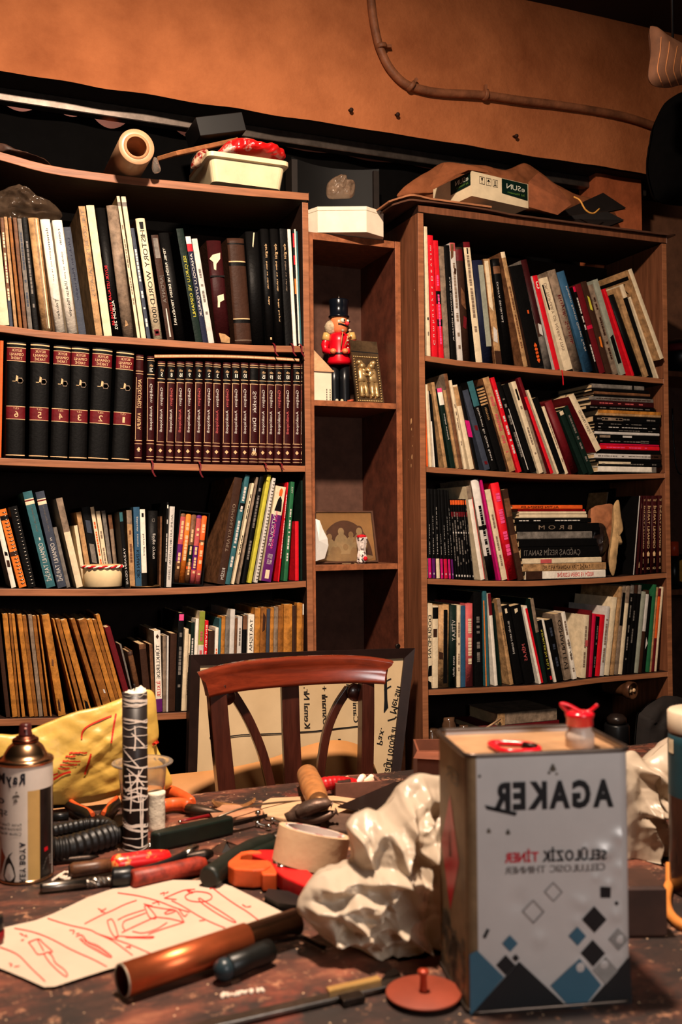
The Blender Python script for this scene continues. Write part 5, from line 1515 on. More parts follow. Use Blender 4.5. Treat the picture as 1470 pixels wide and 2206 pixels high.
for i in range(5):
    m.box((hx1 - .0185, hy0 - .0005, zs + .004 + .006 * i), (hx1 - .0165, hy0 + .001, zs + .008 + .006 * i))
    m.box((hx1 - .0095, hy0 - .0005, zs + .004 + .006 * i), (hx1 - .0075, hy0 + .001, zs + .008 + .006 * i))
m.build('window_slots', BLACK, t)
for (a, b, r, c, nm, lb) in ((726, 851, .0042, (226, 206, 176), 'bead', 'pale bead left of the pair by the nutcracker feet'), (737, 852, .0042, (222, 200, 160), 'bead', 'pale bead right of the pair by the nutcracker feet')):
    q = onY(a, b, YC + .03)
    tag(MB().ball((q.x, YC + .03, zs + r + .0003), r, 10).build(nm, mat('bead_%d' % a, c, rough=.3)), lb, 'bead', 'beads on the nutcracker shelf')
q = onY(757, 851, YC + .02)
tag(MB().tube([(q.x - .010, YC + .022, zs + .003), (q.x, YC + .018, zs + .0045), (q.x + .009, YC + .026, zs + .006)], [.0022, .003, .0026], 8).build('clothes_peg', mat('peg_paint', (214, 96, 60), rough=.5, var=.3)), 'small orange peg lying at the foot of the bronze plaque', 'peg')

# framed sepia photograph
zs = 1.0925
P0, P1 = onY(676, 1212, YC + .055), onY(814, 1211, YC + .055)
P3, P2 = onY(676, 1102, YC + .10), onY(802, 1101, YC + .10)
P0.z = P1.z = zs + .0006
X_, Y_ = P1 - P0, P3 - P0
Nn = X_.cross(Y_).normalized()
if Nn.y > 0:
    Nn = -Nn
P2 = P0 + X_ * .925 + Y_
def pf(u, v, d=0.0):
    k = 1 - .075 * v
    return P0 + X_ * (u * k) + Y_ * v + Nn * d
t = thing('photo_frame', 'sepia family photograph in a thin frame on the lower column shelf', 'picture', P0)
m = MB()
fr = .028
for a, b, c, d in (((0, 0), (1, 0), (1 - fr, fr), (fr, fr)), ((1, 0), (1, 1), (1 - fr, 1 - fr), (1 - fr, fr)), ((1, 1), (0, 1), (fr, 1 - fr), (1 - fr, 1 - fr)), ((0, 1), (0, 0), (fr, fr), (fr, 1 - fr))):
    o = len(m.v)
    for dd in (0.0, .006):
        m.v += [pf(*a, dd), pf(*b, dd), pf(*c, dd), pf(*d, dd)]
    m.f += [(o + 4, o + 5, o + 6, o + 7), (o, o + 1, o + 5, o + 4), (o + 2, o + 3, o + 7, o + 6)]
    m.m += [0] * 3; m.s += [False] * 3
m.build('frame', mat('dark_frame_wood', (84, 54, 38), rough=.4, var=.2), t)
m = MB()
m.v += [pf(.02, .02, .001), pf(.98, .02, .001), pf(.98, .98, .001), pf(.02, .98, .001)]
m.f.append((0, 1, 2, 3)); m.m.append(0); m.s.append(False)
def blob(cx, cy, rx, ry, mi, d, n=18, a0=0, a1=360):
    m.poly([pf(cx + rx * math.cos(R_(a0 + (a1 - a0) * i / n)), cy + ry * math.sin(R_(a0 + (a1 - a0) * i / n)), d) for i in range(n + (0 if a1 - a0 == 360 else 1))], mi)
blob(.5, .10, .43, .72, 1, .0014, 24, 0, 180)
for i, (cx, cy, s_) in enumerate(((.25, .50, .9), (.44, .60, 1.1), (.60, .54, .9), (.74, .60, 1.1), (.17, .58, .7), (.34, .36, .9), (.50, .30, .9), (.66, .34, .9))):
    d_ = .0016 + .00025 * i
    blob(cx, cy - .22 * s_, .105 * s_, .19 * s_, 3 if i in (0, 1, 2, 6) else 2, d_)
    if i in (1, 3):
        blob(cx, cy + .03, .062, .085, 1, d_ + .0001)
    blob(cx, cy, .046 * s_, .07 * s_, 3 if i % 2 else 2, d_ + .00015)
blob(.5, .10, .44, .07, 2, .0042)
m.build('print', [mat('sepia_mount', (214, 158, 96), rough=.5, var=.1), mat('sepia_dark', (120, 80, 56), rough=.5), mat('sepia_mid', (206, 164, 112), rough=.5, var=.15), mat('sepia_light', (226, 190, 138), rough=.5)], t)
m = MB()
m.v += [pf(.03, .03, .0052), pf(.97, .03, .0052), pf(.97, .97, .0052), pf(.03, .97, .0052)]
m.f.append((0, 1, 2, 3)); m.m.append(0); m.s.append(False)
m.build('glass', mat('picture_glass', (255, 255, 255), rough=.05, var=0, trans=1.0, ior=1.1, spec=.3), t)
# white paper folded at the left, and a sweet in its wrapper
mb = MB()
q = [onY(a, b, YC + .04) for a, b in ((680, 1209), (700, 1203), (708, 1175), (706, 1160), (696, 1140), (689, 1121), (680, 1118))]
mb.prism([(0, 0)] * 3, 0, 0) if False else None
mid = onY(688, 1165, YC + .026)
for i in range(len(q)):
    mb.add([q[i], q[(i + 1) % len(q)], mid], [(0, 1, 2)])
    mb.add([q[i] + V((0, .0012, 0)), q[(i + 1) % len(q)] + V((0, .0012, 0)), mid + V((0, .0012, 0))], [(2, 1, 0)])
for p_ in mb.v:
    p_.z = max(p_.z, zs + .0006)
tag(mb.build('paper_scrap', mat('white_paper', (240, 238, 232), rough=.5, var=.05)), 'folded white paper scrap before the left side of the sepia photograph', 'paper')
t = thing('candy_figure', 'red and white wrapped sweet standing before the sepia photograph', 'sweet', onY(780, 1208, YC + .035))
q = onY(780, 1208, YC + .035); q.z = zs + .0005
hx = onY(780, 1152, YC + .035).z - zs
MB().lathe([(0, 0), (.011, .0), (.014, .004), (.0125, hx * .3), (.010, hx * .45), (.014, hx * .75), (.015, hx * .9), (.006, hx), (0, hx)], 8, M=Matrix.Translation(q), smooth=False).build('wrapper_body', mat('striped_foil', (230, 214, 206), rough=.25, var=.3, scale=90, rgb2=(40, 22, 22), lo=.42, hi=.5), t)
mb = MB().ball((q.x + .004, q.y - .012, q.z + .012), .006, 6)
mb.ball((q.x - .002, q.y - .004, q.z + hx * .93), .011, 6, sc=(1.2, 1, .5))
mb.build('red_twist', pm('rd'), t)

# --- on top of the right bookcase
SHEET = mat('lacquered_sheet', (92, 62, 48), rough=.22, var=.15, scale=10, coat=.3)
tr_ = 1.986
for i, (pts_, mm, nm, lb) in enumerate((
    ([(846, 441), (880, 431), (905, 432), (1000, 443), (1080, 457), (1150, 473), (1230, 488), (1310, 496), (1390, 501), (1456, 506)], SHEET, 'glossy_sheet', 'long dark glossy sheet bowed along the top of right bookcase'),
    ([(838, 434), (866, 425), (893, 420), (940, 431), (1000, 440), (1060, 449)], mat('thin_ply', (170, 112, 76), rough=.5, var=.2), 'plywood_sheet', 'thin plywood sheet overhanging the left top of right bookcase'))):
    P = smooth_pts([onY(a, b, YB - .012 - .004 * i) for a, b in pts_], 4)
    for pnt_ in P:
        pnt_.z = max(pnt_.z, rtop(max(1.12, min(1.893, pnt_.x))) + .003 + .011 * i) if pnt_.x > 1.1 else pnt_.z
    mb = MB()
    th = .0045
    n = len(P)
    D_ = .23
    for a in P:
        mb.v += [a + V((0, 0, -th / 2)), a + V((0, 0, th / 2)), a + V((0, D_, th / 2)), a + V((0, D_, -th / 2))]
    for k in range(n - 1):
        for j in range(4):
            mb.f.append((k * 4 + j, k * 4 + (j + 1) % 4, (k + 1) * 4 + (j + 1) % 4, (k + 1) * 4 + j)); mb.m.append(0); mb.s.append(False)
    mb.f += [(3, 2, 1, 0), tuple((n - 1) * 4 + j for j in range(4))]; mb.m += [0, 0]; mb.s += [False, False]
    tag(mb.build(nm, mm), lb, 'sheet')
# carton with printed panels
zb = 2.004
P0 = onY(1017, 422, YB + .005)
zb = P0.z
P1 = onZ(1139, 449, P0.z)
X_ = V((P1.x - P0.x, P1.y - P0.y, 0)); L_ = X_.length
hbx = onY(1016, 368, YB + .005).z - zb
M = frame(P0, X_)
t = thing('shipping_carton', 'white filament carton with green corner labels on the right bookcase', 'box', P0)
m = MB().box((0, 0, 0), (L_, .16, hbx), 0, M)
e = -.0006
m.add([M @ V(q) for q in ((L_ * .52, e, hbx * .38), (L_ * .985, e, hbx * .30), (L_ * .985, e, hbx * .985), (L_ * .52, e, hbx * .985))], [(0, 1, 2, 3)], 1)
m.add([M @ V(q) for q in ((e, .004, hbx * .45), (e, .085, hbx * .40), (e, .085, hbx * .985), (e, .004, hbx * .985))], [(3, 2, 1, 0)], 1)
m.text('eSUN', lambda u, v: M @ V((L_ * .93 - u, 2 * e, hbx * .62 + v)), 2, size=hbx * .3, fitw=L_ * .34)
m.text('3d filament', lambda u, v: M @ V((L_ * .93 - u, 2 * e, hbx * .44 + v)), 3, size=hbx * .12, fitw=L_ * .32)
m.text('eSUN', lambda u, v: M @ V((2 * e, .012 + u, hbx * .68 + v)), 2, size=hbx * .28, fitw=.055)
m.text('3d filament', lambda u, v: M @ V((2 * e, .012 + u, hbx * .54 + v)), 3, size=hbx * .12, fitw=.05)
for i in range(3):
    x_ = L_ * (.13 + .115 * i)
    w_ = L_ * .09
    for a, b, c, d in ((0, 0, 1, .06), (0, .94, 1, 1), (0, 0, .06, 1), (.94, 0, 1, 1)):
        m.add([M @ V((x_ + w_ * q, e, hbx * (.56 + .3 * r))) for q, r in ((a, b), (c, b), (c, d), (a, d))], [(0, 1, 2, 3)], 4)
    shp = [[(.3, .85), (.7, .85), (.6, .5), (.53, .45), (.53, .2), (.7, .15), (.3, .15), (.47, .2), (.47, .45), (.4, .5)], [(.15, .5), (.5, .85), (.85, .5), (.53, .55), (.53, .2), (.47, .2), (.47, .55)], [(.2, .15), (.8, .15), (.8, .25), (.68, .25), (.68, .85), (.56, .85), (.56, .25), (.44, .25), (.44, .85), (.32, .85), (.32, .25), (.2, .25)]][i]
    m.add([M @ V((x_ + w_ * q, e, hbx * (.56 + .3 * r))) for q, r in shp], [tuple(range(len(shp)))], 4)
m.build('carton_body', [mat('carton_white', (226, 206, 170), rough=.6, var=.08), mat('label_green', (10, 34, 26), rough=.4), mat('label_white', (220, 220, 200), rough=.5), mat('label_lime', (96, 140, 60), rough=.5), BLACK], t)
m = MB().box((L_ * .02, .004, hbx), (L_ * .98, .156, hbx + .0012), 0, M)
m.build('carton_flap', mat('carton_white', (226, 206, 170)), t)
# big crumpled paper bag behind and over it
t = thing('paper_bag', 'brown paper carrier bag lying collapsed over the filament carton', 'bag', onY(1080, 440, YB + .12))
mb = MB()
inflate(mb, [(857, 424), (866, 408), (880, 396), (908, 377), (925, 368), (957, 350), (1000, 354), (1044, 357), (1089, 366), (1129, 352), (1160, 368), (1200, 398), (1240, 418), (1306, 440), (1330, 470), (1300, 482), (1235, 472), (1160, 458), (1060, 452), (960, 440), (900, 424)], YB + .225, .03, .05, .010, 14, 5.0, rings=30, ang=-.35)
mb.build('bag_body', CARD, t)
mb = MB()
fl = [onY(*q) for q in ((927, 402, YB + .10), (958, 351, YB + .13), (1000, 353, YB + .10), (1050, 366, YB + .06), (1054, 372, YB + .02), (1010, 366, YB + .0), (985, 378, YB + .015), (965, 392, YB + .03), (935, 408, YB + .08))]
cen_ = sum(fl, V((0, 0, 0))) / len(fl) + V((0, .01, .004))
for i in range(len(fl)):
    mb.add([fl[i], fl[(i + 1) % len(fl)], cen_], [(0, 1, 2)])
mb.build('folded_flap', CARD, t)
mb = MB()
f2 = [onY(*q) for q in ((1139, 392, YB + .02), (1160, 372, YB + .07), (1200, 400, YB + .05), (1232, 440, YB + .02), (1202, 463, YB + .0), (1140, 446, YB + .0))]
cen_ = sum(f2, V((0, 0, 0))) / len(f2) + V((0, -.012, .0))
for i in range(len(f2)):
    mb.add([f2[i], f2[(i + 1) % len(f2)], cen_], [(0, 1, 2)])
mb.build('side_gusset', mat('brown_paper_dark', (150, 84, 50), rough=.8, var=.2), t)
mb = MB().tube(smooth_pts([onY(*q) for q in ((1237, 424, YB + .0), (1250, 432, YB - .012), (1262, 452, YB - .015), (1278, 460, YB - .012), (1292, 450, YB + .0))], 6), .0024, 8)
mb.build('cord_handle', mat('yellow_cord', (226, 160, 70), rough=.7, var=.2, scale=80), t)
mb = MB()
f3 = [onY(*q) for q in ((1180, 470, YB + .1), (1300, 415, YB + .14), (1350, 448, YB + .1), (1310, 456, YB + .06), (1346, 474, YB + .04), (1310, 488, YB + .02), (1240, 482, YB + .02))]
for i in range(1, len(f3) - 1):
    mb.add([f3[0], f3[i], f3[i + 1]], [(0, 1, 2)])
    mb.add([f3[0] + V((0, .002, -.003)), f3[i] + V((0, .002, -.003)), f3[i + 1] + V((0, .002, -.003))], [(2, 1, 0)])
tag(mb.build('card_sheet', mat('black_paper', (22, 16, 14), rough=.6)), 'torn black card beside the paper bag near the pier', 'card')
# ================================================================== framed writing board leaning on the shelves
YT_, YM_ = 2.168, 2.146
FRW = mat('dark_frame', (40, 24, 20), rough=.45, var=.2, scale=20)
TLo, TRo = onY(409, 1411, YT_), onY(890, 1396, YT_)
BLo, BRo = onY(402, 1680, YM_), onY(856, 1690, YM_)
k = (TLo.z - 0.0015) / (TLo.z - BLo.z)
BL2 = TLo + (BLo - TLo) * k
BR2 = TRo + (BRo - TRo) * ((TRo.z - .0015) / (TRo.z - BRo.z))
t = thing('writing_board', 'dark framed cream board with black handwriting leaning on the bookcases', 'framed board', (BL2 + BR2) / 2)
nb = (TRo - TLo).cross(BL2 - TLo).normalized()
if nb.y > 0:
    nb = -nb
def bd(u, v, d=0.0):
    """u from left, v from top (1 at the floor)"""
    return TLo * ((1 - u) * (1 - v)) + TRo * (u * (1 - v)) + BL2 * ((1 - u) * v) + BR2 * (u * v) + nb * d
def uvpx(px, py):
    # invert on the board plane
    d = ray(px, py)
    tt = (TLo - C).dot(nb) / d.dot(nb)
    q = C + d * tt
    u, v = .5, .3
    for _ in range(8):
        e0 = q - bd(u, v)
        du = (bd(u + .01, v) - bd(u, v)) * 100
        dv = (bd(u, v + .01) - bd(u, v)) * 100
        u += e0.dot(du) / du.length_squared
        v += e0.dot(dv) / dv.length_squared
    return u, v
fu, fv = .042, .026
for a, b, c, d in (((0, 0), (1, 0), (1 - fu, fv), (fu, fv)), ((1, 0), (1, 1), (1 - fu, 1 - fv), (1 - fu, fv)), ((1, 1), (0, 1), (fu, 1 - fv), (1 - fu, 1 - fv)), ((0, 1), (0, 0), (fu, fv), (fu, 1 - fv))):
    m = MB()
    m.v = [bd(*a, -.012), bd(*b, -.012), bd(*c, -.012), bd(*d, -.012), bd(*a, .012), bd(*b, .012), bd(*c, .006), bd(*d, .006)]
    m.f = [(3, 2, 1, 0), (4, 5, 6, 7), (0, 1, 5, 4), (1, 2, 6, 5), (2, 3, 7, 6), (3, 0, 4, 7)]
    m.m = [0] * 6; m.s = [False] * 6
    m.build('frame_rail', FRW, t)
m = MB()
m.v = [bd(fu, fv, .001), bd(1 - fu, fv, .001), bd(1 - fu, 1 - fv, .001), bd(fu, 1 - fv, .001)]
m.f = [(0, 1, 2, 3)]; m.m = [0]; m.s = [False]
def wr(st, p0, p1, h, mi=1):
    """handwriting from pixel p0 to p1 read along that line (mirrored as in the photograph)"""
    a, b = V((*uvpx(*p0), 0)), V((*uvpx(*p1), 0))
    def fn(u, v):
        q = V((p0[0] + (p1[0] - p0[0]) * u, p0[1] + (p1[1] - p0[1]) * u, 0))
        dx, dy = p1[0] - p0[0], p1[1] - p0[1]
        L = math.hypot(dx, dy)
        # up vector of the mirrored letters: to the right of the reading direction on screen when going up
        q = q + V((-dy / L, dx / L, 0)) * (v + .18 * (u * L - 0) * 0)
        uu = uvpx(q.x, q.y)
        return bd(uu[0], uu[1], .0022)
    m.text(st, fn, mi, size=h, fitw=1.0)
wr('Kemal Nr.', (656, 1568), (654, 1478), 18)
wr('Osmanlı +', (696, 1562), (692, 1476), 18)
wr('Yol', (742, 1498), (746, 1472), 14)
wr('Cami', (762, 1556), (760, 1512), 15)
wr('Mersin', (840, 1534), (856, 1476), 22)
wr('Kağıt fotoğraf', (828, 1672), (846, 1562), 24)
wr('Pax.', (812, 1602), (822, 1566), 18)
wr('su', (730, 1610), (728, 1590), 14)
wr('yn', (714, 1612), (712, 1598), 12)
def stroke(mb_, pts, wpx, fn, mi):
    P = [V((a, b, 0)) for a, b in pts]
    for i in range(len(P) - 1):
        d = (P[i + 1] - P[i])
        if d.length < 1e-6:
            continue
        nrm = V((-d.y, d.x, 0)).normalized() * (wpx / 2)
        e_ = d.normalized() * (wpx * .25)
        q = [P[i] - e_ + nrm, P[i] - e_ - nrm, P[i + 1] + e_ - nrm, P[i + 1] + e_ + nrm]
        mb_.add([fn(a.x, a.y) for a in q], [(0, 1, 2, 3)], mi)
bfn = lambda x, y: bd(*uvpx(x, y), .0024)
stroke(m, [(452, 1589), (480, 1588), (520, 1583), (600, 1580), (680, 1575), (740, 1568), (800, 1562)], 2.6, bfn, 1)
for i in range(6):
    stroke(m, [(828 + i * 1.5, 1534 - i * 2), (832 - i % 2 * 4, 1446 + i * 3)], 2.4, bfn, 1)
stroke(m, [(826, 1470), (842, 1462)], 2.5, bfn, 1); stroke(m, [(828, 1486), (842, 1478)], 2.5, bfn, 1); stroke(m, [(836, 1552), (850, 1548), (854, 1544)], 2.5, bfn, 1)
m.build('board_sheet', [mat('cream_board', (206, 178, 138), rough=.5, var=.07, scale=8), mat('ink', (16, 14, 16), rough=.5, var=0)], t)
tag(MB().lathe([(.003, -.002), (.006, -.002), (.0065, 0), (.006, .002), (.003, .002)], 14, M=zframe(bd(.925, -.006), (0, 1, 0.1))).build('hanging_ring', DSTEEL, t))

# kraft sheet bulging behind the chair
KR = mat('kraft_sheet', (190, 132, 76), rough=.55, var=.1, scale=6, spec=.3)
top = smooth_pts([(110, 1712, 0), (330, 1686, 0), (440, 1673, 0), (520, 1660, 0), (600, 1642, 0), (680, 1616, 0), (735, 1603, 0), (780, 1609, 0), (812, 1632, 0), (842, 1700, 0)], 6)
mb = MB()
n = len(top)
for lo in (0, 1):
    for j in range(9):
        for i, q in enumerate(top):
            f = i / (n - 1)
            b = onY(q.x, q.y, 2.035 + .01 * f)
            v = (j / 8) ** 2.2
            dz_ = (b.z - .02) * v
            y = b.y + .045 - .115 * min(1, dz_ / .13) ** .8 + .0012 * lo
            mb.v.append(V((b.x, y + .006 * math.sin(f * 14) * (1 - v), b.z - (b.z - .02) * v)))
    o = lo * n * 9
    for j in range(8):
        for i in range(n - 1):
            mb.f.append((o + j * n + i, o + j * n + i + 1, o + (j + 1) * n + i + 1, o + (j + 1) * n + i)); mb.m.append(0); mb.s.append(True)
tag(mb.build('kraft_sheet', KR), 'large tan kraft sheet bulging up between chair back and writing board', 'sheet')

# ================================================================== chair
CH = mat('polished_mahogany', (128, 48, 26), rough=.24, var=.3, scale=16, stretch=(.5, 5, 5), coat=.7, rgb2=(92, 33, 18), spec=.5)
CHV = mat('mahogany_upright', (74, 34, 24), rough=.3, var=.25, scale=16, stretch=(5, 5, .5), coat=.4, spec=.5)
YCH = 1.90
cL, cR = onY(446, 1480, YCH), onY(813, 1470, YCH)
cz = (cL.z + cR.z) / 2
cm_ = (cL + cR) / 2
wx = (cR.x - cL.x) / 2
t = thing('dining_chair', 'polished dark mahogany chair with fanned back slats tucked behind the table', 'chair', (cm_.x, YCH - .2, 0))
# direction across the chair back: square with the picture rather than the wall
cdir = V((cR.x - cL.x, 0, 0)).normalized()
def crail(u, s):
    """u -1..1 along the rail, s 0..1 around its section from the front bottom over the top to the back"""
    sec = [(-.0185, 0, 0), (-.0172, .014, 0), (-.0138, .034, .25), (-.0180, .046, .8), (-.019, .055, 1.0), (-.010, .0585, 1.0), (.004, .0575, .9), (.011, .050, .6), (.011, .03, .2), (.010, .0, 0)]
    f = s * (len(sec) - 1)
    i = min(int(f), len(sec) - 2)
    g = f - i
    y, z, fl = [sec[i][k_] + (sec[i + 1][k_] - sec[i][k_]) * g for k_ in range(3)]
    bow = -.030 * (1 - u * u)               # centre of the back is farther from the sitter
    x = u * (wx + fl * .020 + .004)
    crown = -.005 * u ** 4 - (.004 * (1 if u > 0 else -1) * 0)
    return V((cm_.x + x, YCH - bow + y - .012, cz - .003 + z * (1 - .18 * abs(u) ** 3) + crown))
mb = MB().grid(lambda a, b: crail(2 * a - 1, b), 44, 18)
o = len(mb.v)
for u in (-1, 1):
    mb.v += [crail(u, i / 18) for i in range(19)]
mb.f += [tuple(o + i for i in range(19)), tuple(o + 19 + i for i in reversed(range(19)))]
mb.m += [0, 0]; mb.s += [False, False]
nn_ = 45
for i in range(44):      # close the underside
    mb.f.append((i, 18 * nn_ + i, 18 * nn_ + i + 1, i + 1)); mb.m.append(0); mb.s.append(False)
mb.build('crest_rail', CH, t)
def bar(pl_, w0, th, name, mt=CHV, ydep=0.0, seat=True):
    """upright given by pixels top to bottom, continued down to the seat"""
    P = []
    for (a, b) in pl_:
        f = (b - 1470) / 230
        P.append(onY(a, b, YCH + .022 + ydep * (1 if seat else 1) - .03 * f * 0))
    d = (P[-1] - P[-2]).normalized()
    if seat:
        P.append(P[-1] + d * ((P[-1].z - .465) / -d.z))
    P = smooth_pts(P, 5)
    mb = MB()
    n = len(P)
    for i, q in enumerate(P):
        a = P[max(0, i - 1)]
        b = P[min(n - 1, i + 1)]
        tg = (b - a).normalized()
        side = V((tg.z, 0, -tg.x)).normalized()
        if side.x < 0:
            side = -side
        for sx, sy in ((-1, -1), (1, -1), (1, 1), (-1, 1)):
            mb.v.append(q + side * (sx * w0 / 2) + V((0, sy * th / 2, 0)))
    for i in range(n - 1):
        for j in range(4):
            mb.f.append((i * 4 + j, i * 4 + (j + 1) % 4, (i + 1) * 4 + (j + 1) % 4, (i + 1) * 4 + j)); mb.m.append(0); mb.s.append(False)
    mb.f += [(0, 3, 2, 1), tuple((n - 1) * 4 + j for j in range(4))]
    mb.m += [0, 0]; mb.s += [False, False]
    return mb.build(name, mt, t, bevel=.002)
bar([(465, 1476), (474, 1580), (487, 1708)], .035, .026, 'back_post', ydep=-.028)
bar([(789, 1470), (789, 1560), (787, 1670)], .0275, .026, 'back_post', ydep=-.028)
bar([(624, 1476), (627, 1580), (632, 1697)], .037, .014, 'center_slat')
bar([(494, 1484), (515, 1515), (540, 1560), (566, 1625), (585, 1700)], .0185, .014, 'curved_slat', ydep=.004)
bar([(752, 1482), (727, 1520), (706, 1570), (695, 1625), (688, 1680)], .0175, .014, 'curved_slat', ydep=.004)
for a, b, r in ((488, 1500, .018), (766, 1492, .0185)):
    q = onY(a, b, YCH + .012)
    MB().lathe([(0, -.006), (r - .002, -.006), (r, -.003), (r, .008), (0, .008)], 20, M=zframe(q, (0, 1, 0))).build('slat_boss', CHV, t)
sw = wx + .03
MB().rbox((cm_.x - sw, YCH - .40, .43), (cm_.x + sw, YCH + .03, .465), .008).build('seat', CH, t)
for sx in (-1, 1):
    for sy, nm in ((-.37, 0), (.015, 1)):
        MB().tube([(cm_.x + sx * (sw - .03), YCH + sy, .43), (cm_.x + sx * (sw - .03), YCH + sy, .2), (cm_.x + sx * (sw - .025), YCH + sy + .02 * nm, .0005)], [.021, .018, .014], 10).build('leg', CHV, t)

# ================================================================== workbench
def bench_mat():
    m = bpy.data.materials.new('worn_bench_top')
    m.use_nodes = True
    nt = m.node_tree
    b = nt.nodes['Principled BSDF']
    tc = nt.nodes.new('ShaderNodeTexCoord')
    def nz(sc, det=6, st=(1, 1, 1), rough=.65):
        mp = nt.nodes.new('ShaderNodeMapping')
        mp.inputs['Scale'].default_value = st
        nt.links.new(tc.outputs['Object'], mp.inputs[0])
        n = nt.nodes.new('ShaderNodeTexNoise')
        n.inputs['Scale'].default_value = sc
        n.inputs['Detail'].default_value = det
        n.inputs['Roughness'].default_value = rough
        nt.links.new(mp.outputs[0], n.inputs['Vector'])
        return n
    def ramp(n, st):
        r = nt.nodes.new('ShaderNodeValToRGB')
        els = r.color_ramp.elements
        while len(els) < len(st):
            els.new(.5)
        for e, (p, c) in zip(els, st):
            e.position = p
            e.color = (*lin(c), 1) if isinstance(c, tuple) else (c, c, c, 1)
        nt.links.new(n.outputs['Fac'], r.inputs[0])
        return r
    def mix(f, a, c):
        x = nt.nodes.new('ShaderNodeMixRGB')
        nt.links.new(f, x.inputs[0])
        nt.links.new(a, x.inputs[1])
        if isinstance(c, tuple):
            x.inputs[2].default_value = (*lin(c), 1)
        else:
            nt.links.new(c, x.inputs[2])
        return x.outputs[0]
    base = ramp(nz(7, 8, (1, 2.2, 1), .7), [(.34, (20, 13, 11)), (.46, (62, 36, 27)), (.56, (108, 58, 41)), (.68, (146, 92, 66))])
    grime = ramp(nz(3.1, 7), [(.44, 0.0), (.56, .92)])
    c = mix(grime.outputs[0], base.outputs[0], (28, 20, 17))
    rust = ramp(nz(9, 5), [(.58, 0.0), (.72, .7)])
    c = mix(rust.outputs[0], c, (140, 58, 36))
    dust = ramp(nz(42, 6, (1, 1, 1), .75), [(.56, 0.0), (.68, .9)])
    c = mix(dust.outputs[0], c, (176, 124, 92))
    vo = nt.nodes.new('ShaderNodeTexVoronoi')
    vo.inputs['Scale'].default_value = 85
    nt.links.new(tc.outputs['Object'], vo.inputs['Vector'])
    sp = nt.nodes.new('ShaderNodeValToRGB')
    sp.color_ramp.elements[0].position = .05
    sp.color_ramp.elements[0].color = (1, 1, 1, 1)
    sp.color_ramp.elements[1].position = .10
    sp.color_ramp.elements[1].color = (0, 0, 0, 1)
    nt.links.new(vo.outputs['Distance'], sp.inputs[0])
    sel = ramp(nz(14, 2), [(.44, 0.0), (.5, 1.0)])
    mu = nt.nodes.new('ShaderNodeMath')
    mu.operation = 'MULTIPLY'
    nt.links.new(sp.outputs[0], mu.inputs[0])
    nt.links.new(sel.outputs[0], mu.inputs[1])
    c = mix(mu.outputs[0], c, (226, 186, 146))
    nt.links.new(c, b.inputs['Base Color'])
    b.inputs['Roughness'].default_value = .55
    bp = nt.nodes.new('ShaderNodeBump')
    bp.inputs['Strength'].default_value = .35
    bp.inputs['Distance'].default_value = .002
    nt.links.new(nz(48, 8).outputs['Fac'], bp.inputs['Height'])
    nt.links.new(bp.outputs[0], b.inputs['Normal'])
    return m
t = thing('workbench', 'worn dark wooden workbench scarred with paint specks and dust', 'table', (.5, .8, 0))
MB().rbox((-.75, -.25, .705), (1.75, 1.605, .75), .004).build('bench_top', bench_mat(), t)
for x in (-.65, 1.65):
    for y in (-.15, 1.5):
        MB().rbox((x - .035, y - .035, .0005), (x + .035, y + .035, .7048), .004).build('leg', WOOD_D, t)
for y in (-.15, 1.5):
    MB().box((-.61, y - .012, .60), (1.61, y + .012, .7048)).build('apron', WOOD_D, t)
H0 = TZ + .0006

# --- cellulose thinner tin
A, B = T(1011, 2188), T(1364, 2161)
X_ = (B - A); Wt = X_.length
M = frame(V((A.x, A.y, H0)), X_)
DT, HT = .112, .2275
t = thing('thinner_tin', 'large silver thinner tin with mirrored black brand and blue diamonds', 'tin', V((A.x, A.y, H0)) + X_ * .5)
TINW = mat('tin_silver_print', (188, 182, 178), rough=.42, metal=.25, var=.06, scale=9, spec=.5)
TINS = mat('tin_side_print', (140, 112, 80), rough=.55, metal=.1, var=.22, scale=20)
def rr(x0, x1, y0, y1, c, n=5):
    pts = []
    for cx, cy, a0 in ((x1 - c, y0 + c, -90), (x1 - c, y1 - c, 0), (x0 + c, y1 - c, 90), (x0 + c, y0 + c, 180)):
        for k_ in range(n + 1):
            a = R_(a0 + 90 * k_ / n)
            pts.append((cx + c * math.cos(a), cy + c * math.sin(a)))
    return pts
def dents(p):
    """small dents in the lower right of the front sheet"""
    d = 0
    for (u, v, r, h) in DL:
        q = ((p[0] - u * Wt) ** 2 + (p[1] - v * HT) ** 2) / (r * r)
        d += h * math.exp(-q)
    return d
rnd = random.Random(3)
DL = [(.85, .60, .006, -.0016), (.93, .535, .006, -.0016), (.86, .47, .005, -.0014), (.97, .44, .005, -.0012), (.70, .40, .006, -.0014), (.90, .345, .006, -.0016), (.66, .33, .005, -.001), (.78, .50, .004, -.001), (.43, .27, .007, -.0014), (.72, .62, .004, -.0008), (.95, .66, .006, -.0012), (.3, .42, .008, .001), (.93, .25, .006, -.0016)]
for _ in range(22):
    DL.append((.55 + .43 * rnd.random(), .12 + .55 * rnd.random(), .004 + .004 * rnd.random(), -.0008 * rnd.random() - .0002))
mb = MB()
mb.grid(lambda u, v: M @ V((.009 + (Wt - .018) * u, dents((.009 + (Wt - .018) * u, HT * v)), .002 + (HT - .004) * v)), 90, 120, 0)
ol = rr(0, Wt, 0, DT, .009)
n = len(ol)
o = len(mb.v)
for z in (.002, HT - .002):
    mb.v += [M @ V((a, b, z)) for a, b in ol]
for i in range(n):
    j = (i + 1) % n
    if abs(ol[i][1]) < 1e-6 and abs(ol[j][1]) < 1e-6:
        continue
    left = ol[i][0] < .02 and ol[j][0] < .02
    mb.f.append((o + i, o + j, o + n + j, o + n + i)); mb.m.append(1 if left else 0); mb.s.append(True)
e = -.0009
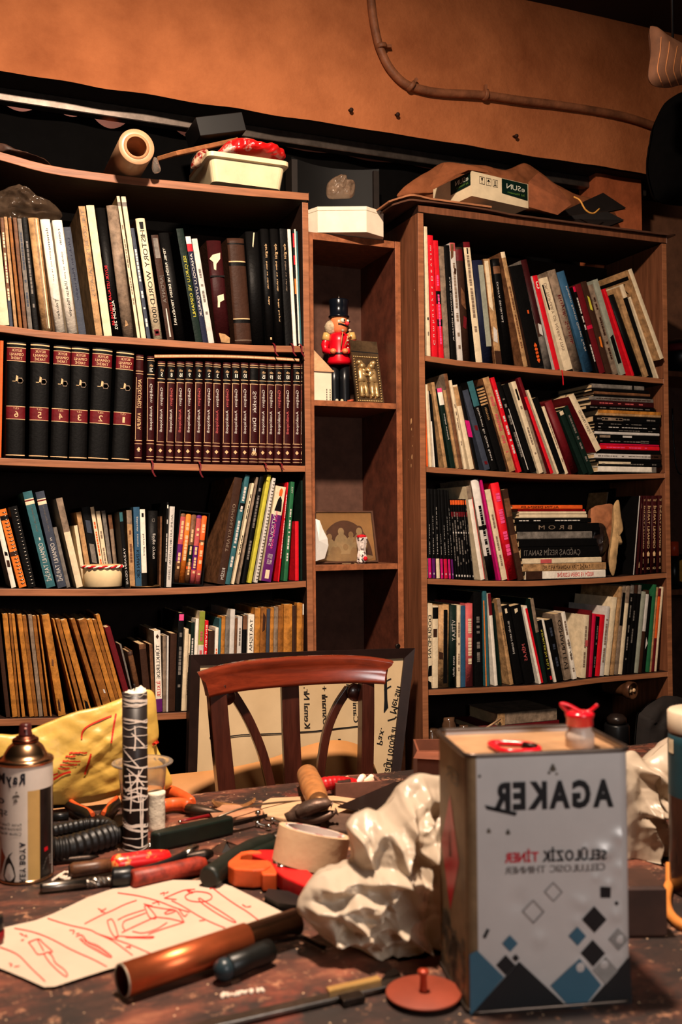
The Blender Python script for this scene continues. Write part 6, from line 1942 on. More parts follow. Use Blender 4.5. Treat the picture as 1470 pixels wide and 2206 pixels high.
U = lambda px: (px - 1004) / 359.0 * Wt
Vv = lambda px, py: HT * (1 - ((py - (1634 - 22 * (px - 1004) / 359.0)) / (549 - 4 * (px - 1004) / 359.0)))
def fr_(x, y):
    """zoomed photograph coordinates of the tin's front to its sheet"""
    px, py = 860 + x / 2.41, 1460 + y / 2.41
    u, v = U(px), Vv(px, py)
    return M @ V((u, e + min(0, dents((u, v))), v))
def quad(cx, cy, r, mi, k_=1.05):
    mb.add([fr_(cx, cy - r * k_), fr_(cx + r, cy), fr_(cx, cy + r * k_), fr_(cx - r, cy)], [(0, 1, 2, 3)], mi)
for pts_, mi in (([(352, 1740), (372, 1722), (610, 1468), (875, 1712), (352, 1750)], 2), ([(352, 1432), (392, 1412), (530, 1548), (372, 1722), (352, 1740)], 3), ([(928, 1450), (1042, 1588), (950, 1700), (878, 1706), (772, 1592)], 3), ([(1060, 1588), (1198, 1438), (1206, 1688), (952, 1704)], 2), ([(1045, 1080), (1098, 1080), (1098, 1138), (1045, 1138)], 2), ([(445, 1300), (458, 1306), (436, 1352), (422, 1344)], 2)):
    mb.add([fr_(*q) for q in pts_], [tuple(range(len(pts_)))], mi)
quad(1010, 1250, 66, 2); quad(918, 1336, 47, 3); quad(1000, 1424, 66, 2); quad(540, 1487, 50, 2); quad(592, 1450, 19, 2); quad(563, 1376, 41, 3); quad(1066, 1512, 68, 4); quad(1138, 1352, 56, 4); quad(1130, 1165, 12, 2)
for cx_, cy_, r in ((795, 1110, 50), (688, 1212, 60)):
    for k_ in range(4):
        q = [(0, -1.05), (1, 0), (0, 1.05), (-1, 0)]
        a, b = q[k_], q[(k_ + 1) % 4]
        mb.add([fr_(cx_ + a[0] * r, cy_ + a[1] * r), fr_(cx_ + b[0] * r, cy_ + b[1] * r), fr_(cx_ + b[0] * r * .82, cy_ + b[1] * r * .82), fr_(cx_ + a[0] * r * .82, cy_ + a[1] * r * .82)], [(0, 1, 2, 3)], 5)
def mt_(st, xr, xl, yb0, yt0, mi, slope=-.05, bold=0.0):
    """mirrored lettering: starts at the right (xr) and runs left to xl, zoomed coordinates"""
    W_ = xr - xl
    mb.text(st, lambda u, v: fr_(xr - u, yb0 + slope * -(u) * 1 - v), mi, size=(yb0 - yt0) / .72, fitw=W_, bold=bold)
mt_('AGAKER', 1122, 472, 658, 522, 2, bold=.045)
mt_('SELÜLOZİK', 1074, 733, 937, 882, 2, bold=.03)
mt_('TİNER', 718, 535, 953, 903, 6, bold=.03)
mt_('CELLULOSIC THINNER', 1072, 536, 995, 957, 7, bold=.008)
mb.add([fr_(*q) for q in ((440, 668), (608, 702), (600, 722), (450, 690))], [(0, 1, 2, 3)], 2)
for q in ((800, 470, 14), (780, 495, 6), (415, 520, 6), (560, 805, 10), (460, 800, 9), (820, 500, 5)):
    mb.add([fr_(q[0] + q[2] * math.cos(a) * (1 + .5 * math.sin(3 * a)), q[1] + 1.5 * q[2] * math.sin(a)) for a in [k_ * math.pi / 5 for k_ in range(10)]], [tuple(range(10))], 8)
# left side print
def ls(a, b):
    return M @ V((-.0006, .010 + (DT - .02) * (1 - a), HT * b))
mb.add([ls(*q) for q in ((.42, .30), (.80, .545), (.46, .78), (.06, .54))], [(0, 1, 2, 3)], 6)
mb.add([ls(*q) for q in ((.40, .52), (.52, .53), (.46, .66), (.40, .60))], [(0, 1, 2, 3)], 8)
mb.text('ER', lambda u, v: ls(.80 - u, .845 + v), 2, size=.08, fitw=.55)
def staincell(i):
    r2 = random.Random(i)
    cx_, cy_ = r2.random(), .02 + .24 * r2.random() ** 1.2
    s_ = .03 + .06 * r2.random()
    return [ls(max(0, min(1, cx_ + s_ * math.cos(a) * (.6 + .6 * r2.random()))), max(.01, cy_ + .35 * s_ * math.sin(a) * (.5 + r2.random()))) for a in [k_ * math.pi / 5 for k_ in range(10)]]
for i in range(60):
    mb.add(staincell(i), [tuple(range(10))], 8)
mb.build('tin_body', [TINW, TINS, mat('tin_black', (14, 15, 18), rough=.4, var=.05), mat('tin_blue', (50, 86, 104), rough=.4, var=.05), mat('tin_grey', (150, 146, 142), rough=.4, metal=.2), mat('tin_outline', (140, 132, 128), rough=.45), mat('tin_red', (190, 18, 40), rough=.4), mat('tin_grey_text', (112, 104, 100), rough=.45), mat('tin_smudge', (88, 76, 60), rough=.6, var=.3)], t)
# rolled rims
RIM = mat('tin_rim', (96, 84, 76), rough=.35, metal=.85, var=.2)
for z, r, nm in ((HT, .0022, 'top_rim'), (.002, .0018, 'bottom_rim')):
    MB().tube([M @ V((a, b, z)) for a, b in rr(-.0008, Wt + .0008, -.0008, DT + .0008, .010)], r, 8, closed=True).build(nm, RIM, t)
mb = MB().prism(rr(.001, Wt - .001, .001, DT - .001, .009), HT - .006, HT - .0045, 0, M)
mb.build('tin_lid', mat('tin_lid_paint', (206, 160, 118), rough=.4, metal=.35, var=.22, scale=14), t)
zl = HT - .0045
# red wire handle lying on the lid
RDH = mat('red_gloss', (214, 16, 34), rough=.25, var=.08, coat=.4)
def lidp(px, py, h=.003):
    return onZ(px, py, H0 + zl + h)
hp = [lidp(1056, 1603), lidp(1070, 1600), lidp(1100, 1601), lidp(1140, 1604), lidp(1160, 1611), lidp(1155, 1618), lidp(1100, 1619), lidp(1075, 1614)]
MB().tube(smooth_pts(hp, 6, True), .0028, 8, closed=True).build('carry_handle', RDH, t)
MB().tube([lidp(1128, 1606, .005), lidp(1156, 1610, .005)], .0035, 8).build('handle_hinge', DSTEEL, t)
q = lidp(1250, 1608, 0)
sc_ = .41
M2 = Matrix.Translation(q)
zq = lambda py: (CZ + ray(1250, py).z * ((q - C).dot(Fw))) - q.z
MB().lathe([(0, .0002), (.0135, .0002), (.0135, zq(1580)), (.0108, zq(1572)), (.0108, zq(1560)), (0, zq(1560))], 24, M=M2).build('spout_neck', mat('frosted_spout', (216, 196, 180), rough=.35, var=.05, transl=.3), t)
cp = MB().lathe([(.0112, zq(1563)), (.0125, zq(1562)), (.0122, zq(1545)), (.0135, zq(1543)), (.0135, zq(1536)), (.011, zq(1533)), (0, zq(1534))], 24, M=M2).build('spout_cap', RDH, t)
dd_ = (q - C).dot(Fw)
m = MB().tube(smooth_pts([atD(*p_, dd_) for p_ in ((1232, 1540), (1216, 1526), (1209, 1517), (1222, 1518), (1242, 1528), (1252, 1534))], 5), .0016, 8)
m.tube(smooth_pts([atD(*p_, dd_) for p_ in ((1252, 1536), (1268, 1533), (1279, 1526), (1288, 1518))], 5), .0016, 8)
m.build('pull_tab', RDH, cp)

# --- spray can
q = T(56, 1908)
vd = V((q.x, q.y, 0)).normalized()
RS = .0330
cc = V((q.x, q.y, H0)) + vd * RS
t = thing('spray_can', 'white and tan spray paint can standing at the left end of the bench', 'spray can', cc)
Mc = frame(cc, V((-vd.y, vd.x, 0)) * -1)      # local x to picture right, local y away from the camera
zc_ = lambda py: CZ + ray(56, py).z * ((cc - C).dot(Fw)) - H0
Hb = zc_(1638)
HL = zc_(1692)
NS = 96
def sp_mf(k_, i, n):
    return SPM[k_] if SPM[k_] is not None else 0
mb = MB()
zs_ = [0.004, HL, Hb - .003]
# body wall by angle, 0 deg towards the camera, positive to picture right
def ang(i):
    return -180 + 360 * i / NS
o = len(mb.v)
for z in zs_:
    for i in range(NS):
        a = R_(ang(i))
        mb.v.append(Mc @ V((RS * math.sin(a), -RS * math.cos(a), z)))
for k_ in range(2):
    for i in range(NS):
        j = (i + 1) % NS
        a = ang(i) + 180 / NS
        mi = 0
        if k_ == 0:
            mi = 1 if 4 < a < 31 else 2 if 31 < a < 66 else 0 if 66 < a < 70 else 2 if 70 < a < 120 else 0
        mb.f.append((o + k_ * NS + i, o + k_ * NS + j, o + (k_ + 1) * NS + j, o + (k_ + 1) * NS + i)); mb.m.append(mi); mb.s.append(True)
def cy(px, z, d=.0004):
    s_ = max(-.999, min(.999, (px - 56) / 59.0))
    a = math.asin(s_)
    return Mc @ V(((RS + d) * math.sin(a), -(RS + d) * math.cos(a), z))
def cya(a, z, d=.0004):
    return Mc @ V(((RS + d) * math.sin(a), -(RS + d) * math.cos(a), z))
zz_ = lambda py: zc_(py) + .0
def cant(st, xr, xl, yb0, yt0, mi, bold=0.0):
    mb.text(st, lambda u, v: cy(xr - u, zz_(yb0) + v), mi, size=(zz_(yt0) - zz_(yb0)) / .72, fitw=xr - xl, bold=bold)
cant('RayMix', 55, -26, 1676, 1654, 3, .04)
cant('el', 12, -10, 1719, 1702, 3)
cant('sprey', 18, -38, 1742, 1726, 3)
for st, y in (('Parlak Özel Son', 1764), ('Dekoratif Kullanım', 1773), ('Çabuk Kurur', 1783)):
    cant(st, 47, -4 - (y % 5), y, y - 6, 3)
mb.text('SPREY BOYA', lambda u, v: cy(43.5 + v, zz_(1898 - u)), 3, size=12 / .72, fitw=102, bold=.04)
mb.add([cy(-3, zz_(1753)), cy(61, zz_(1753)), cy(61, zz_(1757)), cy(-3, zz_(1757))], [(0, 1, 2, 3)], 1)
drop = [(14, 1880), (22, 1884), (32, 1880), (35, 1868), (32, 1850), (26, 1836), (22, 1828), (30, 1817), (21, 1824), (15, 1836), (11, 1856), (10, 1870)]
mb.add([cy(a, zz_(b)) for a, b in drop], [tuple(range(len(drop)))], 2)
mb.add([cy(a, zz_(b), .0007) for a, b in ((18, 1862), (24, 1866), (28, 1860), (24, 1842), (20, 1850))], [(0, 1, 2, 3, 4)], 0)
for (a, b, c_, d_) in ((28, 1698, 44, 1706), (30, 1706, 40, 1716), (34, 1690, 40, 1697)):
    mb.add([cy(a, zz_(d_)), cy(c_, zz_(d_ - 3)), cy(c_ - 3, zz_(b)), cy(a + 2, zz_(b + 2))], [(0, 1, 2, 3)], 4)
mb.add([cy(-3, zz_(1875)), cy(4, zz_(1868)), cy(14, zz_(1830)), cy(6, zz_(1812)), cy(4, zz_(1790)), cy(-3, zz_(1800))], [(0, 1, 2, 3, 4, 5)], 5)
mb.add([cy(94, zz_(1818)), cy(101, zz_(1816)), cy(102, zz_(1824)), cy(95, zz_(1826))], [(0, 1, 2, 3)], 6)
for i in range(4):
    mb.add([cy(90 + 2 * i, zz_(1862 - 6 * i)), cy(108, zz_(1856 - 6 * i)), cy(108, zz_(1852 - 6 * i)), cy(92 + 2 * i, zz_(1858 - 6 * i))], [(0, 1, 2, 3)], 4)
mb.build('can_body', [mat('can_white', (206, 196, 186), rough=.32, metal=.1, var=.06), mat('can_tan', (186, 150, 90), rough=.35, var=.08), mat('can_black', (26, 23, 22), rough=.3, var=.2, scale=60), mat('can_ink', (24, 28, 38), rough=.4, var=0), mat('can_scuff', (120, 112, 104), rough=.5), mat('can_orange', (170, 66, 28), rough=.4, var=.3), pm('rd')], t)
CHR = mat('can_metal', (206, 160, 120), rough=.22, metal=1.0, var=.1)
MB().lathe([(RS - .004, .001), (RS + .0002, .0005), (RS + .0008, .003), (RS, .0045)], 48, M=Matrix.Translation(cc)).build('base_seam', CHR, t)
z0 = Hb
MB().lathe([(RS, z0 - .003), (RS + .0012, z0 - .001), (RS + .0014, z0 + .002), (RS - .001, z0 + .004), (RS - .005, z0 + .0045), (RS - .0075, z0 + .010), (RS - .012, z0 + .0175), (.0165, z0 + .0215), (.0145, z0 + .0225)], 48, M=Matrix.Translation(cc), caps=False).build('dome', CHR, t)
MB().lathe([(.0145, z0 + .0222), (.0162, z0 + .0235), (.0162, z0 + .0262), (.0150, z0 + .0275), (.0122, z0 + .0275), (.0115, z0 + .030), (0, z0 + .0305)], 40, M=Matrix.Translation(cc)).build('valve_cup', mat('cup_metal', (150, 90, 70), rough=.25, metal=1.0, var=.1), t)
nzl = MB().lathe([(.0085, z0 + .0275), (.0085, z0 + .033), (.0077, z0 + .0345), (.0070, z0 + .044), (.0060, z0 + .0455), (0, z0 + .0457)], 28, M=Matrix.Translation(cc)).build('nozzle', mat('nozzle_plastic', (70, 28, 26), rough=.3, var=.15), t)
MB().ball(cc + V((-vd.x, -vd.y, 0)) * .0072 + V((0, 0, z0 + .040)), .0016, 6).build('spray_hole', mat('nozzle_insert', (190, 130, 120), rough=.4), nzl)

# --- candle with white scrawls
q = T(292, 1836)
vd = V((q.x, q.y, 0)).normalized()
RC = .0168
cc = V((q.x, q.y, H0)) + vd * RC
D_ = (cc - C).dot(Fw)
Hc = atD(292, 1492, D_).z - H0
t = thing('candle', 'tall black pillar candle covered in white brush scrawls', 'candle', cc)
Mc2 = frame(cc, V((vd.y, -vd.x, 0)))
mb = MB().lathe([(0, 0), (RC, 0), (RC, Hc)], 48, M=Matrix.Translation(cc))
def cw(px, py):
    s_ = max(-.995, min(.995, (px - 292) / 27.0))
    a = math.asin(s_)
    z = max(.001, min(Hc - .0005, atD(292, py, D_).z - H0))
    return Mc2 @ V(((RC + .0004) * math.sin(a), -(RC + .0004) * math.cos(a), z))
def cstroke(pts_, w_):
    P = smooth_pts([V((a, b, 0)) for a, b in pts_], 5)
    for i in range(len(P) - 1):
        d = P[i + 1] - P[i]
        n_ = V((-d.y, d.x, 0)).normalized() * (w_ / 2 * (.7 + .5 * abs(noise.noise(P[i] * .2))))
        mb.add([cw(*(P[i] + n_)[:2]), cw(*(P[i] - n_)[:2]), cw(*(P[i + 1] - n_)[:2]), cw(*(P[i + 1] + n_)[:2])], [(0, 1, 2, 3)], 1)
rnd = random.Random(5)
for y0, y1, w_ in ((1500, 1510, 7), (1508, 1516, 5), (1520, 1512, 3), (1545, 1556, 6), (1552, 1550, 3), (1560, 1570, 2.5), (1582, 1584, 2), (1600, 1612, 2.5), (1612, 1606, 2), (1640, 1652, 5), (1636, 1630, 2), (1690, 1700, 5), (1708, 1716, 6), (1722, 1716, 3), (1738, 1744, 5), (1760, 1778, 9), (1770, 1790, 6), (1800, 1796, 2.5), (1812, 1818, 3), (1824, 1820, 2.5)):
    cstroke([(262, y0), (280, (y0 + y1) / 2 + rnd.uniform(-4, 4)), (300, (y0 + y1) / 2 + rnd.uniform(-4, 4)), (322, y1)], w_)
for pts_ in ([(292, 1560), (293, 1590), (291, 1612)], [(285, 1575), (300, 1590), (312, 1605)], [(268, 1610), (285, 1630), (300, 1648)], [(275, 1650), (295, 1668), (310, 1690)], [(310, 1650), (290, 1680), (272, 1700)], [(280, 1660), (284, 1700), (282, 1745)], [(305, 1690), (303, 1740), (305, 1800)], [(308, 1715), (307, 1770), (306, 1820)], [(272, 1680), (300, 1678), (318, 1684)], [(270, 1668), (290, 1664), (315, 1672)], [(276, 1705), (292, 1700), (312, 1712)], [(300, 1655), (296, 1690), (300, 1720)]):
    cstroke(pts_, 3.5)
mb.build('wax_body', [mat('candle_black', (32, 25, 24), rough=.45, var=.1), mat('candle_white', (236, 220, 204), rough=.6, var=.08)], t)
mb = MB()
def wax(u, v):
    a = 2 * math.pi * u
    r = RC * (1.02 - .98 * v) * (1 + .06 * math.sin(5 * a) + .05 * math.sin(9 * a + 1)) if v > 0 else RC * 1.01
    z = Hc - .003 + .006 * math.sin(min(1, v * 2.2) * math.pi / 2) + .0025 * noise.noise(V((math.cos(a) * 2, math.sin(a) * 2, v * 5))) + .003 * math.cos(a) * (v > 0)
    return cc + V((r * math.cos(a), r * math.sin(a), z))
mb.grid(wax, 48, 6)
mb.build('wax_rim', mat('white_wax', (236, 220, 196), rough=.5, var=.08, bump=.6, bscale=120), t)
mb = MB().tube([cc + V((0, 0, Hc)), cc + V((.0006, 0, Hc + .006)), cc + V((-.0006, 0, Hc + .011))], [.0012, .0011, .0007], 6)
mb.build('wick', BLACK, t)

# --- glass cup behind, white stub, yellow bag
q = T(307, 1778)
D_ = q.dot(Fw) - C.dot(Fw)
cxp = atD(307, 1700, D_)
cc = V((cxp.x, cxp.y, H0))
D_ = (cc - C).dot(Fw)
zr_ = atD(307, 1646, D_).z - H0
GL = mat('clear_plastic', (236, 222, 206), rough=.06, var=.03, trans=.88, ior=1.4, spec=.6)
t = thing('plastic_cup', 'clear plastic cup with wide rim behind the tall candle', 'cup', cc)
r1 = 66 * D_ / F
MB().lathe([(0, .0005), (r1 * .55, .0005), (r1 * .62, .003), (r1 * .78, zr_ - .006), (r1 * .80, zr_ - .001), (r1 * .99, zr_ + .001), (r1, zr_ + .0025), (r1 * .96, zr_ + .004), (r1 * .78, zr_ + .0015), (r1 * .76, zr_ - .006), (r1 * .60, .004), (0, .003)], 48, M=Matrix.Translation(cc), caps=False).build('cup_wall', GL, t)
MB().lathe([(0, .0045), (r1 * .60, .0045), (r1 * .70, zr_ * .55), (0, zr_ * .55)], 40, M=Matrix.Translation(cc)).build('amber_content', mat('amber_wax', (196, 130, 60), rough=.4, var=.1), t)
q = T(338, 1795)
vd = V((q.x, q.y, 0)).normalized()
cc = V((q.x, q.y, H0)) + vd * .0125
D_ = (cc - C).dot(Fw)
h_ = atD(338, 1706, D_).z - H0
mb = MB()
def stub(u, v):
    a = 2 * math.pi * u
    r = .0120 * (1 + .03 * noise.noise(V((math.cos(a) * 2, math.sin(a) * 2, v * 6)))) * (1.0 if v < .93 else 1.05)
    return cc + V((r * math.cos(a), r * math.sin(a), h_ * v))
mb.grid(stub, 32, 16)
mb.f += [tuple(16 * 33 + i for i in range(32)), tuple(reversed(range(32)))]; mb.m += [0, 0]; mb.s += [False, False]
tag(mb.build('candle', mat('stub_wax', (232, 216, 192), rough=.55, var=.15, scale=70, bump=.4, bscale=130)), 'short thick white candle stub right beside the tall scrawled candle', 'candle')

YEL = mat('yellow_bag_film', (226, 184, 88), rough=.38, var=.12, scale=10, bump=.25, bscale=60, spec=.5, transl=.15)
t = thing('carrier_bag', 'large crumpled yellow carrier bag with red print behind the candle', 'bag', T(200, 1726))
mb = MB()
inflate(mb, [(-30, 1735), (-30, 1596), (36, 1582), (68, 1571), (108, 1554), (163, 1533), (212, 1522), (261, 1504), (300, 1488), (331, 1491), (338, 1540), (342, 1582), (337, 1604), (346, 1626), (357, 1648), (371, 1688), (340, 1706), (261, 1713), (196, 1729), (114, 1734)], 1.575, .018, .02, .0075, 13, 2.0, rings=40, ang=.35, center=(190, 1640), zmin=H0, n_per=6)
mb.build('bag_film', YEL, t)
from mathutils.bvhtree import BVHTree
bt = BVHTree.FromPolygons([tuple(v) for v in mb.v], mb.f)
mb2 = MB()
def onbag(px, py):
    h = bt.ray_cast(C, ray(px, py).normalized())
    return (h[0] - ray(px, py).normalized() * .0015) if h[0] is not None else onY(px, py, 1.56)
def fine(pts_, n_=8):
    return [tuple(p_[:2]) for p_ in smooth_pts([V((a, b, 0)) for a, b in pts_], n_)]
for pts_, w_ in (([(240, 1542), (215, 1552), (190, 1564), (178, 1576), (176, 1592)], 3.4), ([(250, 1538), (246, 1560), (240, 1600)], 4), ([(196, 1625), (190, 1645), (183, 1668)], 4), ([(114, 1680), (135, 1668), (152, 1663)], 4.5), ([(114, 1670), (124, 1667)], 4), ([(340, 1598), (330, 1604)], 6)):
    mb2 = MB()
    stroke(mb2, fine(pts_), w_, onbag, 0)
    mb2.build('red_stripe', mat('red_ink', (206, 44, 24), rough=.45, var=.1), t)
rnd = random.Random(2)
for k_, (x0, y0, x1) in enumerate(((150, 1622, 182), (142, 1630, 162), (136, 1640, 172), (130, 1648, 164), (126, 1656, 150))):
    x = x0
    mb2 = MB()
    while x < x1:
        l = rnd.uniform(2.5, 6)
        stroke(mb2, [(x, y0 + rnd.uniform(-1, 1)), (x + l, y0 + rnd.uniform(-1, 1) - .4)], 3.2, onbag, 0)
        x += l + 1.8
    mb2.build('lettering', mat('red_ink', (206, 44, 24), rough=.45, var=.1), t)
# ================================================================== tools and scraps on the bench
RUB = mat('ribbed_rubber', (16, 14, 13), rough=.45, var=.15)
GRN = mat('dark_green_grip', (15, 25, 17), rough=.4, var=.2, scale=40)
ORG = mat('orange_grip', (216, 86, 36), rough=.45, var=.15, scale=40)
REDG = mat('red_grip', (196, 22, 26), rough=.35, var=.2, scale=40)
OLDRED = mat('scuffed_red_grip', (168, 54, 34), rough=.5, var=.35, scale=55)
TAN = mat('pale_sawn_wood', (200, 160, 122), rough=.65, var=.12, scale=18, stretch=(.5, 4, 4))
CHROME = mat('chrome', (200, 190, 176), rough=.18, metal=1.0, var=.1)
def seg(a, b, h0, h1=None):
    """two bench pixels lifted to heights above the bench"""
    return T(a[0], a[1], h0), T(b[0], b[1], h0 if h1 is None else h1)

# ribbed pliers
t = thing('pliers', 'pliers with two black ribbed grips lying right of the spray can', 'pliers', T(180, 1815))
for pts_, r0 in (([(112, 1832), (150, 1826), (200, 1812), (240, 1800), (258, 1797)], .0165), ([(112, 1790), (150, 1782), (190, 1775), (232, 1776), (252, 1786)], .0085)):
    P = smooth_pts([T(a, b, r0) for a, b in pts_], 14)
    n = len(P)
    rs = [r0 * (.90 + .13 * (1 if (i // 2) % 2 else 0)) * (1 - .35 * max(0, i / n - .72) / .28) for i in range(n)]
    MB().tube(P, rs, 12).build('handle', RUB, t)
MB().tube([T(250, 1797, .010), T(262, 1793, .011), T(272, 1790, .010)], [.009, .011, .006], 10).build('joint', DSTEEL, t)
MB().tube([T(270, 1790, .010), T(290, 1778, .010), T(306, 1772, .009)], [.008, .006, .003], 8).build('jaw', DSTEEL, t)
# cutters with black and orange handles
t = thing('cutters', 'wire cutters with black and orange splayed handles before the yellow bag', 'cutters', T(205, 1765))
for pts_ in ([(146, 1732), (165, 1745), (190, 1757), (200, 1766)], [(252, 1729), (238, 1742), (228, 1756), (222, 1764)]):
    P = smooth_pts([T(a, b, .012) for a, b in pts_], 5)
    h_ = MB().tube(P, [.0065 + .002 * math.sin(i / len(P) * 3) for i in range(len(P))], 10, flat=1.3).build('handle', BLACK, t)
    P2 = [q + V((0, -.001, .0078)) for q in P]
    MB().tube(P2, .0034, 8).build('orange_inlay', ORG, h_)
MB().tube([T(198, 1769, .009), T(214, 1770, .010), T(232, 1774, .009), T(252, 1784, .006)], [.007, .010, .008, .004], 10).build('jaw', DSTEEL, t)
for i, (pts_, r, mm, nm, lb) in enumerate((
    ([(108, 1736), (150, 1733)], .0045, DSTEEL, 'punch', 'dark round steel punch by the spray can below the yellow bag'),
    ([(108, 1760), (148, 1757)], .006, BLACK, 'marker', 'black glossy stick lying right of the spray can above the ribbed pliers'),
    ([(104, 1857), (150, 1852), (190, 1848), (214, 1845)], .0042, DSTEEL, 'nail', 'long dark nail lying in front of the black ribbed pliers'))):
    P = [T(a, b, r + .0006) for a, b in pts_]
    rr_ = [r] * (len(P) - 1) + [r * (.2 if nm == 'nail' else .9)]
    tag(MB().tube(P, rr_, 10).build(nm, mm), lb, nm)

# red-handled screwdriver
t = thing('screwdriver', 'screwdriver with chipped red handle and brown shank below the tall candle', 'screwdriver', T(260, 1862))
a, b = seg((238, 1864), (368, 1846), .0125, .0105)
P = [a + (b - a) * f for f in (0, .04, .12, .3, .5, .7, .85, .96, 1)]
MB().tube(P, [.006, .0105, .0125, .0118, .0125, .012, .0108, .009, .004], 10).build('handle', mat('chipped_red', (206, 22, 24), rough=.35, var=.3, scale=46, rgb2=(214, 132, 66), lo=.42, hi=.47, coat=.3), t)
a2, b2 = seg((150, 1876), (238, 1864), .0105, .0115)
MB().tube([a2, a2 + (b2 - a2) * .1, a2 + (b2 - a2) * .6, b2], [.0075, .0095, .0088, .0085], 10).build('shank', mat('oily_wood', (116, 72, 44), rough=.4, var=.4, scale=30, rgb2=(34, 22, 16)), t)
MB().tube([a2 - (b2 - a2) * .03, a2 + (b2 - a2) * .02], [.006, .0078], 10).build('tip_cap', BLACK, t)
# pliers with one black, one red handle
t = thing('pliers', 'long pliers with one black and one scuffed red handle and chrome jaw', 'pliers', T(340, 1880))
P = smooth_pts([T(a, b, .013) for a, b in ((242, 1890), (275, 1887), (320, 1873), (360, 1860), (408, 1838))], 5)
MB().tube(P, [.012 if i < 7 else .0055 for i in range(len(P))], 10).build('handle', BLACK, t)
a, b = seg((282, 1895), (442, 1862), .0115, .0115)
MB().tube([a, a + (b - a) * .03, a + (b - a) * .4, a + (b - a) * .9, b], [.009, .0118, .0108, .0118, .0085], 12).build('handle', OLDRED, t)
MB().tube([T(388, 1843, .013), T(402, 1836, .016), T(418, 1826, .018), T(424, 1824, .016)], [.004, .0065, .0085, .004], 8, flat=.6).build('jaw', CHROME, t)
MB().tube([T(380, 1852, .010), T(410, 1845, .011), T(440, 1843, .012), T(456, 1838, .012)], [.003, .0055, .0085, .005], 8).build('joint', DSTEEL, t)
# string scrap and drill bit
P = smooth_pts([T(a, b, .0025) for a, b in ((112, 1899), (122, 1892), (130, 1887), (142, 1892), (150, 1884), (140, 1881), (128, 1890), (145, 1896), (158, 1886), (166, 1882), (173, 1886), (162, 1890), (152, 1882))], 5)
tag(MB().tube([p_ + V((0, 0, .0016 * abs(math.sin(i * 1.3)))) for i, p_ in enumerate(P)], .0016, 6).build('string', mat('white_string', (226, 206, 186), rough=.8, var=.15, scale=90)), 'scrap of white string lying behind the drill bit', 'string')
t = thing('drill_bit', 'long steel twist drill bit lying before the spray can', 'drill bit', T(200, 1908))
a, b = seg((86, 1913), (322, 1888), .0068)
MB().tube([a, a + (b - a) * .03, a + (b - a) * .42], [.0052, .0062, .0062], 12).build('shank', STEEL, t)
mb = MB()
N_ = 90
for i in range(N_ + 1):
    f = i / N_
    c_ = a + (b - a) * (.42 + .58 * f)
    ax = (b - a).normalized()
    n1 = V((0, 0, 1)); n1 = (n1 - ax * n1.dot(ax)).normalized(); n2 = ax.cross(n1)
    for k_ in range(12):
        an = 2 * math.pi * k_ / 12
        r = .0063 * (1 - .5 * max(0, math.cos(2 * an)) ** 2) * (1 - .75 * max(0, f - .94) / .06)
        an2 = an + f * 9.5
        mb.v.append(c_ + n1 * (r * math.cos(an2)) + n2 * (r * math.sin(an2)))
for i in range(N_):
    for k_ in range(12):
        j = (k_ + 1) % 12
        mb.f.append((i * 12 + k_, i * 12 + j, (i + 1) * 12 + j, (i + 1) * 12 + k_)); mb.m.append(0); mb.s.append(False)
mb.build('flute', STEEL, t)

# orange pliers at the back
t = thing('pliers', 'orange-handled long-nose pliers lying beside the plastic cup', 'pliers', T(400, 1735))
for pts_ in ([(345, 1700), (375, 1708), (402, 1722), (414, 1731)], [(350, 1737), (372, 1733), (396, 1734), (408, 1738)]):
    P = smooth_pts([T(a, b, .012) for a, b in pts_], 5)
    MB().tube(P, [.0085] * (len(P) - 2) + [.008, .006], 10, flat=1.2).build('handle', ORG, t)
MB().tube([T(404, 1741, .011), T(425, 1744, .011), T(455, 1748, .009), T(492, 1754, .005)], [.0085, .0105, .007, .002], 8, flat=.8).build('jaw', mat('oily_jaw', (74, 58, 46), rough=.45, metal=.7, var=.3, scale=50), t)
# leather strap
P = smooth_pts([T(a, b, h) for a, b, h in ((458, 1724, .020), (464, 1732, .014), (480, 1735, .007), (505, 1738, .005), (522, 1738, .007), (540, 1730, .014), (548, 1724, .019))], 5)
tag(MB().tube(P, .0066, 10, flat=.35).build('strap', mat('tan_leather', (146, 98, 56), rough=.55, var=.3, scale=60, bump=.4)), 'curled brown leather strap at the back edge of the bench', 'strap')
# pair of red tweezers and a pale stick
t = thing('tweezers', 'slim red tweezers lying before the pale wooden slat', 'tweezers', T(420, 1772))
for a, b in (((384, 1770), (450, 1757)), ((388, 1773), (450, 1777))):
    p_, q_ = seg(a, b, .006)
    MB().tube([p_, p_ + (q_ - p_) * .3, q_], [.0012, .003, .0042], 8, flat=.7).build('arm', mat('dark_red_enamel', (128, 18, 24), rough=.3, var=.15), t)
MB().ball(T(388, 1771, .006), .003, 6).build('tip', CHROME, t)
pp_ = [T(a, b, 0) for a, b in ((446, 1752), (470, 1746), (520, 1746), (566, 1756), (566, 1770), (500, 1774), (462, 1778))]
tag(MB().prism([(q.x, q.y) for q in pp_], H0, H0 + .008).build('wooden_lath', mat('brown_slat', (184, 130, 96), rough=.6, var=.2, scale=20)), 'flat pinkish wooden slat lying under the wire hoop', 'slat')
# pale wood blocks in the middle
pp_ = [T(a, b, 0) for a, b in ((562, 1752), (566, 1740), (582, 1731), (640, 1728), (720, 1726), (772, 1733), (790, 1741), (776, 1757), (735, 1772), (690, 1778), (610, 1776), (572, 1768))]
tag(MB().prism([(q.x, q.y) for q in pp_], H0, H0 + .0085).build('wood_offcut', TAN, bevel=.002), 'pale sawn wood offcut lying under the hammer', 'wood')
pp_ = [T(a, b, 0) for a, b in ((574, 1777), (640, 1780), (650, 1788), (585, 1786))]
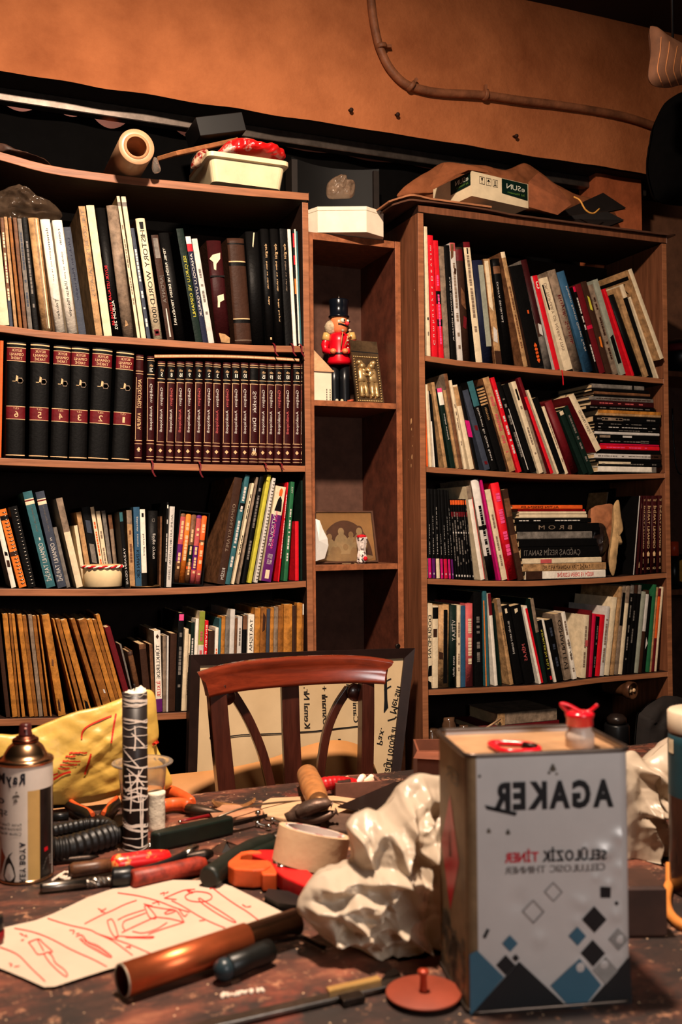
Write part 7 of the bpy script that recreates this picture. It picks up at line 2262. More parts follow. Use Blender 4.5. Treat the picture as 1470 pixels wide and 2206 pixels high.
# wire hoop
P = smooth_pts([T(a, b, h) for a, b, h in ((434, 1783, .004), (455, 1768, .010), (480, 1756, .016), (520, 1742, .02), (570, 1732, .016), (640, 1726, .009), (700, 1726, .009), (745, 1730, .0145), (776, 1748, .019), (786, 1762, .016), (784, 1772, .006))], 6)
tag(MB().tube(P, .0016, 8).build('wire_hoop', mat('dull_wire', (130, 112, 94), rough=.4, metal=.8, var=.2)), 'springy metal wire hoop arching over the bench clutter', 'wire')

# green-handled knife
t = thing('knife', 'knife with flat dark green handle in front of the white candle stub', 'knife', T(420, 1810))
p_ = [T(a, b, .012) for a, b in ((332, 1818), (505, 1778))]
d = p_[1] - p_[0]
M = frame(p_[0], d)
Lk = d.length
out = [(0, .004), (.006, -.002), (Lk * .5, -.005), (Lk * .97, -.004), (Lk, .004), (Lk * .97, .016), (Lk * .5, .019), (.008, .017), (0, .012)]
mb = MB()
n = len(out)
MB().prism(out, -.0105, .013, 0, M).build('handle', GRN, t, bevel=.003)
q_ = [T(560, 1774, .012)]
MB().prism([(Lk - .002, .001), (Lk + .022, .0015), (Lk + .062, .007), (Lk + .022, .010), (Lk - .002, .011)], -.002, .0035, 0, M).build('blade', DSTEEL, t)
# green plier handles before the tape
t = thing('pliers', 'pliers with worn grey-green grips beside the masking tape', 'pliers', T(520, 1850))
P = smooth_pts([T(a, b, h) for a, b, h in ((448, 1893, .0145), (470, 1877, .0155), (505, 1850, .016), (545, 1826, .016), (585, 1812, .015))], 6)
MB().tube(P, [.011] + [.0142 - .0035 * i / len(P) for i in range(1, len(P))], 12).build('handle', mat('grey_green_grip', (29, 33, 25), rough=.45, var=.25, scale=30), t)
P = smooth_pts([T(a, b, h) for a, b, h in ((500, 1862, .012), (550, 1842, .012), (600, 1822, .012), (630, 1808, .010))], 5)
MB().tube(P, [.009, *([.0095] * (len(P) - 1))], 10).build('handle', GRN, t)
MB().tube([T(585, 1815, .014), T(600, 1806, .014), T(622, 1795, .012), T(650, 1788, .008)], [.009, .011, .008, .004], 8).build('jaw', DSTEEL, t)
# screws, foil, small bright bits
for i, ((a, b), lb) in enumerate((((556, 1772), 'standing upright'), ((572, 1787), 'lying left-most of the shiny group'), ((583, 1784), 'lying second in the shiny group'), ((595, 1787), 'lying third in the shiny group'), ((604, 1779), 'lying nearest the hammer head'))):
    q = T(a, b)
    if i == 0:
        M = Matrix.Translation(V((q.x, q.y, H0)))
    else:
        M = zframe(V((q.x, q.y, H0 + .0045)), (math.cos(i * 2.1), math.sin(i * 2.1), .05))
    tag(MB().lathe([(0, 0), (.0018, 0), (.0022, .012), (.0045, .0125), (.0045, .0155), (.003, .017), (0, .017)], 12, M=M).build('screw', CHROME), 'small shiny screw %s behind the masking tape' % lb, 'screw', 'screws behind the masking tape')
t_ = MB()
pp_ = [T(a, b, .004) for a, b in ((452, 1832), (468, 1820), (500, 1818), (515, 1822), (500, 1834), (478, 1838))]
c_ = sum(pp_, V((0, 0, 0))) / 6 + V((0, 0, .007))
for i in range(6):
    t_.add([pp_[i], pp_[(i + 1) % 6], c_ + V((.003 * (i % 2), 0, .002 * (i % 3)))], [(0, 1, 2)])
    t_.add([pp_[i] - V((0, 0, .0033)), pp_[(i + 1) % 6] - V((0, 0, .0033)), pp_[(i + 1) % 6], pp_[i]], [(0, 1, 2, 3)])
tag(t_.build('foil_scrap', mat('foil', (190, 186, 184), rough=.2, metal=1.0, var=.1)), 'crumpled silver foil scrap between the knife and the grey-green pliers', 'foil')
q = T(323, 1826)
tag(MB().tube([V((q.x + .0048 * math.cos(a), q.y + .0048 * math.sin(a), H0 + .0022)) for a in [k_ * math.pi / 8 for k_ in range(16)]], .0019, 6, closed=True).build('nut', CHROME), 'tiny metal ring at the foot of the white candle stub', 'ring')

# pipe cutter: orange jaws, red body
t = thing('pipe_cutter', 'red plastic pipe cutter with orange jaw beside the masking tape roll', 'cutter', T(590, 1900))
def flat(name, px, h0, h1, mm, par=None, bev=.002):
    pts_ = [T(a, b) for a, b in px]
    return MB().prism([(q.x, q.y) for q in pts_][::-1], H0 + h0, H0 + h1).build(name, mm, par or t, bevel=bev)
flat('jaw', [(490, 1890), (496, 1880), (540, 1873), (560, 1874), (566, 1878), (535, 1880), (520, 1884), (518, 1894), (580, 1896), (584, 1908), (570, 1917), (545, 1919), (505, 1916), (492, 1908)], .002, .024, ORG)
flat('jaw_hook', [(563, 1894), (590, 1892), (600, 1900), (596, 1924), (566, 1924), (560, 1912)], .001, .0215, ORG)
flat('body', [(535, 1876), (560, 1868), (600, 1868), (622, 1882), (645, 1895), (668, 1918), (690, 1938), (680, 1956), (660, 1953), (610, 1930), (594, 1916), (582, 1896), (560, 1886)], .003, .022, REDG)
flat('lever', [(640, 1900), (690, 1901), (705, 1909), (660, 1914), (645, 1910)], .004, .020, ORG)
for a, b in ((597, 1899), (607, 1907)):
    q = T(a, b, .0)
    MB().lathe([(0, .0220), (.0055, .0220), (.0055, .0235), (0, .0245)], 14, M=Matrix.Translation(V((q.x, q.y, H0)))).build('rivet', CHROME, t)

# masking tape
q = T(735, 1884)
D_ = q.dot(Fw)
ce = T(664, 1887)
RT, HTp = .0455, .042
tilt = R_(12)
ax = (U0 * math.cos(tilt) + R0 * math.sin(tilt) - V((Fw.x, Fw.y, 0)).normalized() * -.19).normalized()
base = ce
low = base.z - RT * math.sqrt(max(0, 1 - ax.z ** 2))
base = base + V((0, 0, H0 + .0005 - low))
M = zframe(base, ax)
t = thing('masking_tape', 'roll of cream masking tape tilted on the red pipe cutter', 'tape', base)
mb = MB()
def tp(u, v):
    a = 2 * math.pi * u
    r = RT * (1 + .004 * noise.noise(V((math.cos(a) * 2, math.sin(a) * 2, v * 3))) + (.02 * math.exp(-((u - .22) / .03) ** 2)))
    return M @ V((r * math.cos(a), r * math.sin(a), HTp * v))
mb.grid(tp, 72, 6)
mb.lathe([(RT, HTp), (.0385, HTp), (.0385, 0), (RT, 0)], 72, 0, M, False, caps=False)
mb.build('tape_roll', mat('masking_paper', (206, 172, 136), rough=.6, var=.06, scale=12, bump=.2), t)
m = MB().lathe([(.0383, HTp + .0006), (.0345, HTp + .0006), (.0345, -.0004), (.0383, -.0004), (.0383, HTp + .0006)], 60, 0, M, False, caps=False)
for k_ in range(7):
    a0 = k_ * 2 * math.pi / 7
    pts_ = [M @ V((.0364 * math.cos(a0 + .16 * math.cos(x)) + .0012 * math.sin(x) * math.cos(a0), .0364 * math.sin(a0 + .16 * math.cos(x)) + .0012 * math.sin(x) * math.sin(a0), HTp + .0010)) for x in [i * math.pi / 6 for i in range(12)]]
    m.add(pts_, [tuple(range(12))], 1)
m.build('core', [mat('core_white', (214, 196, 188), rough=.6, var=.05), mat('core_red', (190, 20, 50), rough=.5, var=.05)], t)

# hammer
HAND = mat('hammer_handle_wood', (186, 122, 68), rough=.5, var=.2, scale=14, stretch=(3, 3, .5), coat=.1)
HEAD = mat('rusty_hammer_head', (118, 92, 78), rough=.45, metal=.55, var=.35, scale=28, bump=.5, bscale=60)
h0 = T(690, 1736, .040)
h1 = atD(662, 1668, 1.665)
t = thing('hammer', 'claw hammer with turned wooden handle pointing away from camera', 'hammer', h0)
d = h1 - h0
MB().tube([h0 - d * .04, h0 + d * .08, h0 + d * .1, h0 + d * .3, h0 + d * .32, h0 + d * .34, h0 + d * .6, h0 + d * .62, h0 + d * .64, h0 + d * .96, h0 + d], [.011, .0125, .0150, .0172, .0166, .0174, .0185, .0178, .0186, .0180, .013], 20).build('handle', HAND, t)
MB().tube([h0 - d * .02, h0 + d * .085], [.0120, .0155], 20).build('ferrule', mat('brass_ferrule', (186, 130, 80), rough=.35, metal=.8), t)
dp = h0.dot(Fw)
HP = lambda px, py, dd=0.0: atD(px, py, dp - .034 + dd)
mb = MB()
for pts_, rs in (([HP(640, 1752), HP(662, 1742), HP(688, 1733), HP(708, 1731), HP(716, 1733)], [.012, .0145, .0125, .0085, .0015]), ([HP(638, 1756), HP(660, 1763), HP(688, 1762), HP(712, 1754), HP(726, 1748)], [.011, .0115, .0105, .008, .0012])):
    mb.tube(smooth_pts(pts_, 4), [x for x in [rs[0] + (rs[-1] - rs[0]) * 0] * 0] or [rs[min(i // 4, 3)] + (rs[min(i // 4 + 1, 4)] - rs[min(i // 4, 3)]) * ((i % 4) / 4) for i in range(17)], 12, flat=.75)
mb.build('claw', HEAD, t)
MB().lathe([(0, -.014), (.0105, -.014), (.012, -.011), (.0115, -.004), (.0095, .004), (.010, .012), (0, .012)], 20, M=zframe(HP(636, 1757), (-.75, .25, -.45))).build('poll', HEAD, t)

# red grooved handle, box of chalks, saw
t = thing('utility_knife', 'red grooved knife handle lying at the back edge of the bench', 'knife', T(725, 1690))
a, b = T(688, 1692, .020), T(768, 1690, .016)
d = b - a
P = [a + d * (i / 26) + V((0, 0, .004 * math.sin(i / 26 * 3.1))) for i in range(27)]
MB().tube(P, [.006] + [.0125 * (1 - .25 * i / 26) * (.93 if i % 3 == 0 else 1.0) for i in range(1, 26)] + [.004], 14, flat=.95).build('handle', REDG, t)
MB().tube([b, b + d * .14], [.006, .004], 8).build('collar', DSTEEL, t)
t = thing('chalk_box', 'small open wooden box of chalk stubs at the back of the bench', 'box', T(770, 1720))
a, b = T(724, 1722), T(822, 1716)
X_ = b - a
M = frame(V((a.x, a.y, H0)), X_)
Lb = X_.length
mb = MB()
BW = .05
BH = .024
for q0, q1 in (((0, 0, 0), (Lb, .004, BH)), ((0, BW - .004, 0), (Lb, BW, BH)), ((0, .004, 0), (.004, BW - .004, BH)), ((Lb - .004, .004, 0), (Lb, BW - .004, BH)), ((.004, .004, 0), (Lb - .004, BW - .004, .003))):
    mb.box(q0, q1, 0, M)
mb.build('box_body', mat('cigar_wood', (130, 84, 66), rough=.6, var=.2, scale=20), t)
m = MB().box((.004, .006, BH + .0004), (.026, .04, BH + .0030), 0, M)
m.build('metal_plate', STEEL, t)
for i, (x, y, az, el, c, nm) in enumerate(((.036, .022, 2.3, .5, (226, 160, 130), 'pink chalk stub at left of the small wooden box'), (.046, .020, .7, .75, (244, 232, 220), 'white chalk stub sticking out of the small wooden box'), (.054, .030, 1.2, .35, (226, 186, 150), 'tan chalk stub beside the white one in the box'), (.060, .018, .5, .3, (232, 176, 146), 'peach chalk stub at front right of the small box'), (.066, .032, .9, .3, (238, 214, 190), 'cream chalk stub at right end of the small box'))):
    dd = V((math.cos(az) * math.cos(el), math.sin(az) * math.cos(el) * .6, math.sin(el)))
    p_ = M @ V((x * Lb / .085, y, BH - .007))
    dv = (M.to_3x3() @ dd).normalized()
    tag(MB().tube([p_ - dv * .008, p_ + dv * .014, p_ + dv * .0155], [.0048, .0048, .0035], 12).build('chalk', mat('chalk_%d' % i, c, rough=.9, var=.08)), nm, 'chalk', 'chalk stubs in the small box')
t = thing('hand_saw', 'dark hand saw lying with its toothed edge by the tape', 'saw', T(800, 1750))
sp_ = [T(a, b) for a, b in ((728, 1766), (760, 1752), (850, 1712), (900, 1700), (905, 1712), (860, 1740), (815, 1772), (775, 1776))]
MB().prism([(q.x, q.y) for q in sp_][::-1], H0 + .018, H0 + .0195).build('blade', mat('black_saw', (30, 24, 22), rough=.35, metal=.6, var=.2), t)
mb = MB()
for i in range(12):
    f = i / 12
    a, b = sp_[0] + (sp_[7] - sp_[0]) * f, sp_[0] + (sp_[7] - sp_[0]) * ((i + 1) / 12)
    c_ = (a + b) / 2 + V((-.001, -.006, 0))
    mb.prism([(a.x, a.y), (b.x, b.y), (c_.x, c_.y)], H0 + .018, H0 + .0195)
mb.build('saw_teeth', DSTEEL, t)
pp_ = [T(a, b) for a, b in ((690, 1790), (720, 1775), (765, 1778), (772, 1800), (755, 1815), (715, 1812))]
tag(MB().prism([(q.x, q.y) for q in pp_][::-1], H0, H0 + .0165).build('stone', mat('whetstone', (92, 66, 52), rough=.8, var=.25, scale=30, bump=.4), bevel=.003), 'dark whetstone behind the masking tape under the saw', 'stone')
pp_ = [T(a, b) for a, b in ((578, 1930), (700, 1945), (715, 1975), (600, 1962), (570, 1945))]
tag(MB().prism([(q.x, q.y) for q in pp_], H0, H0 + .008).build('metal_plate', mat('blackened_plate', (30, 22, 20), rough=.5, var=.2)), 'blackened flat plate lying between drawing and white bag', 'plate')

# --- the drawing
t = thing('drawing', 'cream paper with red pen sketches of tools and a mask', 'drawing', T(280, 2010))
ed_ = [(-30, 2010), (0, 2007), (40, 1998), (76, 1990), (112, 1976), (150, 1958), (190, 1938), (230, 1924), (270, 1913), (320, 1906), (370, 1903), (430, 1903), (470, 1906), (500, 1916), (540, 1936), (580, 1956), (621, 1977), (560, 2004), (470, 2035), (380, 2060), (235, 2096), (165, 2118), (118, 2133), (95, 2134), (50, 2113), (0, 2093), (-30, 2078)]
pts2 = [T(a, b, .0) for a, b in ed_]
cxy = V((sum(p_.x for p_ in pts2) / len(pts2), sum(p_.y for p_ in pts2) / len(pts2), 0))
def paper_h(x, y):
    return H0 + .0012 + .0018 * (1 + noise.noise(V((x * 9, y * 9, 2.0))))
mb = MB()
K = 10
n = len(pts2)
for k_ in range(K + 1):
    s_ = 1 - k_ / K
    for q in pts2:
        x, y = cxy.x + (q.x - cxy.x) * s_, cxy.y + (q.y - cxy.y) * s_
        mb.v.append(V((x, y, paper_h(x, y))))
for k_ in range(K):
    for i in range(n):
        j = (i + 1) % n
        mb.f.append((k_ * n + i, k_ * n + j, (k_ + 1) * n + j, (k_ + 1) * n + i)); mb.m.append(0); mb.s.append(True)
PAPER = mat('drawing_paper', (188, 168, 148), rough=.7, var=.06, scale=9, spec=.2)
mb.build('paper_sheet', PAPER, t)
mb = MB()
def pfn(x, y):
    q = T(x, y, .003)
    return V((q.x, q.y, paper_h(q.x, q.y) + .0005))
def zs_px(pts_):
    return [(a / 3.5, 1880 + b / 3.5) for a, b in pts_]
W_ = 2.2
for pts_ in ([(110, 425), (250, 455), (380, 505), (540, 590), (700, 660), (805, 715)], [(360, 350), (520, 400), (680, 440), (740, 470), (900, 520), (1000, 555), (1130, 612)], [(740, 470), (850, 520), (950, 590), (1000, 628)], [(890, 155), (1050, 180), (1200, 220), (1310, 262), (1430, 300)], [(0, 570), (80, 600), (150, 640), (230, 720), (340, 825)],
             [(640, 392), (740, 340), (850, 290), (940, 245), (1030, 212)], [(810, 370), (850, 365), (890, 480), (868, 495), (830, 440), (810, 375)], [(868, 492), (900, 485), (1000, 490), (1150, 485), (1130, 498), (950, 495)], [(890, 365), (960, 330), (1090, 285)], [(920, 460), (1000, 420), (1150, 350), (1180, 340)],
             [(940, 440), (925, 410), (940, 375), (1000, 350), (1100, 310)], [(1000, 450), (1080, 460), (1180, 430), (1260, 380)], [(1090, 260), (1130, 345), (1180, 340), (1110, 255), (1090, 262)], [(1110, 255), (1240, 275), (1330, 290), (1390, 375)], [(1170, 340), (1280, 350), (1390, 375)], [(1120, 468), (1250, 420), (1380, 378)],
             [(1240, 310), (1270, 290), (1320, 285), (1310, 300), (1260, 315), (1245, 310)], [(1150, 235), (1190, 225), (1200, 245)], [(1085, 240), (1150, 255)],
             [(215, 535), (290, 510), (330, 545), (395, 605), (360, 610), (330, 620), (285, 625), (250, 580), (215, 535)], [(285, 520), (330, 600)], [(330, 620), (370, 680), (430, 740), (495, 790), (508, 775), (480, 735), (420, 690), (395, 640), (365, 610)],
             [(575, 490), (620, 480), (660, 530), (740, 560), (840, 635), (815, 640), (740, 600), (650, 550), (600, 505)], [(740, 275), (770, 290), (800, 275)], [(760, 300), (790, 305)], [(150, 465), (175, 480), (165, 470)], [(185, 490), (195, 480), (205, 495)], [(160, 520), (180, 515)], [(525, 440), (560, 445), (550, 470)], [(575, 470), (600, 465)],
             [(70, 690), (90, 700), (80, 712)], [(110, 715), (145, 710)], [(950, 570), (985, 560)], [(960, 560), (985, 575)], [(1210, 165), (1240, 155), (1235, 175)], [(1250, 160), (1270, 150)], [(1240, 195), (1380, 140), (1470, 130)], [(1240, 195), (1330, 205)]):
    stroke(mb, fine(zs_px(pts_), 4), W_, pfn, 0)
for k_ in range(11):
    x0 = 615 + 19 * k_
    y0 = 505 + 11.5 * k_
    stroke(mb, zs_px([(x0, y0 - 12), (x0 + 14, y0 + 20)]), 1.4, pfn, 0)
z2 = lambda pts_: [(430 + a / 4.2, 1760 + b / 4.2) for a, b in pts_]
for pts_ in ([(110, 640), (200, 710), (330, 800), (430, 860), (540, 940)], [(95, 655), (150, 640)], [(-70, 695), (-40, 680), (40, 685), (100, 705), (110, 740), (60, 765), (-20, 770), (-100, 755), (-130, 725), (-100, 700), (-60, 690)], [(0, 735), (100, 800), (230, 880), (325, 945), (300, 950), (150, 870), (20, 780), (-10, 740)], [(-90, 690), (-110, 670), (-60, 685)], [(390, 800), (420, 820)], [(430, 820), (465, 815)], [(-250, 760), (-150, 810), (-10, 895), (100, 950), (230, 1005)], [(0, 940), (45, 935)], [(-190, 830), (-140, 900), (-110, 880)]):
    stroke(mb, fine(z2(pts_), 4), W_, pfn, 0)
mb.build('pen_lines', mat('red_pen', (186, 44, 36), rough=.6, var=.05), t)

# --- copper tube with steel tube inside
COPPER = mat('copper', (214, 108, 64), rough=.36, metal=.8, var=.15, scale=18)
rC = .0153
a, b = T(263, 2113, rC + .0012), T(531, 2022, rC + .004)
t = thing('copper_tube', 'copper tube with darker steel tube inside lying over the drawing', 'tube', a)
d = b - a
Mx = zframe(a, d)
Lc = d.length
MB().lathe([(rC - .0016, 0), (rC, 0), (rC, Lc), (rC - .0016, Lc), (rC - .0016, 0)], 40, M=Mx, caps=False).build('outer_tube', COPPER, t)
MB().lathe([(rC - .0017, -.0003), (rC + .0001, -.0003), (rC + .0002, .0012), (rC - .0017, .0012), (rC - .0017, -.0003)], 40, M=Mx, caps=False).build('cut_rim', mat('cut_metal', (176, 160, 140), rough=.5, metal=.6), t)
MB().lathe([(rC - .0032, .012), (rC - .0018, .012), (rC - .0018, Lc + .062), (rC - .0032, Lc + .062), (rC - .0032, .012)], 40, M=Mx, caps=False).build('inner_tube', mat('dark_brass', (120, 84, 60), rough=.25, metal=.95, var=.2), t)
# screwdriver in front of it
t = thing('screwdriver', 'dark screwdriver with blue-black grip lying in front of the copper tube', 'screwdriver', T(520, 2075))
a, b = T(474, 2092, .0125), T(584, 2046, .0125)
d = b - a
MB().tube([a + d * f for f in (.12, .16, .5, .8, .97, 1)], [.009, .0118, .0108, .0118, .0112, .006], 14).build('handle', mat('blackish_grip', (13, 14, 12), rough=.4, var=.2), t)
MB().ball(a + d * .08, .0108, 12, sc=(1, 1, 1)).build('grip_end', mat('blue_grip_end', (34, 48, 54), rough=.35, var=.15), t)
P = [T(a_, b_, .004) for a_, b_ in ((588, 2047), (642, 2020), (650, 2018), (700, 2042))]
P[0].z = b.z
tag(MB().tube(smooth_pts(P, 5), .0024, 6).build('hex_key', mat('hex_steel', (44, 34, 30), rough=.4, metal=.8)), 'bent dark hex key by the screwdriver and the white bag', 'hex key')
# crumbs of plaster
mb = MB()
rnd = random.Random(11)
for i in range(46):
    f = rnd.random()
    q = T(472 + 92 * f + rnd.uniform(-3, 3), 2150 - 14 * f + rnd.uniform(-3, 3))
    mb.ball((q.x, q.y, H0 + .0008), .0012 + .0012 * rnd.random(), 4)
tag(mb.build('plaster_crumbs', mat('plaster_white', (226, 204, 184), rough=.9, var=.1)), 'smear of white plaster crumbs on the bench front', 'crumbs', kind='stuff')
# caliper
t = thing('caliper', 'steel vernier caliper lying at the front edge by the tin', 'caliper', T(700, 2170))
a, b = T(480, 2222), T(884, 2128)
d = b - a
d.z = 0
M = frame(V((a.x, a.y, H0)), d)
Lc = d.length
MB().rbox((-.03, 0, .002), (Lc, .013, .006), .0008, 0, M).build('beam', STEEL, t)
MB().rbox((Lc * .57, .009, .006), (Lc * .86, .0165, .0095), .0006, 0, M).build('slide', mat('brass_slide', (226, 176, 104), rough=.3, metal=.6, var=.1), t)
MB().rbox((Lc * .60, -.010, .001), (Lc * .72, .0035, .007), .0006, 0, M).build('clamp', DSTEEL, t)
MB().prism([(Lc * .86, .012), (Lc * 1.0, .018), (Lc * 1.0, .03), (Lc * .95, .028)], .002, .006, 0, M).build('jaw', DSTEEL, t)
MB().prism([(Lc * .86, .001), (Lc * 1.02, -.002), (Lc * 1.04, -.014), (Lc * .97, -.016)], .002, .006, 0, M).build('jaw', STEEL, t)
# rusty disc with pin
q = T(913, 2152)
t = thing('pierced_disc', 'rust-red round disc with an upright pin left of the tin', 'disc', V((q.x, q.y, H0)))
RUST = mat('rust_red_paint', (132, 54, 32), rough=.6, var=.12, scale=16)
Md = Matrix.Translation(V((q.x, q.y, H0 + .004)))
MB().lathe([(0, 0), (.0335, 0), (.0345, .0006), (.0345, .002), (.0335, .0026), (0, .0026)], 56, M=Md).build('disc', RUST, t)
MB().lathe([(.0, -.004), (.009, -.004), (.009, 0), (0, 0)], 24, M=Md).build('foot', DSTEEL, t)
MB().lathe([(0, .0026), (.0042, .0026), (.0036, .005), (.0030, .016), (.0045, .018), (.0055, .0195), (.005, .0215), (0, .0225)], 20, M=Md).build('pin', mat('pin_red', (170, 60, 34), rough=.4, metal=.3, var=.15), t)
# object cut off by the left edge
q = T(-14, 2040)
t = thing('tool_end', 'dark red and black tool end at left edge of the drawing', 'tool', q)
MB().lathe([(0, 0), (.010, 0), (.011, .004), (.011, .012), (0, .012)], 20, M=Matrix.Translation(V((q.x, q.y, H0 + .004)))).build('red_ring', mat('deep_red', (120, 16, 22), rough=.4), t)
MB().lathe([(0, .012), (.009, .012), (.0105, .015), (.0095, .026), (0, .027)], 20, M=Matrix.Translation(V((q.x, q.y, H0 + .004)))).build('black_top', BLACK, t)

# --- white carrier bag in front, cardboard box, second bag, jar, block, cable
BAG = mat('white_bag_film', (206, 188, 166), rough=.3, var=.05, scale=7, bump=.12, bscale=60, spec=.5, transl=.28)
def zf_(*l):
    return [(431 + a * .6016, 1595 + b * .6016) for a, b in l]
FOLDS = [
    (zf_((725, 190), (700, 330), (640, 470), (560, 590), (500, 640)), .030, 70, 16), (zf_((800, 150), (780, 300), (745, 440), (735, 600), (760, 740)), .028, 60, 14),
    (zf_((395, 520), (500, 470), (620, 425), (730, 395)), .024, 46, 12), (zf_((365, 580), (450, 565), (540, 520), (620, 500)), .022, 40, 12), (zf_((420, 690), (520, 650), (600, 600), (730, 550)), .026, 55, 12),
    (zf_((550, 680), (640, 735), (760, 755), (840, 720)), .028, 30, 50), (zf_((585, 690), (610, 640), (660, 625), (705, 660)), .022, 26, 10), (zf_((450, 620), (470, 720), (560, 790)), .020, 40, 12),
    (zf_((535, 300), (555, 350), (600, 420)), .016, 30, 12), (zf_((650, 280), (690, 420), (735, 520)), .022, 12, 46), (zf_((835, 260), (815, 420), (828, 600), (835, 760)), .022, 50, 12), (zf_((600, 560), (660, 590), (730, 650), (830, 660)), .020, 16, 44),
    (zf_((620, 470), (650, 540), (640, 610)), .016, 12, 36), (zf_((480, 760), (600, 770), (720, 800)), .016, 26, 10), (zf_((690, 230), (740, 330), (830, 420)), .018, 14, 44), (zf_((520, 560), (560, 620), (555, 690)), .016, 34, 10)]
rnd = random.Random(21)
for _ in range(26):
    x, y, a = rnd.uniform(670, 930), rnd.uniform(1720, 2070), rnd.gauss(-.9, .6)
    L = rnd.uniform(25, 70)
    FOLDS.append(([(x - L * math.cos(a), y - L * math.sin(a)), (x + rnd.uniform(-8, 8), y + rnd.uniform(-8, 8)), (x + L * math.cos(a), y + L * math.sin(a))], rnd.uniform(.004, .009), rnd.uniform(14, 26), rnd.uniform(6, 10)))
FOLDS2 = [([(1362, 1640), (1400, 1660), (1435, 1700)], .02, 26, 9), ([(1370, 1620), (1385, 1690), (1375, 1740)], .02, 30, 9), ([(1360, 1735), (1400, 1738), (1440, 1725)], .03, 14, 30),
          ([(1370, 1745), (1385, 1800), (1380, 1880)], .022, 34, 9), ([(1400, 1745), (1430, 1800), (1425, 1870)], .022, 30, 9), ([(1440, 1600), (1430, 1650), (1450, 1700)], .02, 26, 9), ([(1365, 1850), (1400, 1860), (1440, 1840)], .016, 12, 30)]
def bag(name, label, out, D, front, back, amp, f, seed, center=None, ang=.75, pleats=(), rings=64):
    t = thing(name, label, 'bag', onZ(*out[0], H0))
    mb = MB()
    q = atD(*center, D)
    inflate(mb, out, q.y, front, back, amp, f, seed, rings=rings, center=center, zmin=H0, n_per=14, ang=ang, pleats=pleats)
    mb.build('bag_film', BAG, t)
bag('carrier_bag', 'large crumpled white plastic bag in front of the thinner tin',
    [(640, 1958), (660, 1910), (690, 1880), (735, 1868), (760, 1850), (752, 1800), (750, 1772), (790, 1742), (820, 1746), (850, 1715), (865, 1690), (900, 1668), (930, 1670), (985, 1690), (1010, 1800), (1015, 1960), (1000, 2070), (940, 2088), (850, 2080), (795, 2060), (740, 2030), (700, 2020), (672, 1995)], 1.05, .035, .06, .0105, 26.0, 3.0, (850, 1920), .75, FOLDS, 90)
bag('carrier_bag', 'white plastic bag slumped behind the tin at right',
    [(1300, 1640), (1340, 1625), (1366, 1617), (1392, 1636), (1430, 1605), (1500, 1560), (1520, 1700), (1400, 1730), (1395, 1738), (1430, 1762), (1446, 1800), (1449, 1850), (1436, 1890), (1400, 1908), (1362, 1915), (1300, 1910), (1290, 1780)], 1.32, .03, .05, .009, 17, 8.0, (1385, 1760), 1.9, FOLDS2)
t = thing('cardboard_box', 'brown cardboard box with open flap behind the tin', 'box', T(930, 1730))
a = atD(900, 1690, 1.50)
M = frame(V((a.x, a.y, H0)), R0)
hz = atD(905, 1618, 1.50).z - H0
mb = MB()
for q0, q1 in (((0, 0, 0), (.13, .003, hz)), ((0, .08, 0), (.13, .083, hz)), ((0, .003, 0), (.003, .08, hz)), ((.127, .003, 0), (.13, .08, hz)), ((.003, .003, 0), (.127, .08, .003))):
    mb.box(q0, q1, 0, M)
CB = mat('cardboard', (116, 62, 39), rough=.8, var=.15, scale=20)
mb.build('box_body', CB, t)
mb = MB()
mb.add([M @ V(q) for q in ((0, .002, hz), (.13, .002, hz), (.125, -.028, hz - .014), (-.008, -.03, hz - .004), (0, 0, hz - .003), (.13, 0, hz - .003))], [(0, 1, 2, 3), (3, 2, 5, 4)])
mb.build('box_flap', CB, t)
# teal jar at right edge
q = T(1530, 1966)
RJ = .0445
vd = V((q.x, q.y, 0)).normalized()
D0 = q.dot(Fw)
Dj = D0 + RJ
cj = atD(1447 + RJ * F / Dj, 1900, Dj)
cc = V((cj.x, cj.y, H0))
zj = lambda py: atD(1500, py, Dj).z - H0
t = thing('bottle', 'dark teal bottle with white cap cut off by right edge', 'bottle', cc)
MB().lathe([(0, 0), (RJ - .002, 0), (RJ, .003), (RJ, zj(1712)), (RJ, zj(1600)), (RJ - .001, zj(1582)), (RJ - .006, zj(1578)), (0, zj(1578))], 48, M=Matrix.Translation(cc), mf=lambda k_, i, n: 1 if 2 < k_ < 5 else 0).build('bottle_body', [mat('brown_glass', (60, 36, 26), rough=.2, var=.1), mat('teal_label', (22, 54, 62), rough=.4, var=.1)], t)
MB().lathe([(0, zj(1577)), (RJ - .001, zj(1577)), (RJ, zj(1574)), (RJ, zj(1535)), (RJ - .002, zj(1531)), (0, zj(1530))], 48, M=Matrix.Translation(cc)).build('cap', mat('cap_white', (206, 186, 160), rough=.45, var=.08), t)
lb_ = MB()
for z0_, z1_, c_ in ((1590, 1620, 0),):
    o = len(lb_.v)
    for i in range(8):
        a = math.atan2(-cc.y, -cc.x) - R_(72) + R_(2.4) * i
        for z in (zj(z1_), zj(z0_)):
            lb_.v.append(cc + V(((RJ + .0006) * math.cos(a), (RJ + .0006) * math.sin(a), z)))
    for i in range(7):
        lb_.f.append((o + 2 * i, o + 2 * i + 2, o + 2 * i + 3, o + 2 * i + 1)); lb_.m.append(0); lb_.s.append(False)
lb_.build('label_patch', pm('cr'), t)
a = T(1350, 2022)
M = frame(V((a.x, a.y, H0)), R0)
hz = atD(1380, 1912, (a - C).dot(Fw)).z - H0
tag(MB().rbox((0, 0, 0), (.043, .06, hz), .003, 0, M).build('wooden_block', mat('stained_block', (70, 42, 30), rough=.6, var=.25, scale=14)), 'dark stained wooden block behind the right side of the tin', 'block')
P = smooth_pts([T(a, b, .006) for a, b in ((1446, 1895), (1436, 1930), (1440, 1962), (1462, 1988), (1500, 2002))], 6)
P[0].z += .02
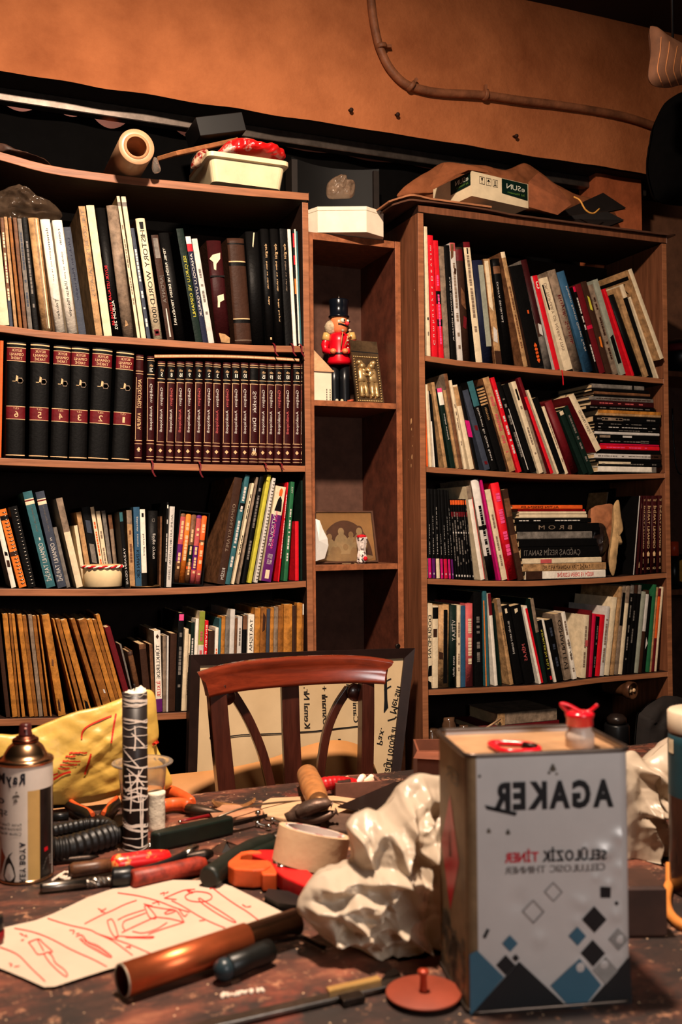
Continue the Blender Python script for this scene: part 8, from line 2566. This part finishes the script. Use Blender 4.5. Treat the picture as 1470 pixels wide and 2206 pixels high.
tag(MB().tube(P, .0058, 10).build('cable', mat('orange_cable', (206, 126, 56), rough=.5, var=.1)), 'thick orange cable curling on the bench under the teal bottle', 'cable')

# ================================================================== things in the lowest open shelf of the right bookcase
z5 = .5005
def on5(px, py, Y):
    return onY(px, py, Y)
t = None
zt_ = onY(1130, 1600, YB + .06).z
st = [(1015, 1235, 1606, 1640, 'lb', 'wide tan book', {}), (1025, 1225, 1590, 1606, 'bk', 'black flat book', {}), (1022, 1226, 1572, 1590, 'db', 'dark folder', {'p': [(.5, 1, .2, .9, 'tn')]}), (1040, 1205, 1556, 1570, 'dr', 'dark red flat book', {}), (1072, 1200, 1530, 1556, 'lb', 'tan paper-covered book', {'p': [(.0, .12, 0, 1, 'tn')]})]
zb_ = onY(1130, 1640, YB + .05).z
tag(MB().box((1.29, YB + .03, z5), (1.59, YB + .20, zb_ - .0005)).build('storage_box', mat('dark_card', (20, 15, 14), rough=.8)), 'dark box under the flat pile in the lowest open shelf', 'box')
hstack('pile', st, zb_, 'the flat pile in the lowest open right shelf', 'books in the flat pile in the lowest open shelf', rec=.05, depth=.15)
a, b = onY(1034, 1578, YB + .0), onY(1078, 1549, YB + .04)
tag(MB().tube([a, b], .0028, 8).build('wooden_stick', TAN), 'pale wooden stick poking out of the flat pile above the tin', 'stick')
GLS = mat('smoky_glass', (92, 66, 48), rough=.15, var=.3, coat=.5)
for i, (px, pyt, pyb, r, lb) in enumerate(((968, 1545, 1612, .018, 'smoky glass jar at left in the lowest open right shelf'), (930, 1570, 1612, .020, 'low dark glass jar in the corner of the lowest open right shelf'), (1000, 1562, 1612, .014, 'small brown glass jar beside the flat pile'))):
    p = onY(px, pyb, YB + .05)
    h_ = onY(px, pyt, YB + .05).z - z5
    tag(MB().lathe([(0, 0), (r - .002, 0), (r, .003), (r, h_ * .9), (r * .8, h_ * .95), (r * .82, h_), (0, h_)], 24, M=Matrix.Translation(V((p.x, YB + .05, z5 + .0004)))).build('glass_jar', GLS), lb, 'jar', 'jars in the lowest open shelf')
# lamp-like lens tube hanging under the fourth shelf
p = onY(1363, 1488, YB - .01)
t = thing('flashlight', 'worn brown twin-lens flashlight wedged under the fourth right shelf', 'flashlight', p)
ax = (V((.30, -1, -.05))).normalized()
M = zframe(p - ax * .05, ax)
MB().lathe([(0, -.04), (.018, -.04), (.0195, -.03), (.0195, .03), (.0235, .036), (.024, .052), (.021, .054), (.020, .048), (0, .048)], 32, M=M).build('barrel', mat('brown_barrel', (104, 66, 44), rough=.35, metal=.4, var=.3), t)
for s in (-1, 1):
    q = M @ V((0, 0, .049)) + V((1, .3, 0)).normalized() * (s * .0085)
    MB().ball(q, .0055, 8, sc=(1, .5, 1)).build('lens', mat('lens_glass', (226, 186, 140), rough=.08, var=.05, spec=.8), t)
p = onY(1340, 1604, YB + .03)
t = thing('canister', 'black canister with domed lid under the flashlight', 'canister', V((p.x, YB + .05, z5)))
zk = lambda py: onY(1340, py, YB + .05).z - z5
rk = .034
MB().lathe([(0, 0), (rk, 0), (rk, zk(1562)), (rk - .002, zk(1558)), (0, zk(1558))], 32, M=Matrix.Translation(V((p.x, YB + .05, z5 + .0004)))).build('canister_body', BLACK, t)
MB().lathe([(0, zk(1557)), (rk * .8, zk(1557)), (rk * .78, zk(1545)), (rk * .5, zk(1538)), (0, zk(1536))], 32, M=Matrix.Translation(V((p.x, YB + .05, z5 + .0004)))).build('canister_lid', mat('canister_lid_p', (40, 30, 26), rough=.3), t)
mb = MB()
inflate(mb, [(1374, 1720), (1372, 1560), (1384, 1530), (1410, 1510), (1440, 1500), (1480, 1515), (1490, 1600), (1480, 1720)], YB - .04, .035, .03, .015, 14, 12.0, rings=18)
tag(mb.build('shoulder_bag', mat('black_canvas', (30, 22, 19), rough=.8, var=.2, scale=30)), 'black canvas bag slumped at the right end of the lowest open shelf', 'bag')

# loose old papers beside the history volumes
zs_ = ZF['R3'](1.70)
for i, (out, Y, c, lb) in enumerate((([(1274, 1222), (1272, 1110), (1278, 1093), (1296, 1088), (1322, 1089), (1324, 1130), (1318, 1180), (1313, 1212), (1296, 1208)], YB + .06, (176, 110, 70), 'faded pink-brown newspaper bundle standing behind the flat stack'),
                                     ([(1318, 1238), (1312, 1210), (1322, 1130), (1322, 1090), (1333, 1078), (1338, 1110), (1343, 1140), (1336, 1150), (1340, 1172), (1330, 1180), (1324, 1236)], YB + .015, (196, 158, 108), 'torn yellowed paper sheaf beside the newspaper bundle'))):
    mb = MB()
    inflate(mb, out, Y, .006, .05 if i == 0 else .02, .004, 24, 3.0 + i, rings=10)
    for p_ in mb.v:
        p_.z = max(p_.z, zs_ + .0035)
    tag(mb.build('paper_bundle', mat('old_paper_%d' % i, c, rough=.85, var=.25, scale=24, bump=.3)), lb, 'paper')
mb = MB()
inflate(mb, [(1268, 1190), (1272, 1140), (1285, 1128), (1300, 1130), (1306, 1150), (1310, 1170), (1305, 1190), (1295, 1202), (1280, 1204)], YB + .03, .012, .03, .008, 30, 5.0, rings=10)
tag(mb.build('crumpled_wrap', mat('black_wrap', (36, 24, 20), rough=.35, var=.2)), 'crumpled black wrapping before the newspaper bundle', 'wrapping')
tag(MB().tube(smooth_pts([onY(a, b, YB - .006) for a, b in ((1211, 797), (1213, 812), (1214, 830))], 5), .0022, 8, flat=.4).build('ribbon', pm('rd')), 'red ribbon hanging from the top right shelf over the leaning history book', 'ribbon')

# ================================================================== right edge: hanging things and the next shelf unit
t = thing('side_shelf', 'dim wooden shelf unit beyond the right bookcase', 'shelf unit', (2.16, 2.40, 0))
MB().box((1.96, 2.40, 0), (1.975, 2.61, 1.70)).build('side_panel', WOOD_D, t)
for py in (1270, 800):
    p = onY(1462, py, 2.40)
    MB().box((1.975, 2.40, p.z - .016), (2.55, 2.61, p.z)).build('shelf', WOOD_D, t)
MB().box((1.975, 2.60, 0), (2.55, 2.61, 1.70)).build('back_panel', mat('dim_back', (84, 56, 44), rough=.8, var=.2), t)
zA = onY(1462, 1270, 2.40).z
p = onY(1487, 1232, 2.44)
t = thing('gauge', 'round black gauge with yellow ring at right edge of the picture', 'gauge', V((p.x, 2.44, zA)))
rg = p.z - zA - .0005
rg = .052
M = zframe(V((p.x, 2.47, zA + rg + .0006)), (-.25, -1, 0))
MB().lathe([(0, -.02), (rg, -.02), (rg, .012), (rg - .004, .016), (rg - .008, .012), (0, .012)], 40, M=M).build('gauge_case', BLACK, t)
MB().lathe([(rg * .62, .0124), (rg * .70, .0124), (rg * .70, .0135), (rg * .62, .0135)], 40, M=M).build('yellow_ring', mat('gauge_yellow', (206, 150, 60), rough=.4), t)
p = onY(1454, 1196, 2.42)
t = thing('cap_jar', 'small dark jar with orange-red cap right of the bookcase', 'jar', V((p.x, 2.43, zA)))
zz = lambda py: onY(1454, py, 2.43).z - zA
MB().lathe([(0, .0005), (.016, .0005), (.016, zz(1197)), (0, zz(1197))], 20, M=Matrix.Translation(V((p.x + .006, 2.43, zA)))).build('jar_body', BLACK, t)
MB().lathe([(0, zz(1197)), (.0145, zz(1197)), (.0145, zz(1167)), (0, zz(1166))], 20, M=Matrix.Translation(V((p.x + .006, 2.43, zA)))).build('jar_cap', mat('orange_cap', (206, 70, 34), rough=.4), t)
zB = onY(1462, 800, 2.40).z
p = onY(1478, 745, 2.44)
rh = p.z - zB - .0005
t = thing('helmet', 'black and red helmet on the dim shelf at right edge', 'helmet', V((p.x, 2.47, zB)))
M = Matrix.Translation(V((p.x, 2.48, zB + .06)))
MB().ball((0, 0, 0), .0585, 14, sc=(1, 1.2, 1), M=M).build('shell', BLACK, t)
MB().tube([M @ V((.060 * math.sin(a), -.072 * math.cos(a), .022)) for a in [R_(-70 + 10 * i) for i in range(15)]], .006, 8, flat=2.0).build('red_stripe', pm('dr'), t)
P = smooth_pts([onY(a, b, 2.392) for a, b in ((1449, 880), (1452, 950), (1457, 1000), (1464, 1020), (1475, 1022))], 5)
tag(MB().tube(P, .0022, 6).build('cable', BLACK), 'thin black cable hanging beside the right bookcase', 'cable')
# striped fabric hanging from the ceiling
t = thing('fabric_lampshade', 'striped fabric shade hanging at the top right corner', 'lampshade', (1.62, 1.75, 2.2))
SHD = mat('shade_cloth', (110, 70, 46), rough=.8, var=.15, scale=30)
Ys = 1.75
o_ = [(1401, 57), (1430, 74), (1470, 97), (1530, 130), (1530, 178), (1470, 183), (1440, 190), (1412, 186), (1399, 172), (1398, 150), (1403, 110)]
mb = MB()
inflate(mb, o_, Ys, .03, .03, .002, 8, 1.0, rings=10, n_per=4)
mb.build('shade', SHD, t)
bt = BVHTree.FromPolygons([tuple(v) for v in mb.v], mb.f)
mb = MB()
def onsh(px, py):
    h = bt.ray_cast(C, ray(px, py).normalized())
    return (h[0] - ray(px, py).normalized() * .0015) if h[0] is not None else onY(px, py, Ys - .002)
for x in (1424, 1442, 1459, 1474):
    stroke(mb, fine([(x + 1, 80 + (x - 1424) * .55), (x - 1, 110), (x - 7, 148), (x - 2, 168), (x + 5, 186)]), 2.0, onsh, 0)
mb.build('stripe', mat('shade_stripe', (190, 120, 70), rough=.8), t)
MB().tube([onY(1450, 90, Ys), V((onY(1450, 90, Ys).x, Ys, 2.70))], .003, 6).build('cord', BLACK, t)
t = thing('hanging_bag', 'black shapeless bag hanging in the dark at right of the beam', 'bag', (1.75, 1.95, 2.0))
mb = MB()
inflate(mb, [(1404, 300), (1412, 262), (1440, 215), (1500, 200), (1560, 300), (1560, 450), (1470, 444), (1425, 438), (1408, 420), (1396, 360)], 1.95, .05, .05, .01, 9, 3.0, rings=14)
mb.build('bag_body', mat('black_bag_cloth', (5, 4, 4), rough=1.0, spec=.05, var=.2), t)
pb = onY(1480, 205, 1.95)
MB().tube([pb, V((pb.x, 1.95, 2.70))], .004, 6).build('strap', BLACK, t)
